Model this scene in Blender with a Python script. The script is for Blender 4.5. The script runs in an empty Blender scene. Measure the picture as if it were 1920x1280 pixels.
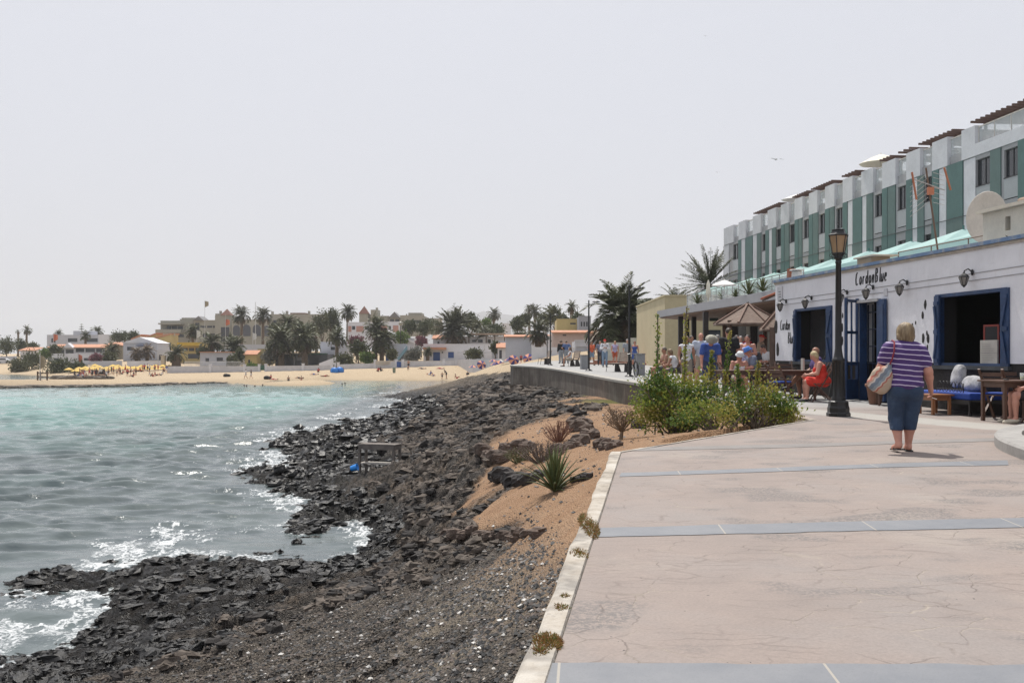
import bpy, math, random
import numpy as np
from mathutils import Vector, Matrix
R = math.radians
random.seed(7)
rng = np.random.default_rng(11)
S = bpy.context.scene
C = S.collection

# ---------------------------------------------------------------- camera, sky, sun, exposure
F, E, HY = 1900.0, 1.45, 666.0        # focal length in photo pixels, eye height, horizon row
cam_d = bpy.data.cameras.new('camera'); cam = bpy.data.objects.new('camera', cam_d); C.objects.link(cam)
cam.location = (0, 0, E); cam.rotation_euler = (R(90), 0, 0)
cam_d.sensor_width = 36; cam_d.lens = 36*F/1920; cam_d.shift_y = (HY-640)/1920
cam_d.clip_start = .1; cam_d.clip_end = 30000
S.camera = cam
SUN_EL, SUN_AZ = 63.0, -14.0          # azimuth from +Y towards +X
world = bpy.data.worlds.new('World'); S.world = world; world.use_nodes = True
nt = world.node_tree; nt.nodes.clear()
def wn(t): return nt.nodes.new(t)
sky = wn('ShaderNodeTexSky'); sky.sky_type = 'NISHITA'; sky.sun_disc = False
sky.sun_elevation = R(SUN_EL); sky.sun_rotation = R(SUN_AZ)
sky.air_density = 1.0; sky.dust_density = 6.0; sky.ozone_density = 1.0
bgA = wn('ShaderNodeBackground'); bgA.inputs[1].default_value = .11
nt.links.new(sky.outputs[0], bgA.inputs[0])
bgB = wn('ShaderNodeBackground'); bgB.inputs[0].default_value = (.748, .768, .84, 1); bgB.inputs[1].default_value = 1.0   # thin bright overcast veil
mxw = wn('ShaderNodeMixShader'); mxw.inputs[0].default_value = .87
nt.links.new(bgA.outputs[0], mxw.inputs[1]); nt.links.new(bgB.outputs[0], mxw.inputs[2])
wo = wn('ShaderNodeOutputWorld'); nt.links.new(mxw.outputs[0], wo.inputs[0])
sl = bpy.data.lights.new('sun', 'SUN'); sl.energy = 4.9; sl.angle = R(.8); sl.color = (1, .955, .89)
sun = bpy.data.objects.new('sun', sl); C.objects.link(sun)
sd = Vector((math.sin(R(SUN_AZ))*math.cos(R(SUN_EL)), math.cos(R(SUN_AZ))*math.cos(R(SUN_EL)), math.sin(R(SUN_EL))))
sun.rotation_euler = sd.to_track_quat('Z', 'Y').to_euler(); sun.location = sd*60
S.view_settings.view_transform = 'Standard'; S.view_settings.look = 'None'
S.view_settings.exposure = 0; S.view_settings.gamma = 1
cy = S.cycles
cy.use_denoising = True
try: cy.denoiser = 'OPENIMAGEDENOISE'; cy.denoising_prefilter = 'NONE'
except Exception: pass
cy.max_bounces = 6; cy.diffuse_bounces = 3; cy.glossy_bounces = 3; cy.transmission_bounces = 4
cy.transparent_max_bounces = 12; cy.volume_bounces = 0; cy.caustics_reflective = False; cy.caustics_refractive = False
cy.sample_clamp_indirect = 4; cy.sample_clamp_direct = 12

# ---------------------------------------------------------------- helpers
SEA = -3.15
def gz(Y): return .10 + .0095*Y                      # the promenade rises gently into the distance
def W(px, py, Y): return Vector(((px-960)/F*Y, Y, E-(py-HY)/F*Y))
def G(px, py):
    Y = (E-.10)/((py-HY)/F + .0095)
    return Vector(((px-960)/F*Y, Y, gz(Y)))
def Z(py, Y): return E-(py-HY)/F*Y
def XX(px, Y): return (px-960)/F*Y

def tag(o, label=None, cat=None, group=None, kind=None):
    if label: o['label'] = label
    if cat: o['category'] = cat
    if group: o['group'] = group
    if kind: o['kind'] = kind
    return o
def thing(name, label, cat, loc=(0, 0, 0), rz=0, group=None):
    o = bpy.data.objects.new(name, None); C.objects.link(o); o.empty_display_size = .2
    o.location = loc; o.rotation_euler = (0, 0, rz)
    return tag(o, label, cat, group)
def copy_tree(o, parent=None, loc=None, rz=None, s=None, label=None):
    c = o.copy(); C.objects.link(c)
    if parent: c.parent = parent
    if loc is not None: c.location = loc
    if rz is not None: c.rotation_euler = (0, 0, rz)
    if s is not None: c.scale = (s, s, s) if not hasattr(s, '__len__') else s
    if label: c['label'] = label
    for ch in o.children: copy_tree(ch, c)
    return c

class MB:
    """collects polygons, links them as one mesh object"""
    def __init__(s): s.v = []; s.f = []; s.m = []; s.sm = []; s.T = Matrix.Identity(4)
    def add(s, vs, fs, mi=0, smooth=False):
        n = len(s.v); T = s.T
        s.v += [tuple(T @ Vector(p)) for p in vs]
        s.f += [tuple(i+n for i in f) for f in fs]
        s.m += [mi]*len(fs); s.sm += [smooth]*len(fs); return s
    def box(s, x0, x1, y0, y1, z0, z1, mi=0):
        v = [(x0,y0,z0),(x1,y0,z0),(x1,y1,z0),(x0,y1,z0),(x0,y0,z1),(x1,y0,z1),(x1,y1,z1),(x0,y1,z1)]
        return s.add(v, [(0,3,2,1),(4,5,6,7),(0,1,5,4),(1,2,6,5),(2,3,7,6),(3,0,4,7)], mi)
    def bar(s, a, b, w, h, mi=0, up=(0,0,1)):
        """a box along a..b, w wide and h thick"""
        a = Vector(a); b = Vector(b); d = (b-a).normalized(); u = Vector(up)
        if abs(d.dot(u)) > .98: u = Vector((0,1,0))
        r = d.cross(u).normalized(); u = r.cross(d).normalized(); v = []
        for p in (a, b):
            for (i, j) in ((-1,-1),(1,-1),(1,1),(-1,1)): v.append(p + r*(w/2*i) + u*(h/2*j))
        return s.add(v, [(3,2,1,0),(4,5,6,7),(0,1,5,4),(1,2,6,5),(2,3,7,6),(3,0,4,7)], mi)
    def tube(s, pts, rad, n=8, mi=0, smooth=True, cap=True):
        pts = [Vector(p) for p in pts]; k = len(pts)
        if not hasattr(rad, '__len__'): rad = [rad]*k
        v = []; prev = None
        for i, p in enumerate(pts):
            d = (pts[min(i+1, k-1)]-pts[max(i-1, 0)]).normalized()
            if prev is None:
                a = Vector((0,0,1)) if abs(d.z) < .9 else Vector((1,0,0))
                prev = d.cross(a).normalized()
            r = (prev - d*prev.dot(d)).normalized(); u = d.cross(r); prev = r
            for j in range(n):
                t = 2*math.pi*j/n; v.append(p + (r*math.cos(t)+u*math.sin(t))*rad[i])
        f = [(i*n+j, i*n+(j+1) % n, (i+1)*n+(j+1) % n, (i+1)*n+j) for i in range(k-1) for j in range(n)]
        s.add(v, f, mi, smooth)
        if cap: s.add(v[:n], [tuple(reversed(range(n)))], mi); s.add(v[-n:], [tuple(range(n))], mi)
        return s
    def lathe(s, prof, n=16, c=(0,0,0), mi=0, smooth=True, rot=0, sx=1, sy=1):
        v = []; c = Vector(c)
        for (r, z) in prof:
            for j in range(n):
                t = 2*math.pi*j/n+rot; v.append(c + Vector((r*math.cos(t)*sx, r*math.sin(t)*sy, z)))
        k = len(prof)
        f = [(i*n+j, i*n+(j+1) % n, (i+1)*n+(j+1) % n, (i+1)*n+j) for i in range(k-1) for j in range(n)]
        s.add(v, f, mi, smooth)
        s.add(v[:n], [tuple(reversed(range(n)))], mi); s.add(v[-n:], [tuple(range(n))], mi)
        return s
    def prism(s, poly, z0, z1, mi=0):
        n = len(poly); v = [(x, y, z0 if not callable(z0) else z0(x, y)) for x, y in poly]+[(x, y, z1 if not callable(z1) else z1(x, y)) for x, y in poly]
        f = [tuple(reversed(range(n))), tuple(range(n, 2*n))]+[(i, (i+1) % n, n+(i+1) % n, n+i) for i in range(n)]
        return s.add(v, f, mi)
    def prismy(s, poly, y0, y1, mi=0):
        """polygon in the x-z plane pushed from y0 to y1"""
        n = len(poly); v = [(x, y0, z) for x, z in poly]+[(x, y1, z) for x, z in poly]
        f = [tuple(range(n)), tuple(reversed(range(n, 2*n)))]+[((i+1) % n, i, n+i, n+(i+1) % n) for i in range(n)]
        return s.add(v, f, mi)
    def ball(s, c, r, n=10, m=6, mi=0, sc=(1,1,1)):
        prof = [(r*math.sin(math.pi*i/m)+1e-4, -r*math.cos(math.pi*i/m)) for i in range(m+1)]
        v = []; c = Vector(c)
        for (a, z) in prof:
            for j in range(n):
                t = 2*math.pi*j/n; v.append(c+Vector((a*math.cos(t)*sc[0], a*math.sin(t)*sc[1], z*sc[2])))
        f = [(i*n+j, i*n+(j+1) % n, (i+1)*n+(j+1) % n, (i+1)*n+j) for i in range(m) for j in range(n)]
        return s.add(v, f, mi, True)
    def build(s, name, mats, parent=None, bevel=0, loc=None, rz=None):
        me = bpy.data.meshes.new(name)
        me.from_pydata(s.v, [], s.f)
        if not isinstance(mats, (list, tuple)): mats = [mats]
        for m in mats: me.materials.append(m)
        me.polygons.foreach_set('material_index', s.m); me.polygons.foreach_set('use_smooth', s.sm)
        me.update()
        o = bpy.data.objects.new(name, me); C.objects.link(o)
        if parent: o.parent = parent
        if loc is not None: o.location = loc
        if rz is not None: o.rotation_euler = (0, 0, rz)
        if bevel:
            b = o.modifiers.new('bevel', 'BEVEL'); b.width = bevel; b.segments = 2; b.limit_method = 'ANGLE'
        return o
def one(name, mb, mats, label, cat, group=None, **k):
    return tag(mb.build(name, mats, **k), label, cat, group)
def npmesh(name, v, f, mats, smooth=True, mi=None, attrs=None, parent=None):
    """numpy verts (N,3), faces (M,k)"""
    me = bpy.data.meshes.new(name); k = f.shape[1]
    me.vertices.add(len(v)); me.vertices.foreach_set('co', np.ascontiguousarray(v, np.float32).ravel())
    me.loops.add(f.size); me.loops.foreach_set('vertex_index', np.ascontiguousarray(f, np.int32).ravel())
    me.polygons.add(len(f)); me.polygons.foreach_set('loop_start', np.arange(0, f.size, k, dtype=np.int32))
    me.polygons.foreach_set('loop_total', np.full(len(f), k, np.int32))
    me.polygons.foreach_set('use_smooth', np.full(len(f), smooth))
    if mi is not None: me.polygons.foreach_set('material_index', np.ascontiguousarray(mi, np.int32))
    for m in (mats if isinstance(mats, (list, tuple)) else [mats]): me.materials.append(m)
    for n, a in (attrs or {}).items():
        at = me.attributes.new(n, 'FLOAT', 'POINT'); at.data.foreach_set('value', np.ascontiguousarray(a, np.float32))
    me.update(); me.validate()
    o = bpy.data.objects.new(name, me); C.objects.link(o)
    if parent: o.parent = parent
    return o

# ---- materials
class NB:
    def __init__(s, name):
        s.m = bpy.data.materials.new(name); s.m.use_nodes = True; s.t = s.m.node_tree; s.t.nodes.clear()
        s.out = s.t.nodes.new('ShaderNodeOutputMaterial'); s.p = s.t.nodes.new('ShaderNodeBsdfPrincipled')
        s.t.links.new(s.p.outputs[0], s.out.inputs[0])
    def n(s, t, **k):
        x = s.t.nodes.new(t)
        for a, b in k.items():
            if a.startswith('i_'):
                key = a[2:]; key = int(key) if key.isdigit() else key
                x.inputs[key].default_value = b
            else: setattr(x, a, b)
        return x
    def l(s, a, b): s.t.links.new(a, b)
    def co(s, kind='Object', scale=None, rot=None):
        tc = s.n('ShaderNodeTexCoord'); o = tc.outputs[kind]
        if scale or rot:
            mp = s.n('ShaderNodeMapping')
            if scale: mp.inputs['Scale'].default_value = scale
            if rot: mp.inputs['Rotation'].default_value = rot
            s.l(o, mp.inputs[0]); o = mp.outputs[0]
        return o
    def noise(s, co, sc, det=4, rough=.55, dist=0):
        x = s.n('ShaderNodeTexNoise'); x.inputs['Scale'].default_value = sc; x.inputs['Detail'].default_value = det
        x.inputs['Roughness'].default_value = rough; x.inputs['Distortion'].default_value = dist
        s.l(co, x.inputs['Vector']); return x.outputs['Fac']
    def ramp(s, fac, stops):
        x = s.n('ShaderNodeValToRGB'); e = x.color_ramp.elements
        while len(e) < len(stops): e.new(.5)
        for i, (p, c) in enumerate(stops):
            e[i].position = p; e[i].color = (c, c, c, 1) if not hasattr(c, '__len__') else (*c[:3], 1)
        s.l(fac, x.inputs[0]); return x.outputs[0]
    def mix(s, fac, a, b, bt='MIX'):
        x = s.n('ShaderNodeMix'); x.data_type = 'RGBA'; x.blend_type = bt
        for i, v in ((0, fac), (6, a), (7, b)):
            if isinstance(v, bpy.types.NodeSocket): s.l(v, x.inputs[i])
            elif i == 0: x.inputs[0].default_value = v
            else: x.inputs[i].default_value = (*v[:3], 1) if hasattr(v, '__len__') else (v, v, v, 1)
        return x.outputs[2]
    def math(s, op, a, b=0):
        x = s.n('ShaderNodeMath'); x.operation = op
        for i, v in ((0, a), (1, b)):
            if isinstance(v, bpy.types.NodeSocket): s.l(v, x.inputs[i])
            else: x.inputs[i].default_value = v
        return x.outputs[0]
    def col(s, c):
        if isinstance(c, bpy.types.NodeSocket): s.l(c, s.p.inputs['Base Color'])
        else: s.p.inputs['Base Color'].default_value = (*c[:3], 1)
    def rough(s, r):
        if isinstance(r, bpy.types.NodeSocket): s.l(r, s.p.inputs['Roughness'])
        else: s.p.inputs['Roughness'].default_value = r
    def bump(s, h, st=.3, d=.02):
        b = s.n('ShaderNodeBump'); b.inputs['Strength'].default_value = st; b.inputs['Distance'].default_value = d
        s.l(h, b.inputs['Height']); s.l(b.outputs[0], s.p.inputs['Normal']); return b
_mc = {}
def M(name, c, rough=.7, var=.12, sc=3.0, bump=.15, bsc=None, metal=0, spec=None, trans=0, alpha=1, sheen=0):
    """plain procedural material: two-tone mottling at two scales and a fine bump"""
    if name in _mc: return _mc[name]
    b = NB(name); co = b.co()
    n1 = b.noise(co, sc, 5, .6); n2 = b.noise(co, sc*7, 3, .6)
    f = b.math('ADD', b.math('MULTIPLY', n1, .65), b.math('MULTIPLY', n2, .35))
    lo = tuple(x*(1-var*1.6) for x in c); hi = tuple(min(1, x*(1+var*1.3)) for x in c)
    b.col(b.ramp(f, [(.3, lo), (.7, hi)])); b.rough(rough)
    if bump: b.bump(b.noise(co, bsc or sc*14, 3, .6), bump, .01)
    b.p.inputs['Metallic'].default_value = metal
    if spec is not None: b.p.inputs['Specular IOR Level'].default_value = spec
    if trans: b.p.inputs['Transmission Weight'].default_value = trans
    if alpha < 1: b.p.inputs['Alpha'].default_value = alpha
    _mc[name] = b.m; return b.m
def leafmat(name, c, c2, tr=.25, sc=1.2, rough=.55):
    if name in _mc: return _mc[name]
    b = NB(name); co = b.co()
    n1 = b.noise(co, sc, 3); n2 = b.noise(co, sc*9, 2)
    f = b.math('ADD', b.math('MULTIPLY', n1, .6), b.math('MULTIPLY', n2, .4))
    cc = b.ramp(f, [(.35, c), (.65, c2)]); b.col(cc); b.rough(rough); b.p.inputs['Specular IOR Level'].default_value = .25
    t = b.n('ShaderNodeBsdfTranslucent'); b.l(cc, t.inputs[0]); mx = b.n('ShaderNodeMixShader'); mx.inputs[0].default_value = tr
    b.l(b.p.outputs[0], mx.inputs[1]); b.l(t.outputs[0], mx.inputs[2]); b.l(mx.outputs[0], b.out.inputs[0])
    _mc[name] = b.m; return b.m

# ---- numpy noise
_perm = rng.permutation(4096).astype(np.int64)
def _h(ix, iy, k=0):
    return _perm[(_perm[(ix + 57*k) & 4095] + iy) & 4095]
def _r(ix, iy, k=0): return _h(ix, iy, k)/4095.0
def vnoise(x, y, k=0):
    ix = np.floor(x).astype(np.int64); iy = np.floor(y).astype(np.int64); fx = x-ix; fy = y-iy
    fx = fx*fx*fx*(fx*(fx*6-15)+10); fy = fy*fy*fy*(fy*(fy*6-15)+10)
    a = _r(ix, iy, k); b = _r(ix+1, iy, k); c = _r(ix, iy+1, k); d = _r(ix+1, iy+1, k)
    return (a*(1-fx)+b*fx)*(1-fy)+(c*(1-fx)+d*fx)*fy
def fbm(x, y, o=4, k=0, g=.5):
    s = 0; a = 1; t = 0
    for i in range(o):
        s = s+a*vnoise(x*2**i+i*17.3, y*2**i+i*9.1, k+i); t += a; a *= g
    return s/t
def blocks(x, y, k=0, tilt=.5):
    """Worley cells, each a tilted slab at its own height; returns height 0..1 and edge distance"""
    ix = np.floor(x).astype(np.int64); iy = np.floor(y).astype(np.int64)
    d1 = np.full(x.shape, 9.0); d2 = np.full(x.shape, 9.0); h = np.zeros(x.shape)
    for dx in (-1, 0, 1):
        for dy in (-1, 0, 1):
            cx = ix+dx; cy_ = iy+dy
            px = cx+.1+.8*_r(cx, cy_, k); py = cy_+.1+.8*_r(cx, cy_, k+3)
            ex = x-px; ey = y-py; d = np.sqrt(ex*ex+ey*ey)
            hh = _r(cx, cy_, k+5)+tilt*((_r(cx, cy_, k+7)-.5)*ex+(_r(cx, cy_, k+9)-.5)*ey)*2
            m = d < d1; d2 = np.where(m, d1, np.minimum(d2, d)); h = np.where(m, hh, h); d1 = np.where(m, d, d1)
    return h, d2-d1
def sstep(a, b, x):
    t = np.clip((x-a)/(b-a), 0, 1); return t*t*(3-2*t)
# ---------------------------------------------------------------- promenade outline (metres)
def kx(Y): return .145+.1418*(Y-4.06)               # pavement edge along the near kerb
EDGE = [(kx(-12), -12), (kx(12.8), 12.8), (5.53, 18.45), (5.62, 21.4), (5.3, 30), (4.7, 36.6), (4.2, 40), (3.58, 48), (2.76, 58.3), (1.56, 65.8), (0, 69)]
PROM = EDGE+[(.3, 73), (3, 90), (8, 97), (60, 97), (60, -12)]
def edge_dist(x, y, poly=PROM):
    """signed distance to the promenade outline, negative inside"""
    d = np.full(x.shape, 1e9); ins = np.zeros(x.shape, bool); n = len(poly)
    for i in range(n):
        ax, ay = poly[i]; bx, by = poly[(i+1) % n]; vx, vy = bx-ax, by-ay
        t = np.clip(((x-ax)*vx+(y-ay)*vy)/(vx*vx+vy*vy), 0, 1)
        d = np.minimum(d, np.hypot(x-ax-t*vx, y-ay-t*vy))
        c = ((ay > y) != (by > y)) & (x < (bx-ax)*(y-ay)/(by-ay+1e-12)+ax); ins ^= c
    return np.where(ins, -d, d)

# ---------------------------------------------------------------- terrain control points
CP = []
def cz(*rows):        # photo column, row, height, rockness, pebbles
    for px, py, z, rk, pb in rows:
        Y = (E-z)*F/(py-HY); CP.append(((px-960)/F*Y, Y, z, rk, pb))
def cw(*rows):        # x, y, z in metres
    for r in rows: CP.append(r)
cz((0,1240,-3.1,1,0),(0,1120,-3.22,1,0),(100,1165,-3.5,1,0),(60,1200,-3.4,1,0),(100,1112,-3.12,1,0),(200,1102,-3.12,1,0),(100,1070,-3.9,1,0),
   (300,1068,-3.05,1,0),(300,1030,-3.9,1,0),(430,1062,-2.95,1,0),(480,1030,-3.4,1,0),(600,1022,-3.3,1,0),(660,1000,-3.35,1,0),(690,1014,-3.25,1,0),
   (720,1040,-2.8,1,0),(550,1062,-2.85,1,0),(350,1100,-2.85,1,0),(200,1155,-3.02,1,0),(260,1170,-2.95,1,0),(150,1215,-2.95,1,0),(0,1275,-2.95,1,.3),
   (170,1185,-3.2,1,0),(300,1230,-2.45,1,.6),(600,1250,-1.55,.9,1),(300,1275,-2.2,1,.8),(800,1250,-.75,.12,1),(930,1270,-.2,-.2,1),(600,1150,-2.1,1,.8),
   (800,1150,-1.1,.35,1),(450,1150,-2.6,1,.3),(700,1100,-2.1,1,.5),(850,1080,-1.15,.2,.9),(960,1080,-.45,-.3,.9),(1000,1150,-.05,-.3,.9),(900,1180,-.55,-.15,1),
   (560,968,-3.0,1,0),(470,968,-3.8,1,0),(530,1000,-3.5,1,0),(600,992,-3.15,1,0),(500,930,-3.3,1,0),(620,940,-2.85,1,0),(720,945,-2.6,1,0),(800,940,-1.95,1,0),(760,980,-2.35,1,0),
   (790,1005,-1.95,1,0),(850,960,-1.4,.6,0),(900,1025,-.95,.9,.3),(830,1015,-1.5,1,0),(880,985,-.98,.3,0),
   (500,888,-3.0,1,0),(430,890,-3.9,1,0),(560,900,-2.98,1,0),(600,880,-3.05,1,0),(650,895,-2.75,1,0),(712,880,-2.66,1,0),(660,862,-2.8,1,0),(600,850,-2.9,1,0),
   (560,822,-3.0,1,0),(490,820,-3.8,1,0),(650,815,-2.8,1,0),(740,800,-2.8,1,0),(710,790,-3.15,1,0),(640,785,-3.6,1,0),(700,772,-3.6,1,0),
   (780,775,-3.05,1,0),(750,757,-3.35,1,0),(740,742,-3.0,1,0),(690,745,-3.8,1,0),(800,748,-2.65,1,0),(850,760,-2.2,1,0),(900,800,-1.5,1,0),
   (800,850,-2.15,1,0),(860,900,-1.5,1,0),(900,858,-.95,.7,0),(950,780,-1.0,1,0),(1000,765,-.6,.5,0),(1050,750,-.5,.1,0),(1100,780,-.3,-.2,0),(1180,757,-.4,-.2,0),
   (1100,738,-.45,.0,0),(1050,724,-.35,.3,0),(1020,716,-.3,.6,0),(975,711,-.4,1,0),(940,713,-.95,1,0),(900,718,-1.55,1,0),(862,720,-1.9,1,0),(820,723,-2.4,1,0),(790,731,-2.7,1,0),(762,738,-2.95,1,0),
   (960,820,-.62,-.6,0),(1000,835,-.5,-1,0),(940,838,-.72,-1,0),(1060,815,-.35,-.8,0),(1010,795,-.5,-.1,0),(1150,800,-.22,-1,0),(1250,810,-.2,-1,0),(1100,845,-.2,-1,0),(960,890,-.75,.2,0),(910,905,-.95,-.1,0),
   (1010,900,-.5,-.6,0),(1110,895,-.1,-1,0),(900,970,-.85,-1,0),(960,955,-.6,-1,0),(1040,950,-.3,-1,0),(1085,975,-.1,-1,0),(1000,990,-.42,-1,0),(1060,1010,-.12,-.9,0),(960,1020,-.6,-.1,.4),(880,940,-1.1,.1,0),(850,925,-1.5,.9,0),
   (600,730,-4.6,0,0),(300,760,-5,0,0),(0,760,-5,0,0),(300,900,-5,1,0),(0,960,-5,1,0),(750,722,-3.9,0,0),(500,780,-5,.5,0),
   (300,722,-3.15,-.6,0),(200,724,-3.1,.4,0),(120,724,-3.05,.7,0),(0,727,-3.1,.8,0),(60,722,-2.95,.8,0),(450,719,-3.15,-.9,0),(600,716,-3.15,-1,0),(750,714,-3.15,-1,0),(850,713,-3.2,-1,0),
   (30,709,-3.45,-1,0),(60,707,-3.3,-1,0),(30,700,-3.0,-1,0),(150,712,-2.75,-.5,0),(-300,727,-3.4,.5,0),(-300,709,-3.4,0,0),(-300,698,-3.0,-1,0))
for px, py, Y, rk in ((600,705,190,-1),(600,694,212,-1),(320,697,218,-1),(320,710,190,-1),(750,690,205,-1),(750,703,188,-1),(850,684,205,-1),(850,700,188,-1),
                      (930,684,150,-1),(930,694,140,-.8),(990,680,112,-1),(900,700,130,-.6),(880,708,122,.2),(460,696,215,-1),(460,711,186,-1),(10,680,300,-1),(10,676,330,-1),(200,700,225,-1),(250,696,222,-1)):
    cw(((px-960)/F*Y, Y, Z(py, Y), rk, 0))
cw((-90,330,1.5,-.5,0),(-40,330,2.5,-.5,0),(10,330,2.5,-.5,0),(-150,420,2,-.3,0),(0,600,4,-.3,0),(-300,700,3,-.3,0),(60,200,1.5,-.5,0),(40,120,1.0,-1,0),(300,500,4,-.3,0),(0,3000,3,-.3,0),(-1500,3000,0,-.3,0),(1500,3000,3,-.3,0),(0,8000,3,-.3,0),(2500,8000,3,-.3,0),(-3000,8000,0,-.3,0),
   (-100,260,-.4,-.5,0),(-40,240,-.3,-1,0),(0,240,.6,-1,0),(10,250,1,-1,0),
   (-.3,0,.0,0,1),(-2,3,-.35,.4,1),(-5,4,-1.4,1,1),(-9,6,-2.6,1,.6),(-13,8,-3.6,1,0),(-14,-4,-3.4,1,0),(-6,-4,-1.4,1,1),(-2.5,-4,-.3,.3,1),(-25,10,-5,1,0))
CP = np.array(CP, float)
def uvw(x, y):
    q = np.maximum(y, -10)+14.0
    return x/q*1.9, np.log(q)
_u, _v = uvw(CP[:, 0], CP[:, 1])
def _solve(val, lam):
    n = len(CP); d2 = (_u[:, None]-_u)**2+(_v[:, None]-_v)**2
    K = .5*d2*np.log(d2+1e-12)+lam*np.eye(n); Pm = np.c_[np.ones(n), _u, _v]
    A = np.block([[K, Pm], [Pm.T, np.zeros((3, 3))]]); return np.linalg.solve(A, np.r_[val, 0, 0, 0])
_wz = _solve(CP[:, 2], 2e-5); _wr = _solve(CP[:, 3], 3e-4); _wp = _solve(CP[:, 4], 3e-4)
def fields(x, y):
    shp = x.shape; x = x.ravel(); y = y.ravel(); out = [np.empty(len(x)) for _ in range(3)]
    for a in range(0, len(x), 60000):
        u, v = uvw(x[a:a+60000], y[a:a+60000])
        d2 = (u[:, None]-_u)**2+(v[:, None]-_v)**2; K = .5*d2*np.log(d2+1e-12)
        for o, w in zip(out, (_wz, _wr, _wp)): o[a:a+60000] = K@w[:-3]+w[-3]+w[-2]*u+w[-1]*v
    return [o.reshape(shp) for o in out]
def terrain(x, y):
    """height, rock mask, pebble mask"""
    # coarse fields are smooth: sample them, then add the broken lava
    z, rk, pb = fields(x, y)
    far = sstep(110, 160, y)
    n = fbm(x*.9, y*.9, 4, 3)-.5; nb = fbm(x*.23+5, y*.23, 3, 9)-.5
    rock = sstep(-.12, .22, rk+n*1.1+nb*.5); rock = rock*(1-.85*far)
    wx = x+1.1*(fbm(x*.7, y*.7, 3, 21)-.5); wy = y+1.1*(fbm(x*.7, y*.7, 3, 22)-.5)
    f0 = .8*vnoise(x*5, y*5, 57)
    h1, e1 = blocks(wx*.5, wy*.95, 31, .8); h2, e2 = blocks(wx*1.3, wy*2.9, 41, 1.3); h3, e3 = blocks(wx*3.4+f0, wy*7.2, 51, 1.2)
    f1 = fbm(x*2.1, y*2.1, 4, 61, .55)-.5; f2 = fbm(x*9, y*9, 3, 71, .6)-.5
    big = sstep(3, 26, y)
    nr_ = .55+.45*sstep(12, 24, y)
    r = (.16*(h1-.45)*(.8+.5*big)+nr_*(.14*(h2-.45)+.075*(h3-.5)+.10*f1+.05*f2)
         - .08*(1-sstep(0, .18, e1))*(h1 > .2)-nr_*(.09*(1-sstep(0, .26, e2))+.045*(1-sstep(0, .3, e3))))
    damp = 1-.55*np.clip(pb, 0, 1)*sstep(-2.6, -1.6, z)
    low = 1-.5*(1-sstep(-3.1, -2.3, z))*(1-sstep(24, 34, y)); z = z+rock*r*damp*low*(1-sstep(60, 400, y)*.3)*(.45+.55*sstep(-.3, -1.2, z))
    s = (1-rock)*(.05*(fbm(x*1.3, y*1.3, 4, 81)-.5)+.018*f2)*(1+far*1.5); z = z+s
    d = edge_dist(x, y)
    lim = gz(y)-.10-.34*sstep(14.5, 18, y)*(1-sstep(26, 34, y)); z = np.where(d < 1.0, np.minimum(z, lim+np.maximum(d, 0)*.03+.03*f1*2*(d > 0)), z)
    z = np.where(d < 0.02, np.minimum(z, gz(y)-.7), z)
    return z, rock, np.clip(pb, 0, 1), h2
def tz(x, y):
    return float(terrain(np.array([float(x)]), np.array([float(y)]))[0][0])

def fan(us, ys):
    U, Y = np.meshgrid(us, ys); X = U*Y/F if False else U*(np.maximum(Y, 0)+3.0)/F
    return X, Y
def gridfaces(nr, nc):
    i = np.arange(nr*nc).reshape(nr, nc)
    return np.stack([i[:-1, :-1], i[:-1, 1:], i[1:, 1:], i[1:, :-1]], -1).reshape(-1, 4)
us = np.r_[np.linspace(-4500, -1420, 40)[:-1], np.linspace(-1400, 640, 980), np.linspace(660, 3200, 40)[1:]]
ys = np.r_[np.linspace(-12, 2.5, 30)[:-1], 2.5+np.cumsum(.0042*np.geomspace(5.5, 150, 880)*.97)]
ys = [2.6]
while ys[-1] < 150: ys.append(ys[-1]+.0036*(ys[-1]+1.0))
while ys[-1] < 420: ys.append(ys[-1]+.007*ys[-1])
while ys[-1] < 7000: ys.append(ys[-1]*1.09)
ys = np.r_[np.linspace(-14, 2.5, 60), np.array(ys)]
X, Y = fan(us, ys)
Zt, ROCK, PEB, H2 = terrain(X, Y)
WETN = fbm(X*1.1, Y*1.1, 3, 91)-.5

# terrain material: lava, wet lava by the water, coarse dark gravel, orange dirt, pale beach sand
b = NB('shore_ground'); co = b.co()
at = lambda n: b.n('ShaderNodeAttribute', attribute_name=n).outputs['Fac']
nA = b.noise(co, .8, 5, .6); nB_ = b.noise(co, 5, 5, .65); nC = b.noise(co, 24, 4, .7); nD = b.noise(co, 90, 2, .6)
mixn = b.math('ADD', b.math('MULTIPLY', nB_, .5), b.math('MULTIPLY', nC, .5))
lava = b.ramp(mixn, [(.36, (.012,.0115,.011)), (.47, (.040,.036,.033)), (.56, (.092,.080,.070)), (.66, (.22,.19,.16))])  # black cracks and pale tops: crevice shade put into the lava colour
brown = b.ramp(mixn, [(.36, (.03,.022,.018)), (.48, (.105,.078,.058)), (.64, (.30,.235,.175))])
lava = b.mix(b.ramp(nA, [(.42, 0), (.6, .85)]), lava, brown)
nL = b.noise(co, .28, 4, .6)
lava = b.mix(b.ramp(nL, [(.52, 0), (.68, .38)]), lava, (.15,.13,.112)); lava = b.mix(b.ramp(nL, [(.34, .6), (.46, 0)]), lava, (.024,.022,.021))
lava = b.mix(b.math('MULTIPLY', b.math('SUBTRACT', at('tone'), .45), .5), lava, (.19,.17,.155))
lv = b.n('ShaderNodeTexVoronoi', i_Scale=11.0); b.l(b.co('Object', (1, 1.3, 1.6)), lv.inputs['Vector'])
lava = b.mix(b.ramp(lv.outputs['Color'], [(.25, .75), (.5, 0)]), lava, (.022,.021,.020))
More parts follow.
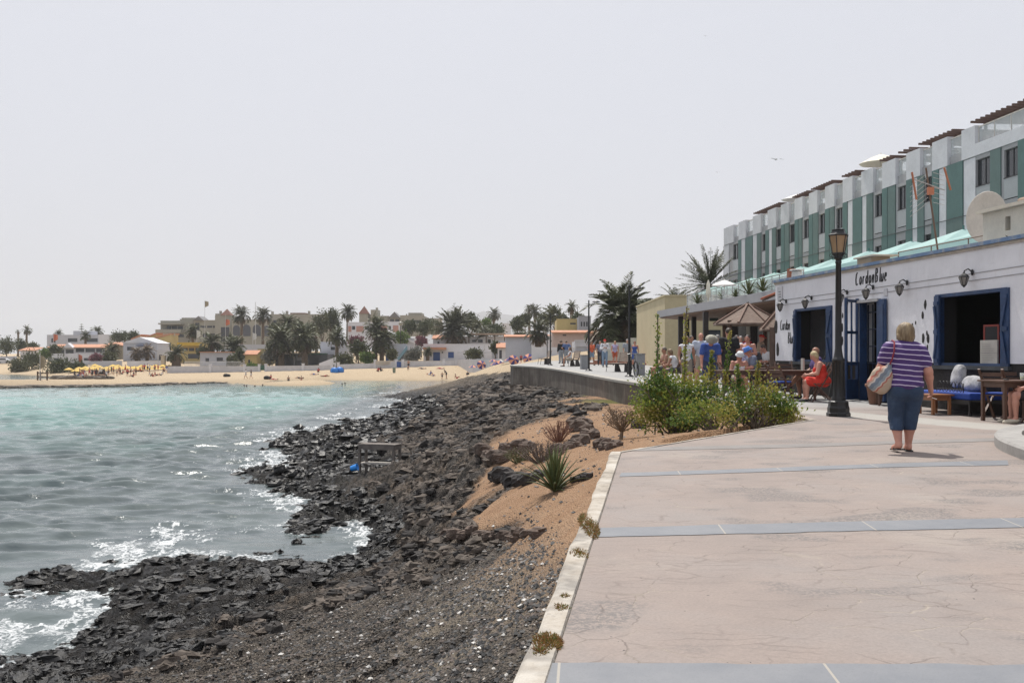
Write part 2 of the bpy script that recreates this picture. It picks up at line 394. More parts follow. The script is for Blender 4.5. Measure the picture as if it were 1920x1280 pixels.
lava = b.mix(b.ramp(lv.outputs['Color'], [(.70, 0), (.9, .5)]), lava, (.22,.195,.17))
wet = at('wet')
lava = b.mix(b.math('MULTIPLY', wet, .88), lava, (.008,.008,.008))
# gravel speckle
vo = b.n('ShaderNodeTexVoronoi', i_Scale=48.0); b.l(co, vo.inputs['Vector'])
gr = b.ramp(vo.outputs['Color'], [(.0, (.014,.013,.013)), (.45, (.045,.041,.038)), (.68, (.10,.085,.072)), (.86, (.20,.17,.145)), (.96, (.55,.52,.48))])
fine = b.n('ShaderNodeTexVoronoi', i_Scale=150.0); b.l(co, fine.inputs['Vector'])
gr2 = b.ramp(fine.outputs['Color'], [(.0, (.06,.055,.05)), (.5, (.15,.13,.105)), (.9, (.38,.33,.27))])
gr = b.mix(b.ramp(nB_, [(.4, 0), (.6, .45)]), gr, gr2)
pm = b.math('MULTIPLY', at('pebble'), b.ramp(nA, [(.36, .55), (.5, 1)]))
lava = b.mix(pm, lava, gr)
orange = b.ramp(b.math('ADD', b.math('MULTIPLY', nA, .4), b.math('MULTIPLY', mixn, .6)), [(.3, (.27,.155,.088)), (.5, (.37,.23,.138)), (.7, (.46,.315,.205))])
orange = b.mix(b.ramp(nC, [(.60, 0), (.70, .8)]), orange, (.10,.075,.055))
beach = b.ramp(mixn, [(.3, (.42,.325,.215)), (.7, (.51,.41,.285))])
sand = b.mix(at('beach'), orange, beach)
gsand = b.mix(b.ramp(vo.outputs['Color'], [(.55, 0), (.75, 1)]), (.19,.16,.122), gr)
sand = b.mix(b.math('MULTIPLY', at('pebble'), 1.0), sand, gsand)
damp_s = b.math('MULTIPLY', wet, .45)
sand = b.mix(damp_s, sand, (.30,.23,.15))
green = b.mix(at('green'), sand, b.ramp(mixn, [(.35, (.07,.085,.02)), (.65, (.22,.20,.07))]))
b.col(b.mix(at('rock'), green, lava))
rr = b.mix(b.math('MULTIPLY', wet, at('rock')), .85, .34); b.rough(rr)
b.p.inputs['Specular IOR Level'].default_value = .14
hh = b.math('ADD', b.math('MULTIPLY', nC, .6), b.math('ADD', b.math('MULTIPLY', nD, .25), b.math('MULTIPLY', vo.outputs['Distance'], .9)))
hh = b.math('ADD', hh, b.math('MULTIPLY', nB_, 1.6))
b.bump(hh, .9, .05)
m_ground = b.m
wetm = 1-sstep(-2.8, -2.2, Zt+WETN*.7); wetm = np.where(ROCK > .3, wetm, 1-sstep(-3.1, -2.85, Zt))
_, _rk, _ = None, None, None
dE = edge_dist(X, Y)
green = (sstep(3.2, .3, dE)*sstep(34, 40, Y)*(1-sstep(62, 70, Y))*sstep(.42, .6, fbm(X*.6, Y*.35, 3, 95)))
peb = PEB*sstep(-2.75, -2.2, Zt)
terr = npmesh('ground', np.stack([X, Y, Zt], -1).reshape(-1, 3), gridfaces(*X.shape), m_ground, True,
              attrs={'rock': ROCK.ravel(), 'wet': wetm.ravel(), 'pebble': peb.ravel(), 'tone': H2.ravel(),
                     'beach': (sstep(80, 105, Y)).ravel(), 'green': green.ravel()})
tag(terr, kind='structure')

# loose pebbles and shell bits lying on the near gravel: nobody could count them
def scatter_pebbles(n=42000):
    P = rng.random((n*4, 2)); yy = 3.6+(P[:, 0]**1.5)*11.5; xx = kx(yy)-.2-P[:, 1]**1.1*8.5*(.45+yy/16)
    z, rk, pb, _ = terrain(xx, yy); dens = pb*sstep(-2.7, -2.2, z)*(.25+.75*fbm(xx*1.3, yy*1.3, 3, 97))*1.5
    k = (rng.random(len(xx)) < dens) & (z > -2.8); xx, yy, z = xx[k][:n], yy[k][:n], z[k][:n]; n = len(xx)
    y2 = 9+rng.random(5000)*22; x2 = kx(np.minimum(y2, 12.8))-.3-rng.random(5000)**1.3*(3.2+.12*y2)+np.maximum(y2-12.8, 0)*.5*rng.random(5000); z2, rk2, _, _ = terrain(x2, y2)
    k2 = (rng.random(5000) < .35*fbm(x2*.8, y2*.8, 3, 99)**1.5*2) & (rk2 < .6) & (edge_dist(x2, y2) > .15); xx = np.r_[xx, x2[k2]]; yy = np.r_[yy, y2[k2]]; z = np.r_[z, z2[k2]]; n = len(xx)
    base = np.array([(1,0,0),(-1,0,0),(0,1,0),(0,-1,0),(0,0,1),(0,0,-1)], float)
    fc = np.array([(0,2,4),(2,1,4),(1,3,4),(3,0,4),(2,0,5),(1,2,5),(3,1,5),(0,3,5)])
    s = (.006+.014*rng.random(n)**3)*(1+.05*yy); sc = np.stack([s*(.8+.6*rng.random(n)), s*(.7+.5*rng.random(n)), s*(.45+.4*rng.random(n))], 1)
    a = rng.random(n)*6.28; ca, sa = np.cos(a), np.sin(a)
    v = base[None]*sc[:, None]*(1+.35*(rng.random((n, 6, 1))-.5)); vx = v[..., 0]*ca[:, None]-v[..., 1]*sa[:, None]; vy = v[..., 0]*sa[:, None]+v[..., 1]*ca[:, None]
    v = np.stack([vx+xx[:, None], vy+yy[:, None], v[..., 2]+z[:, None]+s[:, None]*.2], -1)
    f = (fc[None]+6*np.arange(n)[:, None, None]).reshape(-1, 3)
    q = rng.random(n); mi = np.where(q < .66, 0, np.where(q < .88, 1, np.where(q < .965, 2, 3)))
    mats = [M('pebble_dark', (.03,.029,.028), .6), M('pebble_brown', (.12,.095,.08), .7), M('pebble_grey', (.22,.21,.20), .7), M('shell_white', (.62,.60,.56), .5)]
    o = npmesh('gravel', v.reshape(-1, 3), f, mats, False, mi=np.repeat(mi, 8)); tag(o, 'dark wet gravel with pale shell bits strewn along the near shore', 'gravel', kind='stuff')
scatter_pebbles()

# broken lava rubble on the rock shelf: uncountable, one object
def rubble(n=15000):
    N, Mr = 8, 5; r = np.random.default_rng(21); q = r.random(n*3); yy = 7.5*np.exp(q*2.6); xx = kx(np.minimum(yy, 12.8))-.8-r.random(n*3)*(9+.17*yy)+np.clip(yy-13, 0, 12)*.25; z, rk, pb, _ = terrain(xx, yy)
    k = ((abs(xx+4.5) > 1.25) | (abs(yy-33.6) > 2.6)) & (rk > .75) & (z > SEA-.15) & (pb < .75) & (edge_dist(xx, yy) > .5) & (r.random(n*3) < .25+1.1*sstep(.42, .6, fbm(xx*.5, yy*.6, 3, 120))); xx, yy, z = xx[k][:n], yy[k][:n], z[k][:n]; n = len(xx)
    th = np.linspace(0, math.pi, Mr+1)[:, None]; a = (np.arange(N)*2*math.pi/N)[None]; D = np.stack([np.sin(th)*np.cos(a), np.sin(th)*np.sin(a), -np.cos(th)+0*a], -1).reshape(-1, 3)
    s_ = (.022+.13*r.random(n)**4)*(.35+yy/26); sc = np.stack([s_*(1+.9*r.random(n)), s_*(.7+.5*r.random(n)), s_*(.35+.4*r.random(n))], 1); k1 = 1+.75*(r.random((n, len(D), 1))-.5)
    v = D[None]*k1*sc[:, None]; an = r.random(n)*6.28; c, s2 = np.cos(an)[:, None], np.sin(an)[:, None]
    V = np.stack([v[..., 0]*c-v[..., 1]*s2+xx[:, None], v[..., 0]*s2+v[..., 1]*c+yy[:, None], v[..., 2]+z[:, None]+s_[:, None]*.08], -1)
    i = np.arange(Mr)[:, None]*N; j = np.arange(N)[None]; f = np.stack([i+j, i+(j+1) % N, i+N+(j+1) % N, i+N+j], -1).reshape(-1, 4); Fc = (f[None]+len(D)*np.arange(n)[:, None, None]).reshape(-1, 4)
    mi = np.where(z < -2.45, 0, np.where(r.random(n) < .45, 1, 2)); mats = [M('rubble_wet_black', (.012,.0115,.011), .35, .3, 8, .8, spec=.3), M('rubble_dark', (.045,.040,.037), .9, .4, 9, 1.0), M('rubble_brown', (.12,.098,.08), .92, .4, 9, 1.0)]
    o = npmesh('lava_rubble', V.reshape(-1, 3), Fc, mats, False, mi=np.repeat(mi, len(f))); tag(o, 'loose broken lava blocks and cobbles strewn over the black rock shelf', 'rocks', kind='stuff')
rubble()

# ---------------------------------------------------------------- sea
ysw = [9.0]
while ysw[-1] < 110: ysw.append(ysw[-1]+.0031*ysw[-1])
while ysw[-1] < 300: ysw.append(ysw[-1]+.009*ysw[-1])
ysw = np.array(ysw)
usw = np.r_[np.linspace(-2300, -1060, 60)[:-1], np.linspace(-1050, 60, 620)]
Xw, Yw = np.meshgrid(usw, ysw); Xw = Xw*Yw/F
step = .0034*Yw
zw = np.zeros_like(Xw)
wr = np.random.default_rng(5)
waves = [(wr.uniform(.42, .75), .070) for _ in range(10)]+[(wr.uniform(.75, 1.7), .105) for _ in range(13)]+[(wr.uniform(2.2, 5.5), .020) for _ in range(6)]
for i, (L, sl_) in enumerate(waves):
    th = R(97)+wr.normal()*.42; k = 2*math.pi/L; a = k*(Xw*math.cos(th)+Yw*math.sin(th))+wr.random()*6.28+2.2*(fbm(Xw*.16/L**.5, Yw*.13/L**.5, 2, 200+i)-.5)*2
    at_ = np.clip(1.6-step*3.2/L, 0, 1); env = .35+1.3*sstep(.3, .7, fbm(Xw*.33/L**.5, Yw*.25/L**.5, 2, 230+i))
    zw += sl_/k*at_*env*(np.exp(1.1*(np.sin(a)-1))*2.0-.8)
zw *= .6+.9*fbm(Xw*.08, Yw*.05, 3, 260)
Zb, RKw, _ = fields(Xw, Yw)
tb, _, _, _ = terrain(Xw, Yw)
depth = SEA-tb; dsm = SEA-Zb
calm = sstep(-.1, 1.0, dsm)*.75+.25; zw *= calm*(1-.55*sstep(90, 170, Yw))
n1 = fbm(Xw*1.6, Yw*1.1, 5, 270, .62); n2 = fbm(Xw*.35, Yw*.22, 3, 280); n3 = 1-np.abs(2*fbm(Xw*2.6+n1*1.5, Yw*1.7, 4, 290, .6)-1)
near = 1-sstep(.0, .55+.8*(n2-.4)*2, dsm); edge = 1-sstep(-.02, .22, depth)
foam = np.clip(near*sstep(.60, .86, n1*.5+n3*.5+.12*near)*1.0*sstep(.40, .62, n2+.08) + edge*sstep(.44, .66, n1)*.3, 0, .45)
foam *= (Yw < 130)
lace = sstep(.93, .985, n3)*(1-sstep(.5, 1.6, dsm))*.35*(Yw < 120)*sstep(.42, .58, n2); foam = np.clip(foam+lace, 0, 1)
zw += foam*.03
sx = (Xw/Yw*F+960)                                  # bearing, used only to place the sandy bottom in metres below
turq = .80*sstep(32, 105, Yw-6*(n2-.5)*6)*sstep(-.9, -7.5, Xw+11+.02*Yw)
turq = turq*(1-.75*sstep(138, 165, Yw+40*(n2-.5)-(Xw+45)*.75)*sstep(-14, -34, Xw))
turq = np.clip(turq*(.72+.56*fbm(Xw*.06, Yw*.03, 3, 300)), 0, 1)
b = NB('sea_water'); co = b.co()
n = b.noise(b.co('Object', (1.0, 2.1, 1)), 1.05, 5, .62); nn = b.noise(b.co('Object', (1.0, 2.2, 1)), .35, 3)
t_ = b.math('MULTIPLY', b.n('ShaderNodeAttribute', attribute_name='turquoise').outputs['Fac'], 1.0)
deep = b.ramp(nn, [(.35, (.075,.095,.10)), (.65, (.11,.135,.135))])
shoal = b.ramp(n, [(.3, (.15,.28,.26)), (.7, (.23,.38,.35))])  # turquoise body colour of the water over the sandy bottom
c = b.mix(t_, deep, shoal)
fo = b.n('ShaderNodeAttribute', attribute_name='foam').outputs['Fac']
fn = b.noise(co, 14, 4, .7); fm = b.ramp(b.math('ADD', fo, b.math('MULTIPLY', b.math('SUBTRACT', fn, .5), 1.5)), [(.36, 0), (.62, .92)])
fm = b.math('MULTIPLY', fm, b.ramp(fo, [(.03, 0), (.2, 1)]))
b.col(b.mix(fm, c, (.56,.58,.59))); b.rough(b.mix(fm, .08, .6))
b.p.inputs['IOR'].default_value = 1.333; b.p.inputs['Specular IOR Level'].default_value = .5
bb = b.math('ADD', b.math('MULTIPLY', n, .8), b.math('MULTIPLY', b.noise(b.co('Object', (5, 9, 1)), 1.5, 3, .6), .2))
b.bump(bb, 1.0, .045)
fcs = gridfaces(*Xw.shape); keep = (tb < SEA+.35).ravel()[fcs].any(1)
vw = np.stack([Xw, Yw, SEA+zw], -1).reshape(-1, 3)
# skirt of open water around the detailed part
wo_ = npmesh('sea', vw, fcs[keep], b.m, True, attrs={'foam': foam.ravel(), 'turquoise': turq.ravel()})
tag(wo_, kind='structure')
mb = MB(); X0 = -2300/F
mb.add([(-8000, -60, SEA), (-9*1.2, -60, SEA), (X0*9, 9, SEA), (X0*300, 300, SEA), (X0*300, 300, SEA), (-8000, 300, SEA)], [(0,1,2,3,5)])
mb.add([(-8000, 300, SEA-.02), (X0*300, 300, SEA-.02), (-230, 300, SEA-.02), (-900, 8000, SEA-.02), (-8000, 8000, SEA-.02)], [(0,1,2,3,4)])
mb.add([(-10.8, -60, SEA), (-4, -60, SEA), (-4, 9, SEA), (X0*9, 9, SEA)], [(0,1,2,3)])
tag(mb.build('open_sea', b.m), kind='structure')

# ---------------------------------------------------------------- promenade
b = NB('stamped_concrete'); co = b.co()
warp = b.n('ShaderNodeTexNoise', i_Scale=2.3); warp.inputs['Detail'].default_value = 4; b.l(co, warp.inputs['Vector'])
wv = b.n('ShaderNodeVectorMath', operation='MULTIPLY_ADD'); b.l(warp.outputs['Color'], wv.inputs[0]); wv.inputs[1].default_value = (.35,.35,0); b.l(co, wv.inputs[2])
vo = b.n('ShaderNodeTexVoronoi', feature='DISTANCE_TO_EDGE', i_Scale=2.1); b.l(wv.outputs[0], vo.inputs['Vector'])
n_lo = b.noise(co, .35, 3); n_md = b.noise(co, 2.2, 5, .6); n_hi = b.noise(co, 60, 3, .7)
base = b.ramp(b.math('ADD', b.math('MULTIPLY', n_lo, .5), b.math('MULTIPLY', n_md, .5)), [(.32, (.214,.180,.162)), (.5, (.252,.207,.183)), (.68, (.284,.232,.202))])
base = b.mix(b.ramp(b.noise(co, .7, 4, .6), [(.46, 0), (.66, .7)]), base, (.235,.212,.200)); base = b.mix(b.ramp(b.noise(co, .45, 5, .65), [(.56, 0), (.68, .4)]), base, (.36,.31,.26))
grit = b.ramp(n_hi, [(.3, .86), (.7, 1.08)]); base = b.mix(1.0, base, grit, 'MULTIPLY')
crk = b.ramp(vo.outputs['Distance'], [(.0, 1), (.013, .0)])
cm = b.math('MULTIPLY', crk, b.ramp(b.noise(co, 1.3, 4, .7), [(.44, 0), (.58, .75)]))
cl = b.ramp(b.noise(co, 2.7, 2), [(.46, (.13,.105,.092)), (.58, (.33,.285,.23))])
base = b.mix(cm, base, cl)
# horizontal drag lines of the stamp
vs = b.n('ShaderNodeTexVoronoi', feature='DISTANCE_TO_EDGE', i_Scale=1.0)
mp = b.n('ShaderNodeMapping'); mp.inputs['Scale'].default_value = (1.6, 6.5, 1); b.l(wv.outputs[0], mp.inputs[0]); b.l(mp.outputs[0], vs.inputs['Vector'])
dl = b.math('MULTIPLY', b.ramp(vs.outputs['Distance'], [(.0, 1), (.035, 0)]), b.ramp(b.noise(co, 1.9, 3), [(.44, 0), (.58, .7)]))
base = b.mix(dl, base, (.16,.13,.115))
st = b.math('MULTIPLY', b.ramp(b.noise(b.co('Object', (1, 1.5, 1)), 1.05, 2, .5), [(.555, 0), (.63, 1)]), b.ramp(b.noise(co, 38, 4, .8), [(.44, 0), (.54, .85)]))
base = b.mix(st, base, (.13,.12,.115))
spk = b.ramp(b.noise(co, 23, 1), [(.80, 0), (.815, 1)]); base = b.mix(spk, base, (.03,.03,.03))
# far stretch: plain grey flags; a pale poured strip curves in front of the restaurant
sp = b.n('ShaderNodeSeparateXYZ'); b.l(co, sp.inputs[0]); px_, py_ = sp.outputs[0], sp.outputs[1]
wob = b.math('MULTIPLY', b.math('SUBTRACT', n_md, .5), 1.0)
# line from (5.6,21) to (8.6,14.6)
ln = b.math('ADD', b.math('ADD', b.math('MULTIPLY', px_, .40), b.math('MULTIPLY', py_, .19)), b.math('MULTIPLY', wob, .18))
strip = b.ramp(b.math('MULTIPLY', ln, .1), [(.612, 0), (.622, 1), (.662, 1), (.672, 0)])
base = b.mix(b.math('MULTIPLY', strip, .75), base, (.36,.35,.32))
far = b.ramp(b.math('MULTIPLY', b.math('ADD', py_, wob), .01), [(.215, 0), (.235, 1)])
grey = b.ramp(n_md, [(.3, (.25,.25,.25)), (.7, (.33,.325,.315))])
base = b.mix(far, base, grey)
b.col(base); b.rough(.8)
hgt = b.math('ADD', b.math('MULTIPLY', n_md, .6), b.math('SUBTRACT', b.math('MULTIPLY', n_hi, .25), b.math('ADD', b.math('MULTIPLY', cm, .7), b.math('MULTIPLY', dl, .4))))
b.bump(hgt, .55, .02)
m_pave = b.m
mb = MB(); mb.prism(PROM, -.6, lambda x, y: gz(y))
tag(mb.build('promenade_paving', m_pave), kind='structure')

# slate bands laid across the paving
b = NB('slate_band'); co = b.co()
br = b.n('ShaderNodeTexBrick', offset=0.0, squash=1.0); br.inputs['Scale'].default_value = 1.0
br.inputs['Brick Width'].default_value = 1.12; br.inputs['Row Height'].default_value = 40; br.inputs['Mortar Size'].default_value = .006
br.inputs['Color1'].default_value = (.150,.160,.178,1); br.inputs['Color2'].default_value = (.125,.134,.150,1); br.inputs['Mortar'].default_value = (.33,.30,.25,1)
mp = b.n('ShaderNodeMapping'); mp.inputs['Rotation'].default_value = (0, 0, R(4)); mp.inputs['Location'].default_value = (.1, 19, 0); b.l(co, mp.inputs[0]); b.l(mp.outputs[0], br.inputs['Vector'])
c = b.mix(b.ramp(b.noise(co, 3, 5, .65), [(.3, .0), (.75, .4)]), br.outputs[0], (.27,.27,.275)); c = b.mix(b.ramp(b.noise(co, 70, 2), [(.6, 0), (.7, .25)]), c, (.10,.10,.10))
b.col(c); b.rough(.62); b.bump(b.noise(co, 25, 4, .7), .25, .01); m_band = b.m
def band(upper, lower):
    def fine_(P):
        P = [G(*p) for p in P]; o = []
        for p, q in zip(P[:-1], P[1:]):
            for i in range(24): w = p.lerp(q, i/24); w.y += (fbm(np.array([w.x*5.]), np.array([w.y*3.]), 3, 140)[0]-.5)*.045; o.append(w)
        return o+[P[-1]]
    mb = MB(); a = fine_(upper); c = fine_(lower); up = Vector((0, 0, .004)); n = len(a)
    vs = [p+up for p in a]+[p+up for p in c]
    mb.add(vs, [(n+i, n+i+1, i+1, i) for i in range(n-1)]); return mb.build('paving_band', m_band)
tag(band([(1029,1244),(1500,1245),(1920,1247),(2600,1250)], [(960,1560),(1500,1470),(2100,1470),(3000,1475)]), kind='structure')
tag(band([(1121,990),(1500,980),(1920,971),(2500,958)], [(1113,1007),(1500,998),(1920,989),(2500,978)]), kind='structure')
tag(band([(1165,886.7),(1400,879),(1662,869),(1889,863)], [(1161,893.5),(1400,886),(1662,876),(1891,872)]), kind='structure')
m_band = M('worn_band', (.205,.19,.18), .8, .12, 3)
tag(band([(1212,838.5),(1474,833),(1670,826.7),(1868,821)], [(1166,845.5),(1474,839.5),(1670,832.5),(1870,827)]), kind='structure')

# painted kerb along the near edge
b = NB('worn_white_kerb'); co = b.co()
c = b.ramp(b.noise(co, 2.4, 6, .68), [(.32, (.18,.155,.125)), (.46, (.36,.32,.265)), (.62, (.47,.44,.39))])
c = b.mix(b.ramp(b.noise(co, 1.1, 4, .7), [(.50, 0), (.60, .75)]), c, (.17,.155,.14))
c = b.mix(b.ramp(b.noise(co, 9, 4, .7), [(.60, 0), (.70, .5)]), c, (.12,.11,.10))
b.col(c); b.rough(.85); b.bump(b.noise(co, 14, 5, .7), .5, .03); m_kerb = b.m
mb = MB(); ysk = np.arange(-12, 12.81, .4); L = len(ysk); v = []
for i, y in enumerate(ysk):
    x = kx(y); w1 = .135+.010*math.sin(y*2.1)+.005*math.sin(y*7.7); z = gz(y)+.012+.004*math.sin(y*5)
    v += [(x-w1-.04, y, z-.55), (x-w1, y, z-.012), (x-w1+.02, y, z), (x-.012, y, z), (x, y, z-.03)]
f = [(i*5+j, i*5+j+1, (i+1)*5+j+1, (i+1)*5+j) for i in range(L-1) for j in range(4)]
mb.add(v, f); mb.add(v[-5:], [(4,3,2,1,0)])
tag(mb.build('kerb', m_kerb), kind='structure')
mb = MB(); pa = Vector((kx(12.8), 12.8, 0)); pb_ = Vector((5.53, 18.45, 0)); n = 16; v = []
nr = Vector((-(pb_-pa).y, (pb_-pa).x, 0)).normalized()
for i in range(n+1):
    p = pa.lerp(pb_, i/n); z = gz(p.y)+.008; w1 = .07+.015*math.sin(i*1.7)
    for (o, dz) in ((w1+.02, -.5), (w1, -.01), (w1-.02, 0), (0, 0)):
        q = p+nr*o; v.append((q.x, q.y, z+dz))
mb.add(v, [(i*4+j, (i+1)*4+j, (i+1)*4+j+1, i*4+j+1) for i in range(n) for j in range(3)])
tag(mb.build('kerb', m_kerb), kind='structure')

# sea wall from the planting pit to the far end of the promenade
b = NB('stained_concrete'); co = b.co()
c = b.ramp(b.noise(co, .9, 6, .65), [(.3, (.07,.055,.044)), (.5, (.135,.11,.088)), (.7, (.24,.205,.17))])
sk = b.ramp(b.noise(b.co('Object', (3, 3, .25)), 2.4, 4, .6), [(.42, .55), (.62, 0)]); c = b.mix(sk, c, (.06,.052,.045))
b.col(c); b.rough(.9); b.bump(b.noise(co, 12, 5, .7), .5, .03); m_swall = b.m
def ribbon(pts, off0, off1, top, bot):
    """wall that follows pts; offsets to the left of travel"""
    v = []; n = len(pts)
    for i, (x, y) in enumerate(pts):
        a = Vector(pts[max(i-1, 0)]); c = Vector(pts[min(i+1, n-1)]); d = (c-a).normalized(); nr = Vector((-d.y, d.x))
        for o, z in ((off1, bot), (off1, top), (off0, top), (off0, bot)):
            v.append((x+nr.x*o, y+nr.y*o, gz(y)+z))
    mb = MB(); mb.add(v, [(i*4+j, (i+1)*4+j, (i+1)*4+j+1, i*4+j+1) for i in range(n-1) for j in range(3)])
    mb.add(v[:4], [(0,1,2,3)]); mb.add(v[-4:], [(3,2,1,0)]); return mb
def dense(pts, s=1.0):
    out = []
    for a, c in zip(pts[:-1], pts[1:]):
        k = max(1, int(math.hypot(c[0]-a[0], c[1]-a[1])/s))
        out += [(a[0]+(c[0]-a[0])*i/k, a[1]+(c[1]-a[1])*i/k) for i in range(k)]
    return out+[pts[-1]]
def smooth(pts, it=2):
    for _ in range(it):
        o = [pts[0]]
        for a, c in zip(pts[:-1], pts[1:]): o += [(a[0]*.75+c[0]*.25, a[1]*.75+c[1]*.25), (a[0]*.25+c[0]*.75, a[1]*.25+c[1]*.75)]
        pts = o+[pts[-1]]
    return pts
sw = ribbon(smooth(EDGE[3:]+[(.15, 71), (3, 90)]), -.02, .16, -.03, -3.0)
one('sea_wall', sw, m_swall, 'long brown stained concrete sea wall holding up the far promenade above the lava', 'wall')
cp = ribbon(smooth(EDGE[3:]+[(.15, 71), (3, 90)]), -.30, .20, .012, -.08)
tag(cp.build('wall_coping', M('coping', (.33,.315,.285), .8, .12, 2)), kind='structure')
pw = ribbon([(5.53+.03, 18.45-.05), (5.60, 19.6), (5.66, 21.5)], -.02, .14, .0, -1.2)
one('planter_wall', pw, M('pit_wall', (.36,.30,.25), .9, .2, 2.2, .5), 'low rough concrete wall ending the planting pit near the street lamp', 'wall')

# rounded kerb bed cut off by the right border
pts = smooth([(10, 17.2), (8.2, 16.0), (7.0, 14.7), (6.42, 13.5), (6.12, 12.4), (5.92, 11.3), (5.95, 10.2), (6.5, 9.2), (8, 8.4)], 3)
t = thing('round_kerb_bed', 'grey concrete kerb of a rounded raised bed at the right border', 'kerb')
v = []; mb = MB(); n = len(pts); t0 = .15
for i, (x, y) in enumerate(pts):
    a = Vector(pts[max(i-1, 0)]); c = Vector(pts[min(i+1, n-1)]); d = (c-a).normalized(); nr = Vector((-d.y, d.x))
    for o, z in ((0, -.02), (0, t0-.03), (.03, t0), (.34, t0), (.36, -.02)): v.append((x+nr.x*o, y+nr.y*o, gz(y)+z))
mb.add(v, [(i*5+j, i*5+j+1, (i+1)*5+j+1, (i+1)*5+j) for i in range(n-1) for j in range(4)])
mb.build('kerb_ring', M('grey_kerb', (.30,.29,.275), .85, .18, 2.5, .4), t)
mb = MB(); poly = [(x+.345, y) for x, y in pts]+[(12, 8.4), (12, 17.2)]; mb.prism(poly, 0, lambda x, y: gz(y)+.10)
mb.build('bed_fill', M('bed_soil', (.33,.30,.27), .9, .2, 3, .4), t)
# ---------------------------------------------------------------- smooth bodies: blended distance field -> one continuous surface
def _eval(f, o, vox, pr, k):
    kind = pr[0]
    if kind == 'cap': a, c, ra, rb = map(lambda q: np.asarray(q, float), pr[1:5]); lo = np.minimum(a-ra, c-rb); hi = np.maximum(a+ra, c+rb)
    else: c0 = np.asarray(pr[1], float); rr = np.asarray(pr[2], float); m = rr.max(); lo = c0-m; hi = c0+m
    mg = k*1.5+vox*3; i0 = np.maximum(((lo-mg-o)/vox).astype(int), 0); i1 = np.minimum(((hi+mg-o)/vox).astype(int)+2, f.shape)
    if (i1 <= i0).any(): return
    g = [o[j]+vox*np.arange(i0[j], i1[j]) for j in range(3)]
    Px, Py, Pz = np.meshgrid(*g, indexing='ij')
    if kind == 'cap':
        d = c-a; L = (d*d).sum()+1e-12; t = np.clip(((Px-a[0])*d[0]+(Py-a[1])*d[1]+(Pz-a[2])*d[2])/L, 0, 1)
        fx = 1.0 if len(pr) < 6 else pr[5]                      # flattening in y
        D = np.sqrt((Px-a[0]-t*d[0])**2+((Py-a[1]-t*d[1])/fx)**2+(Pz-a[2]-t*d[2])**2)-(ra+(rb-ra)*t)
        if fx < 1: D *= fx
    else:
        q = np.stack([Px-c0[0], Py-c0[1], Pz-c0[2]], -1)
        if len(pr) > 3 and pr[3] is not None: q = q@np.asarray(pr[3])
        k0 = np.sqrt(((q/rr)**2).sum(-1)); k1 = np.sqrt(((q/rr**2)**2).sum(-1))+1e-9; D = k0*(k0-1)/k1
    s = tuple(slice(i0[j], i1[j]) for j in range(3)); F0 = f[s]
    h = np.clip(.5+.5*(F0-D)/k, 0, 1); f[s] = F0*(1-h)+D*h-k*h*(1-h)
def sdf_surface(prims, vox=.02, k=.03, inflate=0, clips=(), noise=0):
    lo = np.full(3, 1e9); hi = -lo
    for p in prims:
        if p[0] == 'cap': pts = [np.asarray(p[1])-p[3], np.asarray(p[1])+p[3], np.asarray(p[2])-p[4], np.asarray(p[2])+p[4]]
        else: pts = [np.asarray(p[1])-max(p[2]), np.asarray(p[1])+max(p[2])]
        for q in pts: lo = np.minimum(lo, q); hi = np.maximum(hi, q)
    lo = lo-inflate-vox*3; hi = hi+inflate+vox*3; n = np.ceil((hi-lo)/vox).astype(int)+1
    f = np.full(n, .3)
    for p in prims: _eval(f, lo, vox, p, k)
    f -= inflate
    if noise or clips:
        Px, Py, Pz = np.meshgrid(*[lo[j]+vox*np.arange(n[j]) for j in range(3)], indexing='ij')
        if noise: f += noise*(np.sin(Px*31+Pz*13)*np.sin(Pz*27+Py*17)*.6+np.sin(Px*57-Pz*41)*np.sin(Py*47+Pz*9)*.4)
        for (pt, nr) in clips: f = np.maximum(f, (Px-pt[0])*nr[0]+(Py-pt[1])*nr[1]+(Pz-pt[2])*nr[2])
    return surf_nets(f, lo, vox)
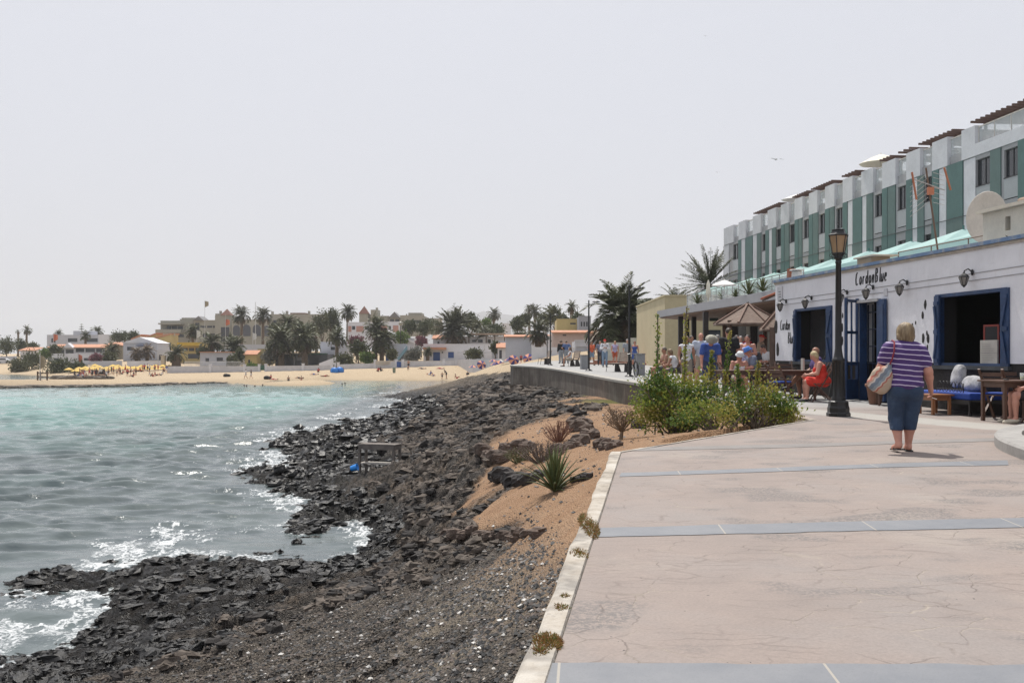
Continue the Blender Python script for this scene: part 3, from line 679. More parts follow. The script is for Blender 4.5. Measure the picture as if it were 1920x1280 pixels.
def surf_nets(f, lo, vox):
    ins = f < 0; c = [ins[i:ins.shape[0]-1+i, j:ins.shape[1]-1+j, l:ins.shape[2]-1+l] for i in (0,1) for j in (0,1) for l in (0,1)]
    s = sum(x.astype(np.int8) for x in c); act = (s > 0) & (s < 8); idx = -np.ones(act.shape, int); cells = np.argwhere(act); idx[act] = np.arange(len(cells))
    V = np.zeros((len(cells), 3)); cnt = np.zeros(len(cells)); off = np.array([(i,j,l) for i in (0,1) for j in (0,1) for l in (0,1)])
    for a in range(8):
        for b_ in range(a+1, 8):
            if abs(off[a]-off[b_]).sum() != 1: continue
            pa = cells+off[a]; pb = cells+off[b_]; fa = f[tuple(pa.T)]; fb = f[tuple(pb.T)]; m = (fa < 0) != (fb < 0)
            t = np.where(m, fa/np.where(m, fa-fb, 1), 0); V += np.where(m[:, None], pa+(pb-pa)*t[:, None], 0); cnt += m
    V = lo+vox*V/cnt[:, None]; faces = []
    for ax in range(3):
        sl0 = [slice(None)]*3; sl1 = [slice(None)]*3; sl0[ax] = slice(0, -1); sl1[ax] = slice(1, None)
        a = ins[tuple(sl0)]; b_ = ins[tuple(sl1)]; e = np.argwhere(a != b_); u, v = (ax+1) % 3, (ax+2) % 3
        e = e[(e[:, u] > 0) & (e[:, v] > 0) & (e[:, u] < f.shape[u]-1) & (e[:, v] < f.shape[v]-1)]
        if not len(e): continue
        q = []
        for du, dv in ((-1,-1),(0,-1),(0,0),(-1,0)):
            w = e.copy(); w[:, u] += du; w[:, v] += dv; q.append(idx[tuple(w.T)])
        q = np.stack(q, 1); flip = ~a[tuple(e.T)]; q[flip] = q[flip][:, ::-1]; faces.append(q)
    return V, np.concatenate(faces)
def sdf_obj(name, prims, mat, parent=None, vox=.02, k=.03, inflate=0, clips=(), noise=0, extra=None, attrs=None):
    V, Fc = sdf_surface(prims, vox, k, inflate, clips, noise)
    if extra is not None and len(extra.v):
        Fx = [f if len(f) == 4 else (f+(f[-1],)*(4-len(f)) if len(f) < 4 else None) for f in extra.f]
        tris = []
        for f in extra.f:
            if len(f) == 4: tris.append(f)
        Fc = np.r_[Fc, np.array(tris)+len(V)]; V = np.r_[V, np.array(extra.v)]
    return npmesh(name, V, Fc, mat, True, parent=parent)

def lerp(a, c, t): return tuple(np.asarray(a)*(1-t)+np.asarray(c)*t)
# skeletons: x right, y forward, z up, for a 1.70 m body
def skel(pose):
    J = dict(pel=(0,0,.95), wst=(0,0,1.08), chs=(0,.0,1.27), nk=(0,-.01,1.44), hd=(0,.015,1.59), look=(0,1,0),
             sL=(-.185,-.01,1.39), sR=(.185,-.01,1.39), eL=(-.245,-.04,1.11), eR=(.245,-.04,1.11), wL=(-.26,.05,.87), wR=(.26,.05,.87),
             hL=(-.09,0,.91), hR=(.09,0,.91), kL=(-.10,.02,.50), kR=(.10,.02,.50), aL=(-.105,-.03,.085), aR=(.105,-.03,.085), tL=(-.12,.15,.03), tR=(.12,.15,.03))
    def sh(keys, dx=0, dy=0, dz=0):
        for q in keys: J[q] = (J[q][0]+dx, J[q][1]+dy, J[q][2]+dz)
    up = ['pel','wst','chs','nk','hd','sL','sR','eL','eR','wL','wR','hL','hR']
    if pose == 'walk':
        J.update(kL=(-.09,.16,.51), aL=(-.09,.22,.10), tL=(-.1,.39,.06), kR=(.09,.0,.49), aR=(.095,-.30,.17), tR=(.10,-.16,.04),
                 eL=(-.245,-.12,1.13), wL=(-.27,-.08,.89), eR=(.245,.05,1.12), wR=(.24,.20,.92)); sh(up, 0, 0, -.01)
    elif pose == 'hold':      # both hands before the chest
        J.update(eL=(-.26,.04,1.13), eR=(.26,.04,1.13), wL=(-.10,.26,1.16), wR=(.10,.26,1.18))
    elif pose == 'hips': J.update(eL=(-.36,-.1,1.15), wL=(-.19,.02,1.0), eR=(.36,-.1,1.15), wR=(.19,.02,1.0))
    elif pose == 'wave': J.update(eR=(.40,.05,1.5), wR=(.30,.12,1.72))
    elif pose in ('sit', 'sitlean', 'sitcross'):
        sh(up, 0, 0, -.43); J.update(kL=(-.12,.43,.50), kR=(.12,.43,.50), aL=(-.12,.42,.09), aR=(.12,.44,.09), tL=(-.13,.60,.03), tR=(.13,.62,.03),
            eL=(-.25,.08,.72), eR=(.25,.08,.72), wL=(-.14,.32,.62), wR=(.14,.32,.62))
        if pose == 'sitlean':
            for q, t in (('wst',.03),('chs',.09),('nk',.17),('hd',.22),('sL',.14),('sR',.14),('eL',.12),('eR',.12)): J[q] = (J[q][0], J[q][1]+t, J[q][2]-t*.15)
            J.update(wL=(-.10,.42,.66), wR=(.12,.44,.62))
        if pose == 'sitcross': J.update(kL=(-.05,.44,.58), aL=(.10,.62,.32), tL=(.13,.78,.25), kR=(.10,.42,.50), aR=(.10,.38,.09))
    elif pose == 'ground':
        for q, p in dict(pel=(0,0,.14), wst=(0,-.06,.27), chs=(0,-.14,.44), nk=(0,-.2,.61), hd=(0,-.2,.76), sL=(-.185,-.2,.56), sR=(.185,-.2,.56), eL=(-.24,-.32,.32), eR=(.24,-.30,.34),
            wL=(-.26,-.38,.08), wR=(.2,-.02,.38), hL=(-.09,.04,.12), hR=(.09,.04,.12), kL=(-.1,.42,.34), kR=(.1,.40,.40), aL=(-.1,.74,.08), aR=(.1,.66,.08), tL=(-.1,.90,.08), tR=(.1,.82,.07)).items(): J[q] = p
    elif pose == 'lie':
        for q, p in dict(pel=(0,0,.13), wst=(0,-.14,.14), chs=(0,-.33,.14), nk=(0,-.5,.14), hd=(0,-.65,.14), sL=(-.18,-.45,.12), sR=(.18,-.45,.12), eL=(-.28,-.22,.07), eR=(.3,-.6,.08),
            wL=(-.26,.02,.05), wR=(.12,-.78,.07), hL=(-.09,.04,.12), hR=(.09,.04,.12), kL=(-.1,.46,.13), kR=(.12,.45,.26), aL=(-.1,.86,.08), aR=(.12,.80,.08), tL=(-.12,.92,.16), tR=(.12,.95,.08)).items(): J[q] = p
        J['look'] = (0, 0, 1)
    elif pose == 'stoop':
        for q, t in (('wst',.04),('chs',.16),('nk',.27),('hd',.38),('sL',.25),('sR',.25),('eL',.28),('eR',.28),('wL',.3),('wR',.3)): J[q] = (J[q][0], J[q][1]+t, J[q][2]-t*.28)
    return J
def body_prims(J, g=1.0, fem=False):
    a = lambda q: np.asarray(J[q], float)
    gl = g**.75; up = (a('nk')-a('pel')); up /= np.linalg.norm(up); hd, nk = a('hd'), a('nk')
    lk = np.asarray(J['look'], float); hu = (hd-nk)/np.linalg.norm(hd-nk); fw = lk-hu*(lk@hu); fw /= np.linalg.norm(fw); rt = np.cross(fw, hu); Rm = np.stack([rt, fw, hu], 1)
    ax = a('sR')-a('sL'); ax /= np.linalg.norm(ax); fy = np.cross(up, ax); Rt = np.stack([ax, fy, up], 1)
    E_ = lambda c, r, Rr=None: ('ell', c, r, Rr)
    P = {}
    P['head'] = [E_(hd+fw*.0+hu*.02, (.073,.092,.095), Rm), E_(hd+fw*.022-hu*.05, (.055,.065,.065), Rm), ('cap', hd+fw*.09-hu*.0, hd+fw*.108-hu*.025, .008, .014),
                 ('cap', hd+rt*.074-hu*.01, hd+rt*.078+hu*.015, .012, .014), ('cap', hd-rt*.074-hu*.01, hd-rt*.078+hu*.015, .012, .014)]
    P['neck'] = [('cap', nk-up*.03, hd-hu*.07, .056*gl, .052*g**.5)]
    w = a('wst'); c = a('chs'); p = a('pel'); wd = .128*g if not fem else .115*g
    P['torso'] = [E_(c, (.160*g**.9, .105*g, .17), Rt), E_(w, (wd, .09*g**1.1, .15), Rt), E_(c+up*.10, (.155*g**.5, .075*g**.6, .07), Rt)]
    if g > 1.15: P['torso'].append(E_(w-up*.02+fy*.02, (.145*g, .11*g, .15), Rt))
    if fem: P['torso'] += [E_(c+fy*.08*g+ax*.07-up*.01, (.062*gl,)*3), E_(c+fy*.08*g-ax*.07-up*.01, (.062*gl,)*3)]
    P['hips'] = [E_(p, (.158*g if fem else .150*g, .105*g, .11), Rt), E_(p-fy*.05*g+ax*.07-up*.03, (.078*g,.075*g,.085)), E_(p-fy*.05*g-ax*.07-up*.03, (.078*g,.075*g,.085))]
    for s in 'LR':
        P['uarm'+s] = [('cap', a('s'+s), a('e'+s), .056*gl, .042*gl)]
        P['farm'+s] = [('cap', a('e'+s), a('w'+s), .041*gl, .027*g**.4)]
        P['thigh'+s] = [('cap', a('h'+s), a('k'+s), .088*gl, .056*gl)]
        P['calf'+s] = [('cap', a('k'+s), lerp(a('k'+s), a('a'+s), .35), .054*gl, .056*gl), ('cap', lerp(a('k'+s), a('a'+s), .35), a('a'+s), .055*gl, .035*g**.4)]
        P['foot'+s] = [('cap', a('a'+s)+(0,0,-.02), a('t'+s), .038, .028)]
    P['_'] = (Rm, Rt, hd, rt, fw, hu, up, ax, fy)
    return P
def hand_parts(J, s, curl=.35, sc=1.0):
    """palm prims and five separate bent finger tubes"""
    e = np.asarray(J['e'+s], float); w = np.asarray(J['w'+s], float); d = (w-e)/np.linalg.norm(w-e)
    x = np.array((1., 0, 0)) if s == 'R' else np.array((-1., 0, 0)); out = x-d*(x@d)
    if np.linalg.norm(out) < .2: out = np.array((0, 0, 1.))-d*d[2]
    out /= np.linalg.norm(out); fwd = np.cross(out, d) if s == 'R' else np.cross(d, out)
    if fwd[1] < 0 and abs(d[2]) > .5: fwd = -fwd
    pc = w+d*.045*sc; palm = [('cap', w+d*.0, w+d*.02*sc, .024*sc, .026*sc), ('cap', w+d*.03*sc+fwd*.016*sc, w+d*.075*sc+fwd*.020*sc, .018*sc, .015*sc), ('cap', w+d*.03*sc-fwd*.016*sc, w+d*.07*sc-fwd*.022*sc, .018*sc, .015*sc), ('cap', w+d*.03*sc, w+d*.078*sc, .018*sc, .015*sc)]
    mb = MB(); inw = -out
    for i, (o, L) in enumerate(((.028,.068),(.010,.078),(-.009,.073),(-.027,.058))):
        p0 = w+d*.07*sc+fwd*o*sc; c1 = curl*(1+.12*i)
        p1 = p0+(d*math.cos(c1)+inw*math.sin(c1))*L*.42*sc; p2 = p1+(d*math.cos(2*c1)+inw*math.sin(2*c1))*L*.33*sc; p3 = p2+(d*math.cos(2.8*c1)+inw*math.sin(2.8*c1))*L*.28*sc
        mb.tube([p0-d*.02*sc, p0, p1, p2, p3], [.0095*sc, .0095*sc, .0085*sc, .0078*sc, .0055*sc], 6, cap=False)
    t0 = w+d*.02*sc+fwd*.02*sc; t1 = t0+(d*.6+fwd*.75+inw*.2)*.035*sc; t2 = t1+(d*.85+fwd*.4+inw*.35)*.030*sc
    mb.tube([t0, t1, t2], [.013*sc, .011*sc, .007*sc], 6, cap=False)
    return palm, mb
SKIN = M('skin', (.50, .285, .205), .55, .08, 6, .05); SKIN_T = M('skin_tanned', (.36, .18, .115), .5, .08, 6, .05); SKIN_R = M('skin_reddened', (.52, .25, .18), .55, .1, 6, .05)
def cloth(name, c): return M('cloth_'+name, c, .85, .10, 9, .25)
def person(label, pose, loc, rz=0, h=1.7, g=1.0, fem=False, skin=None, top=None, bottom=None, hair=((.05,.035,.025), 'short'), hat=None, shoes=(.04,.04,.04), group=None,
           vox=.020, J=None, look=None, extra=None, bag=None):
    """top = (material, kind) kinds tee / tank / long / strap ; bottom kinds trousers / shorts / capri / skirt / dress / brief"""
    J = J or skel(pose); skin = skin or SKIN
    if look: J['look'] = look
    t = thing('person', label, 'person', loc, rz, group); t.scale = (h/1.7,)*3
    P = body_prims(J, g, fem); Rm, Rt, hd, rt, fw, hu, up, ax, fy = P['_']
    ex = MB(); pal = []
    for s in 'LR':
        pp, m = hand_parts(J, s); pal += pp; ex.add(m.v, m.f)
    allp = [q for k_, v in P.items() if k_ != '_' for q in v]+pal
    sdf_obj('body', allp, skin, t, vox, .028, extra=ex)
    pel, nk = np.asarray(J['pel']), np.asarray(J['nk'])
    if top:
        m, kd = top; pr = P['torso']+[P['hips'][0]]
        for s in 'LR':
            a, c = J['s'+s], J['e'+s]; gl = g**.75
            f = {'tee': .62, 'long': 1.0, 'tank': .02, 'strap': None}[kd]
            if f is None: continue
            if kd == 'tank': pr.append(('cap', a, lerp(a, nk, .35), .045*gl, .045))
            else: pr.append(('cap', a, lerp(a, c, f), .064*gl, .060*gl if kd == 'tee' else .05*gl))
            if kd == 'long': pr.append(('cap', c, lerp(c, J['w'+s], .92), .047*gl, .036*gl))
        cl = [(nk+up*.035, up), (pel-up*.07, -up)]
        if kd == 'strap': cl = [(np.asarray(J['chs'])+up*.045, up), (pel-up*.06, -up)]
        sdf_obj('shirt' if kd != 'strap' else 'top', pr, m, t, vox*.9, .035, .014, cl, .004)
    if bottom:
        m, kd = bottom; pr = list(P['hips']); fr = {'trousers': (1, .93), 'capri': (1, .5), 'shorts': (.72, 0), 'brief': (.18, 0), 'skirt': None, 'dress': None}[kd]; inf = .014
        if fr:
            for s in 'LR':
                gl = g**.75; hh, kk, aa = J['h'+s], J['k'+s], J['a'+s]
                pr.append(('cap', hh, lerp(hh, kk, fr[0]), .088*gl, .088*gl+(.062*gl-.088*gl)*fr[0]))
                if fr[1]: pr.append(('cap', kk, lerp(kk, aa, fr[1]), .060*gl, .052*gl))
            inf = .012 if kd != 'brief' else .008; cl = [(pel+up*.10, up)]
        else:
            kl, kr = np.asarray(J['kL']), np.asarray(J['kR']); ff = .75 if kd == 'skirt' else .85
            for s in 'LR': pr.append(('cap', J['h'+s], lerp(J['h'+s], J['k'+s], ff), .088*g, .082*g))
            pr.append(('cap', lerp(J['hL'], J['hR'], .5), np.asarray(lerp(kl, kr, .5))*ff+pel*(1-ff), .09*g, .085*g)); cl = [(pel+up*(.10 if kd == 'skirt' else .14), up)]
            if kd == 'dress': pr += P['torso']; cl = [(np.asarray(J['chs'])+up*.06, up)]
        sdf_obj({'dress': 'dress', 'skirt': 'skirt', 'shorts': 'shorts', 'brief': 'swimwear'}.get(kd, 'trousers'), pr, m, t, vox*.9, .03, inf, cl, .003)
    if hair:
        c, kd = hair; hm = M('hair_%02d%02d%02d' % tuple(int(x*99) for x in c), c, .5, .25, 20, .6)
        pr = [('ell', hd+hu*.035-fw*.014, (.081, .093, .092), Rm)]
        if kd == 'bob': pr += [('ell', hd-hu*.02-fw*.03, (.087,.075,.10), Rm)]
        if kd == 'long': pr += [('cap', hd-fw*.04, hd-fw*.06-hu*.22, .07, .055)]
        if kd == 'pony': pr += [('cap', hd-fw*.10+hu*.03, hd-fw*.13-hu*.13, .03, .02)]
        cl = [(hd+fw*.055+hu*.03, fw*.9-hu*.55)] if kd != 'bald' else []
        if kd == 'fringe': cl = []
        if kd != 'bald': sdf_obj('hair', pr, hm, t, vox*.7, .03, 0, cl, .003)
    if hat:
        c, kd = hat; hm = cloth('hat_%02d%02d%02d' % tuple(int(x*99) for x in c), c); mb = MB(); mb.T = Matrix.Translation(hd) @ Matrix(np.block([[Rm, np.zeros((3,1))], [np.zeros((1,3)), np.ones((1,1))]]).tolist())
        if kd == 'cap': mb.lathe([(.092,.035),(.094,.06),(.085,.095),(.055,.118),(.01,.127)], 14, (0,-.008,0)); mb.add([(-.06,.07,.05),(.06,.07,.05),(.05,.165,.035),(-.05,.165,.035),(-.06,.07,.042),(.06,.07,.042),(.05,.165,.027),(-.05,.165,.027)], [(0,1,2,3),(7,6,5,4),(0,3,7,4),(1,5,6,2),(2,6,7,3)])
        else:
            br = .17 if kd == 'brim' else .13; mb.lathe([(br,.015),(br+.004,.022),(.10,.045),(.095,.09),(.075,.118),(.01,.125)], 18, (0,-.008,0))
        mb.build('hat', hm, t)
    mb = MB()
    for sgn in (-1, 1): mb.ball(hd+rt*.03*sgn+fw*.083+hu*.005, .011, 6, 4)
    mb.build('eyes', M('eye_dark', (.03,.025,.02), .2, 0, 3, 0), t)
    if shoes is not None:
        sm = M('shoe_%02d%02d%02d' % tuple(int(x*99) for x in shoes), shoes, .6, .1)
        for s in 'LR':
            a, c = np.asarray(J['a'+s], float), np.asarray(J['t'+s], float); d = (c-a)/np.linalg.norm(c-a)
            sdf_obj('shoe', [('cap', a+(0,0,-.035)-d*.02, c+(0,0,-.002)+d*.01, .036, .030), ('cap', a+(0,0,-.045), c+(0,0,-.01), .034, .030)], sm, t, vox*.7, .02, .006, [((0,0,a[2]-.01), (0,0,1))])
    if bag:
        mb = MB(); mb.ball((0,-.19*g,1.2), .17, 12, 8, sc=(.95,.6,1.25)); mb.tube([(-.12,-.10,1.38),(-.13,.08,1.42),(-.14,.12,1.25)], .012, 6); mb.tube([(.12,-.10,1.38),(.13,.08,1.42),(.14,.12,1.25)], .012, 6)
        mb.build('backpack', cloth('bag', bag), t)
    return t

# ---- the woman in the striped shirt
def stripe_mat():
    b = NB('purple_striped_jersey'); co = b.co(); sp = b.n('ShaderNodeSeparateXYZ'); b.l(co, sp.inputs[0]); nz = b.noise(co, 3.5, 3)
    v = b.math('ADD', b.math('ADD', sp.outputs[2], b.math('MULTIPLY', sp.outputs[0], .10)), b.math('MULTIPLY', nz, .045))
    fr = b.math('FRACT', b.math('MULTIPLY', v, 1/.066)); st = b.ramp(fr, [(.0, 1), (.17, 1), (.21, 0), (.97, 0)])
    c = b.mix(st, b.ramp(b.noise(co, 6, 3), [(.3, (.062,.030,.135)), (.7, (.078,.038,.155))]), (.60,.52,.68)); b.col(c); b.rough(.85)
    b.bump(b.math('ADD', b.noise(co, 5, 4, .6), b.math('MULTIPLY', b.noise(co, 90, 2), .15)), .6, .03); return b.m
def denim_mat():
    b = NB('blue_denim'); co = b.co(); c = b.ramp(b.noise(co, 5, 5, .65), [(.3, (.020,.036,.072)), (.55, (.032,.056,.105)), (.75, (.058,.092,.15))]); b.col(c); b.rough(.9)
    b.bump(b.math('ADD', b.noise(b.co('Object', (1, 1, 3)), 7, 4), b.math('MULTIPLY', b.noise(co, 160, 1), .2)), .6, .02); return b.m
def hair_mat():
    b = NB('blond_hair'); co = b.co('Object', (1, 1, .12)); n = b.noise(co, 60, 4, .7); sp = b.n('ShaderNodeSeparateXYZ'); b.l(b.co(), sp.inputs[0])
    c = b.ramp(n, [(.3, (.16,.10,.05)), (.5, (.36,.26,.14)), (.7, (.62,.50,.31))]); c = b.mix(b.ramp(b.math('MULTIPLY', b.math('ADD', sp.outputs[2], b.math('MULTIPLY', n, .06)), .5), [(.755, .0), (.79, .35)]), c, (.65,.52,.33))
    c2 = b.mix(b.ramp(b.noise(b.co('Object', (1,1,.4)), 9, 2), [(.45, .0), (.6, .6)]), c, (.13,.08,.045)); b.col(c2); b.rough(.45); b.bump(n, .7, .01); return b.m
def woman():
    p0 = G(1697, 846); t = thing('person', 'woman seen from behind in purple and white striped shirt and cropped jeans', 'person', p0, R(-4))
    J = dict(pel=(0,0,.83), wst=(0,.02,1.0), chs=(0,.03,1.18), nk=(.0,.03,1.37), hd=(.005,.06,1.505), look=(.25,1,0), sL=(-.20,.01,1.315), sR=(.195,.0,1.28), eL=(-.275,.12,1.04), eR=(.275,-.03,1.02),
             wL=(-.16,.32,.98), wR=(.335,.05,.80), hL=(-.105,0,.78), hR=(.10,0,.78), kL=(-.105,.04,.42), kR=(.075,.03,.42), aL=(-.115,-.12,.115), aR=(.045,.02,.085), tL=(-.13,.03,.05), tR=(.075,.20,.035))
    P = body_prims(J, 1.42, True); P['head'] = body_prims(J, 1.1, True)['head']; P['hips'] = [('ell', (0,0,.80), (.17,.12,.12))]; P['torso'] = body_prims(J, 1.15, True)['torso']
    ex = MB(); pal = []
    for s, c in (('L', .5), ('R', .42)):
        pp, m = hand_parts(J, s, c, .98); pal += pp; ex.add(m.v, m.f)
    for s in 'LR':
        P['calf'+s] = [('cap', J['k'+s], lerp(J['k'+s], J['a'+s], .4), .068, .066), ('cap', lerp(J['k'+s], J['a'+s], .4), J['a'+s], .065, .040)]
        P['foot'+s] = [('cap', np.asarray(J['a'+s])+(0,-.03,-.035), np.asarray(J['t'+s])-(0,.04,0), .036, .030), ('cap', np.asarray(J['a'+s])+(0,0,-.02), np.asarray(J['t'+s])-(.015,.05,.0), .036, .034)]
        P['uarm'+s] = [('cap', J['s'+s], J['e'+s], .070, .058)]; P['farm'+s] = [('cap', J['e'+s], lerp(J['e'+s], J['w'+s], .35), .057, .052), ('cap', lerp(J['e'+s], J['w'+s], .35), J['w'+s], .052, .029)]
    sdf_obj('body', [q for k_, v in P.items() if k_ != '_' for q in v]+pal, SKIN_R, t, .010, .026, extra=ex)
    # loose shirt: wide over the back, straight hem
    sh = [('ell', (0,.02,1.22), (.235,.155,.19)), ('ell', (0,.02,1.02), (.228,.175,.21)), ('ell', (-.005,.0,.86), (.232,.18,.14)), ('cap', (-.14,.02,1.33), (.13,.02,1.32), .075, .078),
          ('cap', J['sL'], lerp(J['sL'], J['eL'], .50), .080, .083), ('cap', J['sR'], lerp(J['sR'], J['eR'], .55), .080, .086), ('ell', (0,.03,1.36), (.10,.085,.06))]
    e = np.asarray(J['eR'])-np.asarray(J['sR']); e /= np.linalg.norm(e)
    sdf_obj('shirt', sh, stripe_mat(), t, .009, .03, .006, [((0,0,.775), (.03,0,-1)), ((0,.03,1.415), (0,.25,1))], .0035)
    je = [('ell', (0,-.01,.79), (.218,.155,.14)), ('ell', (-.095,-.06,.765), (.115,.115,.12)), ('ell', (.085,-.06,.765), (.115,.115,.12))]
    for s in 'LR': je += [('cap', np.asarray(J['h'+s])+(0,-.01,-.06), J['k'+s], .118, .086), ('cap', J['k'+s], lerp(J['k'+s], J['a'+s], .52), .088, .076)]
    sdf_obj('cropped_jeans', je, denim_mat(), t, .009, .022, .004, [((0,0,.275), (0,0,-1)), ((0,0,.9), (0,0,1))], .003)
    hd = np.asarray(J['hd']); hs = [('ell', hd+(.0,-.018,.035), (.094,.105,.105)), ('ell', hd+(.02,-.045,-.035), (.100,.082,.10)), ('cap', hd+(-.055,-.04,-.02), hd+(-.05,-.035,-.085), .05, .032), ('cap', hd+(.065,-.01,-.01), hd+(.095,.0,-.115), .05, .030), ('cap', hd+(.02,-.06,-.02), hd+(.05,-.07,-.10), .05, .032)]
    r_ = np.random.default_rng(8); n = 1500; az = r_.uniform(math.radians(150), math.radians(400), n); V = []; w_ = .0016+.0014*r_.random(n); jj = 1+.035*r_.normal(size=n); en = r_.uniform(95, 128, n); st = r_.uniform(4, 60, n); sway = r_.normal(size=n)*.18
    for q in np.linspace(0, 1, 9):
        ph = np.radians(st+(en-st)*q); a2 = az+sway*q; rx_, ry_, rz_ = .106*jj, .106*jj, .112*jj; x = hd[0]+.012+rx_*np.sin(np.minimum(ph, 1.75))*np.cos(a2); y = hd[1]-.025+ry_*np.sin(np.minimum(ph, 1.75))*np.sin(a2); z = hd[2]+.028+rz_*np.cos(np.minimum(ph, 1.6))-.13*np.maximum(ph-1.5, 0)-.05*np.maximum(q-.75, 0)
        tx, ty = -np.sin(a2), np.cos(a2); V.append(np.stack([x-tx*w_, y-ty*w_, z], 1)); V.append(np.stack([x+tx*w_, y+ty*w_, z], 1))
    V = np.stack(V, 1); i_ = np.arange(8)*2; f_ = np.stack([i_, i_+1, i_+3, i_+2], 1); strands = (V.reshape(-1, 3), (f_[None]+18*np.arange(n)[:, None, None]).reshape(-1, 4))
    hr_ = sdf_obj('hair', hs, hair_mat(), t, .008, .02, 0, [(hd+(.03,.065,.0), (.25,.85,-.35))], .006)
    npmesh('hair_strands', strands[0], strands[1], hair_mat(), True, parent=hr_)
    sm = M('flip_flop_black', (.02,.018,.018), .55, .1)
    for s in 'LR':
        a, c = np.asarray(J['a'+s], float), np.asarray(J['t'+s], float); dz = (.0, 0, 0); mb = MB()
        q0 = a+(0,-.06,-.075); q1 = c+(0,.03,-.025)
        mb.bar(q0, q1, .088, .018, 0); mb.tube([lerp(q0, q1, .45)+np.array((.045,0,.01)), c+(0,-.045,.045), lerp(q0, q1, .45)+np.array((-.045,0,.01))], .009, 6); mb.tube([c+(0,-.045,.045), c+(0,.0,-.005)], .007, 6)
        mb.build('flip_flop', sm, t, bevel=.006)
    mb = MB(); w = np.asarray(J['wR']); mb.lathe([(.034,-.008),(.037,0),(.034,.008)], 14, w+(-.005,0,.03)); mb.build('bracelet', M('red_beads', (.45,.03,.02), .4), t)
    b = NB('patterned_bag_cloth'); co = b.co(); sp = b.n('ShaderNodeSeparateXYZ'); b.l(co, sp.inputs[0])
    d = b.math('ADD', b.math('MULTIPLY', sp.outputs[0], .62), b.math('MULTIPLY', sp.outputs[2], -.55)); zig = b.math('PINGPONG', b.math('ADD', b.math('MULTIPLY', sp.outputs[2], 1.0), b.math('MULTIPLY', sp.outputs[0], .7)), .05)
    q = b.math('ADD', b.math('ADD', d, b.math('MULTIPLY', zig, .22)), .95); base = (.47,.37,.28)
    c = b.ramp(q, [(.0, base), (.24, base)])
    r_ = b.n('ShaderNodeValToRGB'); r_.color_ramp.interpolation = 'CONSTANT'; el = r_.color_ramp.elements
    for i in range(8): el.new(.5)
    for e_, (pp, cc) in zip(el, [(0, base), (.155, (.40,.12,.09)), (.168, (.50,.30,.22)), (.185, (.62,.54,.48)), (.20, (.17,.21,.26)), (.235, (.27,.33,.38)), (.262, (.60,.50,.42)), (.275, (.42,.13,.10)), (.29, (.50,.38,.28)), (.33, base)]): e_.position = pp; e_.color = (*cc, 1)
    b.l(q, r_.inputs[0]); b.col(b.mix(b.ramp(b.noise(co, 12, 4), [(.3, 0), (.8, .3)]), r_.outputs[0], (.25,.19,.14))); b.rough(.9); b.bump(b.noise(co, 8, 4, .6), .7, .03)
    bg = sdf_obj('shoulder_bag', [('ell', (-.33,-.05,.87), (.155,.10,.12)), ('ell', (-.305,-.05,.96), (.135,.085,.13)), ('cap', (-.26,-.06,1.00), (-.215,-.07,1.10), .085, .03), ('cap', (-.42,-.05,.89), (-.30,-.05,.80), .055, .07)], b.m, None, .010, .035, 0, (), .005)
    bg.location = p0; bg.rotation_euler = (0, 0, R(-4)); tag(bg, 'beige cloth bag with red and grey zigzag bands hanging at the striped woman\'s left side', 'bag')
    mb = MB(); mb.tube([(-.22,-.075,1.09), (-.20,-.13,1.18), (-.175,-.135,1.28), (-.155,-.07,1.40), (-.15,.03,1.42), (-.18,.15,1.30), (-.24,.12,1.1)], .011, 6); mb.build('strap', M('red_strap', (.22,.025,.04), .8), bg)
    w2 = np.asarray(J['wR'])+(.03,.04,-.115); mb = MB(); mb.tube([w2, w2+(.055,-.02,-.02)], .004, 6); mb.build('cigarette', M('cigarette_paper', (.75,.72,.68), .8), t)
    return t
woman()
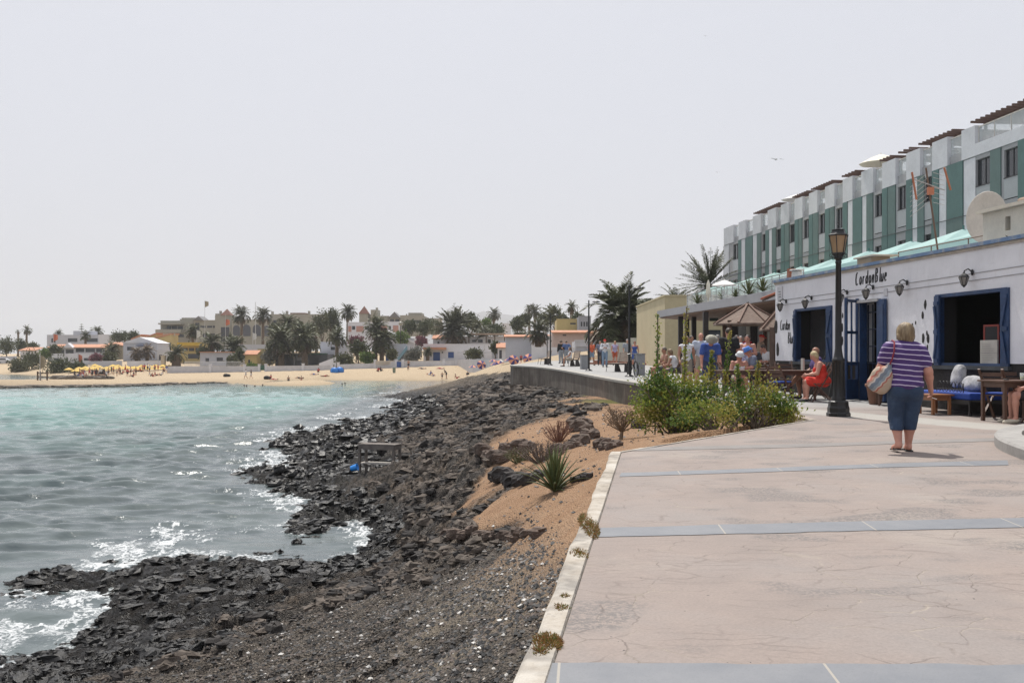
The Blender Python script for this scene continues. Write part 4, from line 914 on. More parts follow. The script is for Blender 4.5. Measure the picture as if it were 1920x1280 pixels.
# ---------------------------------------------------------------- white restaurant with blue shutters (wall line X = 12.1 - .1368 Y)
FD = Vector((-.1355, .9908, 0)); FN = Vector((-.9908, -.1355, 0))      # along the wall, out of the wall
def FP(Y, out=0, z=0):
    p = Vector((12.1-.1368*Y, Y, 0))+FN*out; p.z = z; return p
FA = math.atan2(FD.y, FD.x)                                               # local x runs along the wall, local y points away from the street
FANG = FA-math.pi                                                          # local +x = towards the camera end
def fY(px): return 22990/(px-700)
def wall_grid(mb, xs0, xs1, z0, z1, th, holes, mi=0, y0=0):
    """upright wall in the local x-z plane with real openings, front at y0, thickness th behind it"""
    xs = sorted({xs0, xs1, *[h[0] for h in holes], *[h[1] for h in holes]}); zs = sorted({z0, z1, *[h[2] for h in holes], *[h[3] for h in holes]})
    xs = [x for x in xs if xs0 <= x <= xs1]; zs = [z for z in zs if z0 <= z <= z1]
    nx, nz = len(xs)-1, len(zs)-1
    def solid(i, j):
        if i < 0 or j < 0 or i >= nx or j >= nz: return False
        cx = (xs[i]+xs[i+1])/2; cz_ = (zs[j]+zs[j+1])/2
        return not any(h[0] < cx < h[1] and h[2] < cz_ < h[3] for h in holes)
    y1 = y0+th
    for i in range(nx):
        for j in range(nz):
            if not solid(i, j): continue
            a, c, d, e = xs[i], xs[i+1], zs[j], zs[j+1]
            mb.add([(a,y0,d),(c,y0,d),(c,y0,e),(a,y0,e)], [(0,1,2,3)], mi); mb.add([(a,y1,d),(c,y1,d),(c,y1,e),(a,y1,e)], [(3,2,1,0)], mi)
            if not solid(i-1, j): mb.add([(a,y0,d),(a,y0,e),(a,y1,e),(a,y1,d)], [(0,1,2,3)], mi)
            if not solid(i+1, j): mb.add([(c,y0,d),(c,y0,e),(c,y1,e),(c,y1,d)], [(3,2,1,0)], mi)
            if not solid(i, j-1): mb.add([(a,y0,d),(c,y0,d),(c,y1,d),(a,y1,d)], [(3,2,1,0)], mi)
            if not solid(i, j+1): mb.add([(a,y0,e),(c,y0,e),(c,y1,e),(a,y1,e)], [(0,1,2,3)], mi)
    return mb
# restaurant local frame: origin at the far corner, +x along the wall towards the camera, +y into the building
O_R = FP(30.5); RZ_R = math.atan2(-FD.y, -FD.x)
def rx(px): return (30.5-fY(px))/FD.y
def rloc(x, y=0, z=0):
    c, s = math.cos(RZ_R), math.sin(RZ_R); return Vector((O_R.x+c*x-s*y, O_R.y+s*x+c*y, z))
b = NB('whitewashed_plaster'); co = b.co()
c = b.ramp(b.noise(co, 1.2, 6, .65), [(.3, (.70,.70,.73)), (.6, (.79,.79,.82))])
c = b.mix(b.ramp(b.noise(b.co('Object', (2, 2, .5)), 1.6, 5, .7), [(.55, 0), (.75, .35)]), c, (.52,.51,.52)); c = b.mix(b.ramp(b.noise(co, 30, 3, .8), [(.68, 0), (.73, .5)]), c, (.35,.34,.33))
b.col(c); b.rough(.85); b.bump(b.noise(co, 5, 6, .7), .5, .04); m_white = b.m
m_blue = M('blue_paint', (.017,.047,.125), .5, .3, 3.5, .3); m_stone = M('dark_base_stone', (.026,.023,.022), .9, .35, 3, .8)
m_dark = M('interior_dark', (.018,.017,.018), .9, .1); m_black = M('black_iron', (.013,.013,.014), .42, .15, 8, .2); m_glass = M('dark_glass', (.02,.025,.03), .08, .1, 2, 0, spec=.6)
W1 = (rx(1490), rx(1559), 1.28, 2.77); D1 = (rx(1612), rx(1648), .0, 2.80); W2 = (rx(1754), rx(1889), 1.24, 2.75)
RL = 26.0
rest = thing('restaurant_building', 'low whitewashed restaurant with blue shutters and hand painted black lettering', 'building', O_R, RZ_R)
mb = MB(); wall_grid(mb, 0, RL, 1.29, 3.62, .38, [W1, D1, W2]); mb.box(0, .38, .382, 9, 1.29, 3.62); mb.box(RL-.38, RL, .382, 9, 1.29, 3.62); mb.box(0, RL, 9.001, 9.3, 0, 3.62)
mb.build('wall', m_white, rest)
mb = MB(); wall_grid(mb, -.02, RL, -.3, 1.285, .40, [(D1[0], D1[1], -.3, 1.29)], y0=.02); mb.box(.0, .37, .422, 9, -.3, 1.285); mb.build('stone_base', m_stone, rest)
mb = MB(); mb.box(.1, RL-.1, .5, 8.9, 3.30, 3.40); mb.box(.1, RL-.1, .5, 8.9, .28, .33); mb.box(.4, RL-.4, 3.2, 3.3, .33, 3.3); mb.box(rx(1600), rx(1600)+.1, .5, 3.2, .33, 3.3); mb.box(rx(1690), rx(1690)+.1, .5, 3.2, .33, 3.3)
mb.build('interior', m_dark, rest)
b = NB('painted_coping_blue'); co = b.co(); c = b.mix(b.ramp(b.noise(co, 2.2, 5, .7), [(.45, 0), (.62, 1)]), (.11,.19,.33), (.30,.33,.36)); b.col(c); b.rough(.6); b.bump(b.noise(co, 9, 4), .4, .02); m_cop = b.m
mb = MB(); mb.box(-.06, RL, -.07, .45, 3.625, 3.70); mb.build('roof_coping', m_cop, rest); mb = MB(); mb.box(-.04, RL, -.035, .40, 3.565, 3.622); mb.build('roof_edge', M('edge_cream', (.42,.37,.31), .8, .2), rest)
mb = MB(); mb.box(.4, RL, .46, 9.2, 3.50, 3.60); mb.build('roof', M('roof_screed', (.45,.43,.40), .9), rest)
mb = MB()
for z in (3.10, 2.96): mb.tube([(x, -.012, z-.10*(1-math.cos(x*.42))*.12+(x-6)*.004) for x in np.linspace(.2, RL, 60)], .007, 5)
mb.build('wall_cable', M('grey_cable', (.33,.32,.32), .7), rest)
for q0, q1, zz in ((W1[0]-.25, W1[1]+.3, 1.20), (W2[0]-.12, W2[1]+.12, 1.16)):
    mb = MB(); mb.box(q0, q1, -.07, .42, zz, zz+.078); mb.build('window_sill', M('dark_sill', (.055,.06,.065), .7, .2), rest)
def shutter(name_lab, x, z0, z1, w, ang, hinge):
    """board shutter hinged at x; ang opens it outwards"""
    mb = MB(); s = 1 if hinge == 'L' else -1; mb.box(0, w*s, -.02, .02, 0, z1-z0) if s > 0 else mb.box(-w, 0, -.02, .02, 0, z1-z0)
    for zz in (.12, z1-z0-.2, (z1-z0)/2-.04): mb.box(min(0, s*w)+.02, max(0, s*w)-.02, -.042, -.0205, zz, zz+.08)
    mb.bar((s*.05, -.045, .2), (s*(w-.05), -.045, (z1-z0)/2-.06), .06, .02, up=(0,1,0)); mb.bar((s*.05, -.045, (z1-z0)-.22), (s*(w-.05), -.045, (z1-z0)/2+.06), .06, .02, up=(0,1,0))
    o = mb.build('shutter', m_blue, rest); o.location = (x, -.02, z0); o.rotation_euler = (0, 0, ang); return o
# narrow window: frame and two folded leaves
def frame(h, d0=-.015, wd=.07, bottom=True, name='window_frame'):
    mb = MB(); a, c, z0, z1 = h; mb.box(a, a+wd, d0, .16, z0, z1-wd); mb.box(c-wd, c, d0, .16, z0, z1-wd); mb.box(a, c, d0-.002, .162, z1-wd, z1)
    if bottom: mb.box(a+wd, c-wd, d0+.002, .158, z0, z0+.05)
    return mb.build(name, m_blue, rest)
frame(W1); frame(W2)
for h_ in (W1, W2): mb = MB(); mb.box(h_[0]+.002, h_[0]+.03, .162, .46, h_[2]+.002, h_[3]-.002); mb.build('jamb_shade_sheet', m_dark, rest)  # dark sheet added over the white far jamb, standing in for shade
frame(D1, wd=.06, bottom=False, name='door_frame')
shutter('', W1[0]-.02, 1.20, 2.73, .20, R(-6), 'L'); shutter('', W1[1]+.06, 1.18, 2.76, .24, R(10), 'R')
shutter('', W2[0]+.0, 1.18, 2.72, .22, R(-6), 'L'); shutter('', W2[1]+.08, 1.18, 2.74, .21, R(8), 'R')
# door leaves
mb = MB(); mb.box(-.06, 0, -.03, .03, 0, 2.5); mb.box(-.62, -.56, -.03, .03, 0, 2.5)
for zz in (0, .85, 1.62, 2.40): mb.box(-.56, -.06, -.022, .022, zz, zz+(.5 if zz == 0 else .07))
mb.box(-.33, -.30, -.018, .018, .5, 2.4); o = mb.build('door', m_blue, rest); o.location = (D1[0]-.05, -.03, .36); o.rotation_euler = (0, 0, R(126))
mb2 = MB(); mb2.box(0, .44, -.03, .03, 0, 2.42); mb2.box(.05, .39, -.045, -.031, .15, 1.0); mb2.box(.05, .39, -.045, -.031, 1.15, 2.3); o = mb2.build('door', m_blue, rest); o.location = (D1[1]+.0, -.03, .36); o.rotation_euler = (0, 0, R(-5))
mb = MB()
for i in range(4): mb.box(D1[0]+.06+.24*i, D1[0]+.085+.24*i, .17, .20, .40, 2.7)
for i in range(6): mb.box(D1[0]+.06, D1[1]-.06, .172, .198, .40+.42*i, .425+.42*i)
mb.build('door_grille', M('dark_blue_frame', (.012,.02,.045), .5), rest)
mb = MB(); mb.box(D1[0]+.02, D1[1]+.1, -.10, .0, 2.74, 2.81); mb.build('door_lintel', M('lintel_grey', (.45,.45,.45), .8), rest)
# dark stones showing through the whitewash
sr = random.Random(3)
for px, py, s in ((1577,569,.11),(1585,580,.12),(1589,567,.07),(1580,592,.07),(1579,615,.12),(1579,638,.12),(1597,620,.10),(1735,571,.11),(1730,591,.10),(1717,605,.05),(1711,609,.05),(1731,633,.11),(1740,634,.11),(1738,624,.06),(1739,651,.06),(1455,612,.24),(1458,655,.22),(1475,606,.08)):
    mb = MB(); Yw = fY(px); x = (30.5-Yw)/FD.y; z = Z(py, Yw); n = 8
    ring = [(x+s*(.55+.25*sr.random())*math.cos(i*2*math.pi/n)*.75, z+s*(.8+.4*sr.random())*math.sin(i*2*math.pi/n)) for i in range(n)]
    mb.add([(px_, -.004, pz_) for px_, pz_ in ring]+[(x, -.022, z)]+[(px_, .01, pz_) for px_, pz_ in ring], [(i, (i+1) % n, n) for i in range(n)]+[((i+1) % n, i, n+1+i, n+1+(i+1) % n) for i in range(n)])
    mb.build('bare_stone', M('lava_stone', (.035,.032,.03), .9, .3, 12, .8), rest)
# hand painted lettering
GL = {'C': [[(.62,.98),(.45,1.02),(.2,.85),(.1,.45),(.2,.08),(.45,.0),(.7,.12)]], 'o': [[(.5,.62),(.3,.64),(.15,.4),(.2,.08),(.4,.02),(.6,.2),(.6,.5),(.45,.64)]],
      'r': [[(.2,.66),(.18,.0)],[(.18,.4),(.35,.62),(.58,.6)]], 'd': [[(.5,.6),(.28,.62),(.12,.35),(.2,.05),(.4,.06),(.55,.3)],[(.62,1.1),(.55,.0)]],
      'n': [[(.2,.66),(.17,.0)],[(.17,.35),(.38,.66),(.55,.55),(.55,.0)]], 'B': [[(.2,1.15),(.16,.0)],[(.18,1.12),(.55,1.08),(.6,.8),(.25,.62)],[(.25,.62),(.62,.5),(.6,.12),(.16,.0)]],
      'l': [[(.3,1.15),(.25,.1),(.4,.0)]], 'u': [[(.18,.64),(.18,.12),(.35,.0),(.55,.2)],[(.6,.66),(.58,.0)]], 'e': [[(.18,.32),(.55,.42),(.5,.62),(.3,.64),(.14,.3),(.25,.03),(.6,.1)]]}
def script_text(s, x0, z0, h, adv, slope=0, w=.016):
    mb = MB(); x = x0
    for ch in s:
        for st in GL[ch]:
            pts = [(x+px_*h*.62+pz_*h*.06, 0, z0+pz_*h+(x-x0)*slope) for px_, pz_ in st]
            q = [pts[0]]
            for a, c in zip(pts[:-1], pts[1:]): q += [lerp(a, c, .5), c]
            L = [(-.004 if True else 0) for _ in q]
            v = []; n = len(q)
            for i, p in enumerate(q):
                a = np.asarray(q[max(i-1, 0)]); c = np.asarray(q[min(i+1, n-1)]); d = c-a; d /= np.linalg.norm(d)+1e-9; nr = np.array((-d[2], 0, d[0])); ww = w*(.7+.6*math.sin(math.pi*i/(n-1)))*(1.25 if abs(d[2]) > .7 else .8)
                p = np.asarray(p)+(0, -.0015, 0); v += [tuple(p+nr*ww), tuple(p-nr*ww)]
            v2 = [(a, -.006, c) for a, _, c in v]; m = len(v)
            mb.add(v+v2, [(2*i, 2*i+1, 2*i+3, 2*i+2) for i in range(n-1)]+[(m+2*i+2, m+2*i+3, m+2*i+1, m+2*i) for i in range(n-1)]+[(2*i, 2*i+2, m+2*i+2, m+2*i) for i in range(n-1)]+[(2*i+3, 2*i+1, m+2*i+1, m+2*i+3) for i in range(n-1)]+[(0, m, m+1, 1), (2*n-1, m+2*n-1, m+2*n-2, 2*n-2)])
        x += adv*h*(1.25 if ch in 'CB' else .55 if ch == 'l' else 1)
    return mb
m_ink = M('black_paint', (.012,.012,.016), .7, .1)
xa, xb = rx(1604), rx(1664); hh_ = .30; adv_ = (xb-xa)/(hh_*(1.25*2+.55+7))
script_text('CordonBlue', xa, Z(534, fY(1606))-.01, hh_, adv_, .0, .019).build('painted_name', m_ink, rest)
script_text('Cordon', rx(1463), 2.20, .28, .40, -.02, .015).build('painted_name', m_ink, rest)
script_text('Blue', rx(1477), 1.80, .28, .40, -.03, .015).build('painted_name', m_ink, rest)
mb = MB(); mb.box(rx(1459), rx(1468), -.03, -.001, Z(562, 30), Z(537, 30)); mb.build('name_plate', M('plate_white', (.55,.55,.57), .5, .08), rest)
mb = MB(); mb.box(rx(1659), rx(1665), -.03, -.001, 2.85, 3.02); mb.build('house_number_plate', M('plate_white', (.55,.55,.57), .5), rest)
mb = MB()
for i in range(3): mb.box(rx(1461)+.02, rx(1466), -.034, -.0305, Z(547+5*i, 30), Z(546+5*i, 30))
mb.build('plate_writing', m_ink, rest)
# wall lanterns
def lantern():
    t = thing('wall_lantern', 'x', 'lamp', (0,0,0), RZ_R, 'lanterns along the restaurant wall')
    mb = MB(); mb.ball((0,-.03,.13), .05, 10, 6, sc=(.8,.5,1.3)); mb.tube([(0,-.03,.14),(0,-.12,.20),(0,-.20,.16),(0,-.21,.10)], .014, 6); mb.build('bracket', m_black, t)
    mb = MB(); c0 = (0,-.21,0); mb.lathe([(.015,.13),(.03,.105),(.075,.075),(.105,.035),(.10,.03),(.02,.09)], 6, c0, smooth=False); mb.lathe([(.045,-.135),(.05,-.125),(.03,-.15),(.012,-.17),(.004,-.18)], 6, c0, smooth=False)
    for i in range(6):
        a = i*math.pi/3; mb.bar((.098*math.cos(a), -.21+.098*math.sin(a), .03), (.046*math.cos(a), -.21+.046*math.sin(a), -.13), .009, .009)
    mb.build('cage', m_black, t)
    mb = MB(); mb.lathe([(.09,.028),(.042,-.125)], 6, c0, smooth=False); mb.build('glass', M('lantern_glass', (.22,.21,.19), .25, .1, 3, 0), t)
    return t
LN = [(1464,573,'small black wall lantern nearest the far left corner of the white restaurant'),(1511,567,'black wall lantern above the narrow blue window'),(1577,557,'black wall lantern half hidden behind the tall street lamp'),
      (1625,548,'black wall lantern under the painted name above the door'),(1688,540,'black wall lantern between the door and the wide window'),(1809,522,'black wall lantern above the wide blue window')]
l0 = None
for px, py, lb in LN:
    Yw = fY(px+340/fY(px)); p = FP(Yw, 0, Z(py, Yw-.1))
    if l0 is None: l0 = lantern(); l0.location = p; l0['label'] = lb
    else: copy_tree(l0, None, p, RZ_R, None, lb)
# things in and on the windows
mb = MB(); mb.box(0, .56, 0, .03, 0, .50); o = mb.build('menu_board', M('menu_paper', (.42,.40,.36), .8, .08, 5)); tag(o, 'pale grey menu sheet board standing in the wide blue window', 'sign')
o.location = rloc(rx(1836), .02, 1.25); o.rotation_euler = (0, 0, RZ_R)
mb = MB()
for j in range(9): mb.box(.06, .06+.4*(.5+.5*abs(math.sin(j*2.3))), -.004, -.001, .06+j*.045, .066+j*.045)
mb.box(.0, .56, -.006, -.001, .245, .252); mb.build('faint_writing', M('faint_ink', (.25,.24,.23), .8), o)
t = thing('blackboard', 'red framed chalkboard leaning inside the wide blue window', 'sign', rloc(rx(1818), .30, 1.22), RZ_R+R(12))
mb = MB(); mb.box(0, .04, 0, .03, 0, .85); mb.box(.36, .40, 0, .03, 0, .85); mb.box(.04, .36, 0, .03, .81, .85); mb.box(.04, .36, 0, .03, 0, .04); mb.build('frame', M('red_frame', (.25,.03,.02), .5), t)
mb = MB(); mb.box(.04, .36, .008, .022, .04, .81); mb.build('slate', M('slate_black', (.02,.02,.022), .7), t)
t = thing('notice', 'small white paper notice on the inner pane of the wide window', 'sign', rloc(rx(1822), 1.0, 1.85), RZ_R); mb = MB(); mb.box(0, .20, 0, .01, 0, .45); mb.build('paper', M('menu_paper', (.42,.40,.36)), t)
t = thing('menu_stand', 'tall grey chalk menu leaning in the narrow blue window', 'sign', rloc(rx(1545), .12, 1.30), RZ_R+R(10)); mb = MB(); mb.bar((0,0,0),(.10,.25,.9),.30,.03, up=(1,0,0)); mb.build('board', M('chalk_grey', (.045,.045,.042), .8, .3, 9), t)
t = thing('chalkboard', 'narrow dark chalkboard with wooden frame leaning against the wall behind the street lamp', 'sign', rloc(rx(1588), -.30, gz(25)), RZ_R)
mb = MB(); mb.bar((0,0,0),(0,.22,.95),.42,.03, up=(1,0,0)); mb.build('slate', M('slate_dim', (.05,.052,.05), .8, .2), t); mb = MB(); mb.bar((-.22,-.01,0),(-.22,.21,.97),.03,.04,up=(1,0,0)); mb.bar((.22,-.01,0),(.22,.21,.97),.03,.04,up=(1,0,0)); mb.build('frame', M('board_wood', (.22,.14,.08), .7), t)

# roof clutter
def ro(px, off): return (30.5-(12.1+off*1.0093)*1900/(px-700))/FD.y
def rroof(x, y, z=3.6): return rloc(x, y, z)
t = thing('chimney_block', 'square cream plaster chimney block on the restaurant roof at the right border', 'chimney', rroof(ro(1847, .55), .55), RZ_R)
mb = MB(); wall_grid(mb, 0, 2.6, 0, .78, .9, [(.75, .92, .34, .62)]); mb.build('block', M('cream_plaster', (.60,.55,.45), .85, .1), t); mb = MB(); mb.box(-.12, 2.7, -.1, 1.0, .782, .85); mb.build('cap_slab', M('cream_plaster', (.60,.55,.45)), t)
mb = MB(); mb.tube([(.8,.3,.92),(2.5,.35,.92)], .08, 8); mb.box(1.25,2.1,.2,.6,.98,1.05); mb.build('tiles', M('old_tile', (.28,.20,.15), .9, .3), t)
t = thing('satellite_dish', 'large pale satellite dish turned away behind the cream chimney block', 'antenna', rroof(ro(1856, 1.8), 1.8, 3.6), 0); t.scale = (.85, .85, 1.25)
mb = MB(); mb.lathe([(.02,-.10),(.25,-.075),(.42,-.01),(.50,.05),(.505,.06),(.495,.062),(.42,.0),(.25,-.06),(.02,-.085)], 28); d = mb.build('dish', M('dish_cream', (.55,.50,.43), .6, .1), t)
d.location = (-.05,-.3,.75); d.rotation_euler = (R(72), 0, R(-35)); mb = MB(); mb.tube([(0,0,0),(0,-.15,.7)], .03, 8); mb.tube([(.0,-.2,.5),(.35,-.7,.72)], .012, 6); mb.build('mast', M('mast_grey', (.3,.28,.26), .5), t)
t = thing('antenna', 'rusty television aerial on a leaning pole above the restaurant roof', 'antenna', rroof(ro(1772, 1.6), 1.6, 3.6), 0); t.scale = (1, 1, 1.2)
Ya = O_R.y-0; a0 = Vector((0,0,0)); top = Vector((-.30,.1,2.0)); mb = MB(); mb.tube([a0, top], .022, 6); mb.build('pole', M('rust_pole', (.16,.10,.07), .8), t)
mb = MB()
for s in (-1, 1):
    for k_ in range(7):
        z = 1.15+.1*k_; mb.tube([(-.2+s*.06,.07,z+.3*.5),( -.2+s*.42,.07+.2,z+.12*s)], .005, 4)
mb.tube([(-.62,.0,1.75),(.15,.1,1.55)], .012, 5); mb.build('elements', M('aerial_grey', (.35,.33,.31), .4), t)
mb = MB(); mb.bar((-.68,.0,1.9),(-.55,.05,1.35),.05,.02); mb.bar((.12,.05,2.0),(.30,.1,1.55),.05,.02); mb.box(-.28,-.14,.0,.1,1.45,1.6); mb.build('reflector', M('aerial_orange', (.45,.16,.08), .6), t)
t = thing('roof_vent', 'small brown cardboard coloured vent box on the roof edge above the painted name', 'vent', rroof(ro(1609, .4), .4, 3.69), RZ_R)
mb = MB(); mb.box(0, .75, 0, .5, 0, .24); mb.build('box', M('vent_tan', (.36,.27,.18), .9), t); mb = MB(); mb.box(-.05,1.0,-.08,.6,.242,.275); mb.build('lid', M('vent_lid', (.60,.52,.40), .8), t)
for px, lb in ((1497,'pale vent cowl beside the brick chimney on the restaurant roof'),):
    t = thing('vent_cowl', lb, 'vent', rroof(.75, .35, 3.68), 0); t.scale = (.62, .62, .75)
    mb = MB(); mb.lathe([(.26,0),(.24,.30),(.20,.33)], 12); mb.build('pipe', M('vent_white', (.62,.60,.55), .8), t); mb = MB(); mb.lathe([(.33,.34),(.34,.37),(.30,.39)], 14); mb.build('lid', M('vent_white', (.62,.60,.55)), t)
t = thing('brick_chimney', 'small red brick chimney on the left part of the restaurant roof', 'chimney', rroof(.15, .30, 3.66), RZ_R); mb = MB(); mb.box(0,.17,0,.2,0,.38); mb.build('stack', M('chimney_brick', (.32,.12,.07), .9, .2, 12), t)
mb = MB()
pr_ = random.Random(9)
t = thing('roof_railing', 'thin brown metal handrail along the restaurant roof', 'railing', rroof(ro(1690, 1.0), 1.0), RZ_R)
mb = MB(); mb.tube([(0,0,.42),(6,0,.42)], .015, 5)
for i in range(5): mb.tube([(i*1.5,0,0),(i*1.5,0,.42)], .015, 5)
mb.build('rail', M('rail_brown', (.16,.12,.09), .6), t)
# ---------------------------------------------------------------- hotel with teal shutters, behind the restaurant (wall line X = 27.3 - .0947 Y)
def hY(px): return 51870/(px-780)
HD = Vector((.0943, -.9955, 0)); O_H = Vector((27.3-.0947*90, 90, 0)); RZ_H = math.atan2(HD.y, HD.x)
def hx(px): return (90-hY(px))/.9955
def hloc(x, y=0, z=0):
    c, s = math.cos(RZ_H), math.sin(RZ_H); return Vector((O_H.x+c*x-s*y, O_H.y+s*x+c*y, z))
hotel = thing('hotel', 'long three storey hotel with teal shutters and pale grey parapets above the restaurant', 'building', O_H, RZ_H)
m_hg = M('hotel_grey_render', (.36,.355,.36), .85, .07, .8, .2); m_hw = M('hotel_white_render', (.60,.60,.62), .85, .09, .9, .25); m_teal = M('teal_panel', (.075,.148,.138), .6, .10, 1.5, .1)
m_teal2 = M('teal_panel_dull', (.10,.155,.145), .65, .1, 1.5, .1); m_hglass = M('hotel_glass', (.03,.035,.04), .06, .1, 1, 0, spec=.7); m_rail = M('milky_rail_glass', (.30,.32,.325), .15, .05, 1, 0)
m_cglass = M('clear_rail_glass', (.62,.66,.66), .08, .03, 1, 0, alpha=.42)
r6 = lambda v: v/3.3103+1340
WN = [(118,146),(298,315),(385,412),(468,497),(555,585),(652,685),(757,790),(998,1040),(1140,1188),(1305,1350),(1625,1710),(1800,1880)]
HL = hx(2060); holes = []
for a, c in WN:
    for z0, z1 in ((8.63, 10.95), (5.6, 7.9)): holes.append((hx(r6(a-3)), hx(r6(c+5)), z0, z1))
mb = MB(); wall_grid(mb, 0, HL, -.3, 11.15, .3, holes); mb.box(0, HL, .301, 14, -.3, 11.15); mb.build('wall', m_hg, hotel)
for (a, c, z0, z1) in holes:
    mb = MB(); w = .05; mb.box(a+.001, a+w, .10, .18, z0, z1); mb.box(c-w, c-.001, .10, .18, z0, z1); mb.box(a+w, c-w, .10, .18, z1-w, z1-.001); mb.box(a+w, c-w, .10, .18, z0+.001, z0+w); mb.box((a+c)/2-.025, (a+c)/2+.025, .102, .178, z0+w, z1-w)
    wf = mb.build('window', M('window_frame_dark', (.05,.05,.055), .5), hotel)
    mb = MB(); mb.box(a+w, c-w, .13, .15, z0+w, z1-w); mb.build('pane', m_hglass, wf)
    mb = MB(); mb.box(a+.01, c-.01, -.02, .0-.008, z0+.04, z0+.98); mb.build('balustrade', m_rail, wf)
    mb = MB(); mb.box(a-.02, c+.02, -.03, -.01, z0+.985, z0+1.03); mb.build('handrail', m_black, wf)
WHT = [(60,90),(168,190),(240,265),(340,358),(830,858),(920,945),(1232,1260),(1398,1440),(1550,1622)]
for a, c in WHT:
    mb = MB(); mb.box(hx(r6(a)), hx(r6(c)), -.04, -.004, 3, 11.1); mb.build('white_pilaster', m_hw, hotel)
TL = [(146,168,0),(190,238,1),(315,340,0),(412,435,0),(497,522,0),(585,612,0),(685,715,0),(795,828,0),(858,918,1),(1040,1076,0),(1190,1230,0),(1350,1396,0),(1442,1545,1),(1885,1990,1)]
GT = [(265,290),(358,383),(437,465),(524,545),(613,645),(717,745),(946,985),(1078,1125),(1262,1303),(1715,1780)]
for a, c, wd in TL:
    mb = MB(); mb.box(hx(r6(a+4)), hx(r6(c)), -.065, -.004, 8.4, 11.16); mb.build('shutter', m_teal, hotel)
    mb = MB(); mb.box(hx(r6(a)), hx(r6(c)), -.055, -.004, 5.4, 8.36); mb.build('shutter', m_teal if not wd else m_teal2, hotel)
for a, c in GT:  # some are turned shutter faces, their shading put into the greyer teal
    mb = MB(); mb.box(hx(r6(a)), hx(r6(c)), -.055, -.004, 8.4, 11.14); mb.build('shutter', m_teal2, hotel)
    mb = MB(); mb.box(hx(r6(a)), hx(r6(c)), -.05, -.004, 5.4, 8.36); mb.build('shutter', m_teal, hotel)
for z in (8.36, 5.36):
    mb = MB(); mb.box(0, HL, -.070, -.002, z, z+.03); mb.build('joint_line', M('joint_dark', (.12,.13,.13), .8), hotel)
PL = [60,152,240,333,415,500,590,690,800,915,1045,1195,1355,1538]; PR = [120,196,290,384,463,549,642,748,860,987,1128,1280,1450,1622]
for i, (a, c) in enumerate(zip(PL, PR)):
    xa_, xc_ = hx(r6(a)), hx(r6(c)); mb = MB(); mb.box(xa_, xc_, -.06, .30, 11.16, 12.65); mb.build('parapet', m_hw, hotel)
    if i < len(PL)-1:
        xn = hx(r6(PL[i+1])); mb = MB(); mb.box(xc_, xn, .08, .30, 11.16, 11.60); mb.build('parapet_infill', m_hg, hotel)
        mb = MB(); mb.box(xc_+.01, xn-.01, .14, .16, 11.62, 12.50); g_ = mb.build('glass_guard', m_cglass, hotel); mb = MB(); mb.box(xc_, xn, .12, .18, 12.50, 12.55); mb.build('handrail', M('rail_cream', (.6,.56,.5), .5), g_)
mb = MB(); mb.box(hx(r6(1622)), HL, -.06, .30, 11.16, 11.75); mb.build('parapet', m_hw, hotel)
xa_ = hx(r6(1622))
for k in range(4):
    x0 = xa_+k*1.35; mb = MB(); mb.box(x0+.02, x0+1.33, .14, .16, 11.76, 12.55); g_ = mb.build('glass_guard', m_cglass, hotel); mb = MB(); mb.box(x0, x0+1.35, .12, .18, 12.55, 12.60); mb.box(x0, x0+.02, .12, .18, 11.76, 12.55); mb.build('handrail', M('rail_cream', (.6,.56,.5), .5), g_)
mb = MB(); mb.box(xa_+5.42, HL, -.06, .30, 11.751, 12.65); mb.build('parapet', m_hw, hotel)
for a, c in ((1414,1460),(1487,1513),(1522,1560),(1580,1604),(1651,1670),(1686,1706),(1724,1786),(1822,1990)):
    x0, x1 = hx(a), hx(c); mb = MB(); mb.box(x0, x1, .60, .72, 12.72, 12.84); mb.box(x0, x1, 3.2, 3.35, 12.72, 12.84); k = max(2, int((x1-x0)/.42))
    for i in range(k+1): x = x0+(x1-x0)*i/k; mb.box(x-.05, x+.05, -.05, 3.6, 12.845, 12.95)
    for x in (x0+.1, x1-.1): mb.box(x-.06, x+.06, .60, .72, 11.2, 12.719)
    mb.build('pergola', M('pergola_brown', (.10,.055,.04), .7, .15), hotel)
def parasol(name, label, loc, r, h, rise, mat, n=8, group=None, valance=.0, tilt=None, pole=.025, rz=0):
    t = thing(name, label, 'parasol', loc, rz, group); mb = MB(); v = [(0,0,h)]
    N = n*4
    for j, (rr, zz) in enumerate(((.5, .42), (1.0, 1.0))):
        for i in range(N):
            a = 2*math.pi*i/N; sag = (1-abs(math.cos(a*n/2)))*.06*rr; q = r*rr*(1-sag*.8); v.append((q*math.cos(a), q*math.sin(a), h-rise*zz-(.0 if j == 0 else 0)+sag*rise*.6))
    if valance:
        for i in range(N): q = v[1+N+i]; v.append((q[0], q[1], q[2]-valance))
    f = [(0, 1+i, 1+(i+1) % N) for i in range(N)]+[(1+i, 1+N+i, 1+N+(i+1) % N, 1+(i+1) % N) for i in range(N)]
    if valance: f += [(1+N+i, 1+2*N+i, 1+2*N+(i+1) % N, 1+N+(i+1) % N) for i in range(N)]
    if isinstance(mat, (list, tuple)):
        mb.v = v; mb.f = f; mb.sm = [False]*len(f); mb.m = [(i//4) % 2 for i in range(N)]*(len(f)//N)
    else: mb.add(v, f)
    c = mb.build('canopy', mat, t); s = c.modifiers.new('thick', 'SOLIDIFY'); s.thickness = .012
    mb = MB(); mb.tube([(0,0,0),(0,0,h+.06)], pole, 6); mb.build('pole', M('pole_pale', (.55,.52,.46), .5), t)
    if tilt: c.rotation_euler = tilt
    return t
m_cream = M('cream_canvas', (.72,.68,.56), .9, .06, 3, .2); m_wcan = M('white_canvas', (.74,.73,.70), .9, .06, 3, .2)
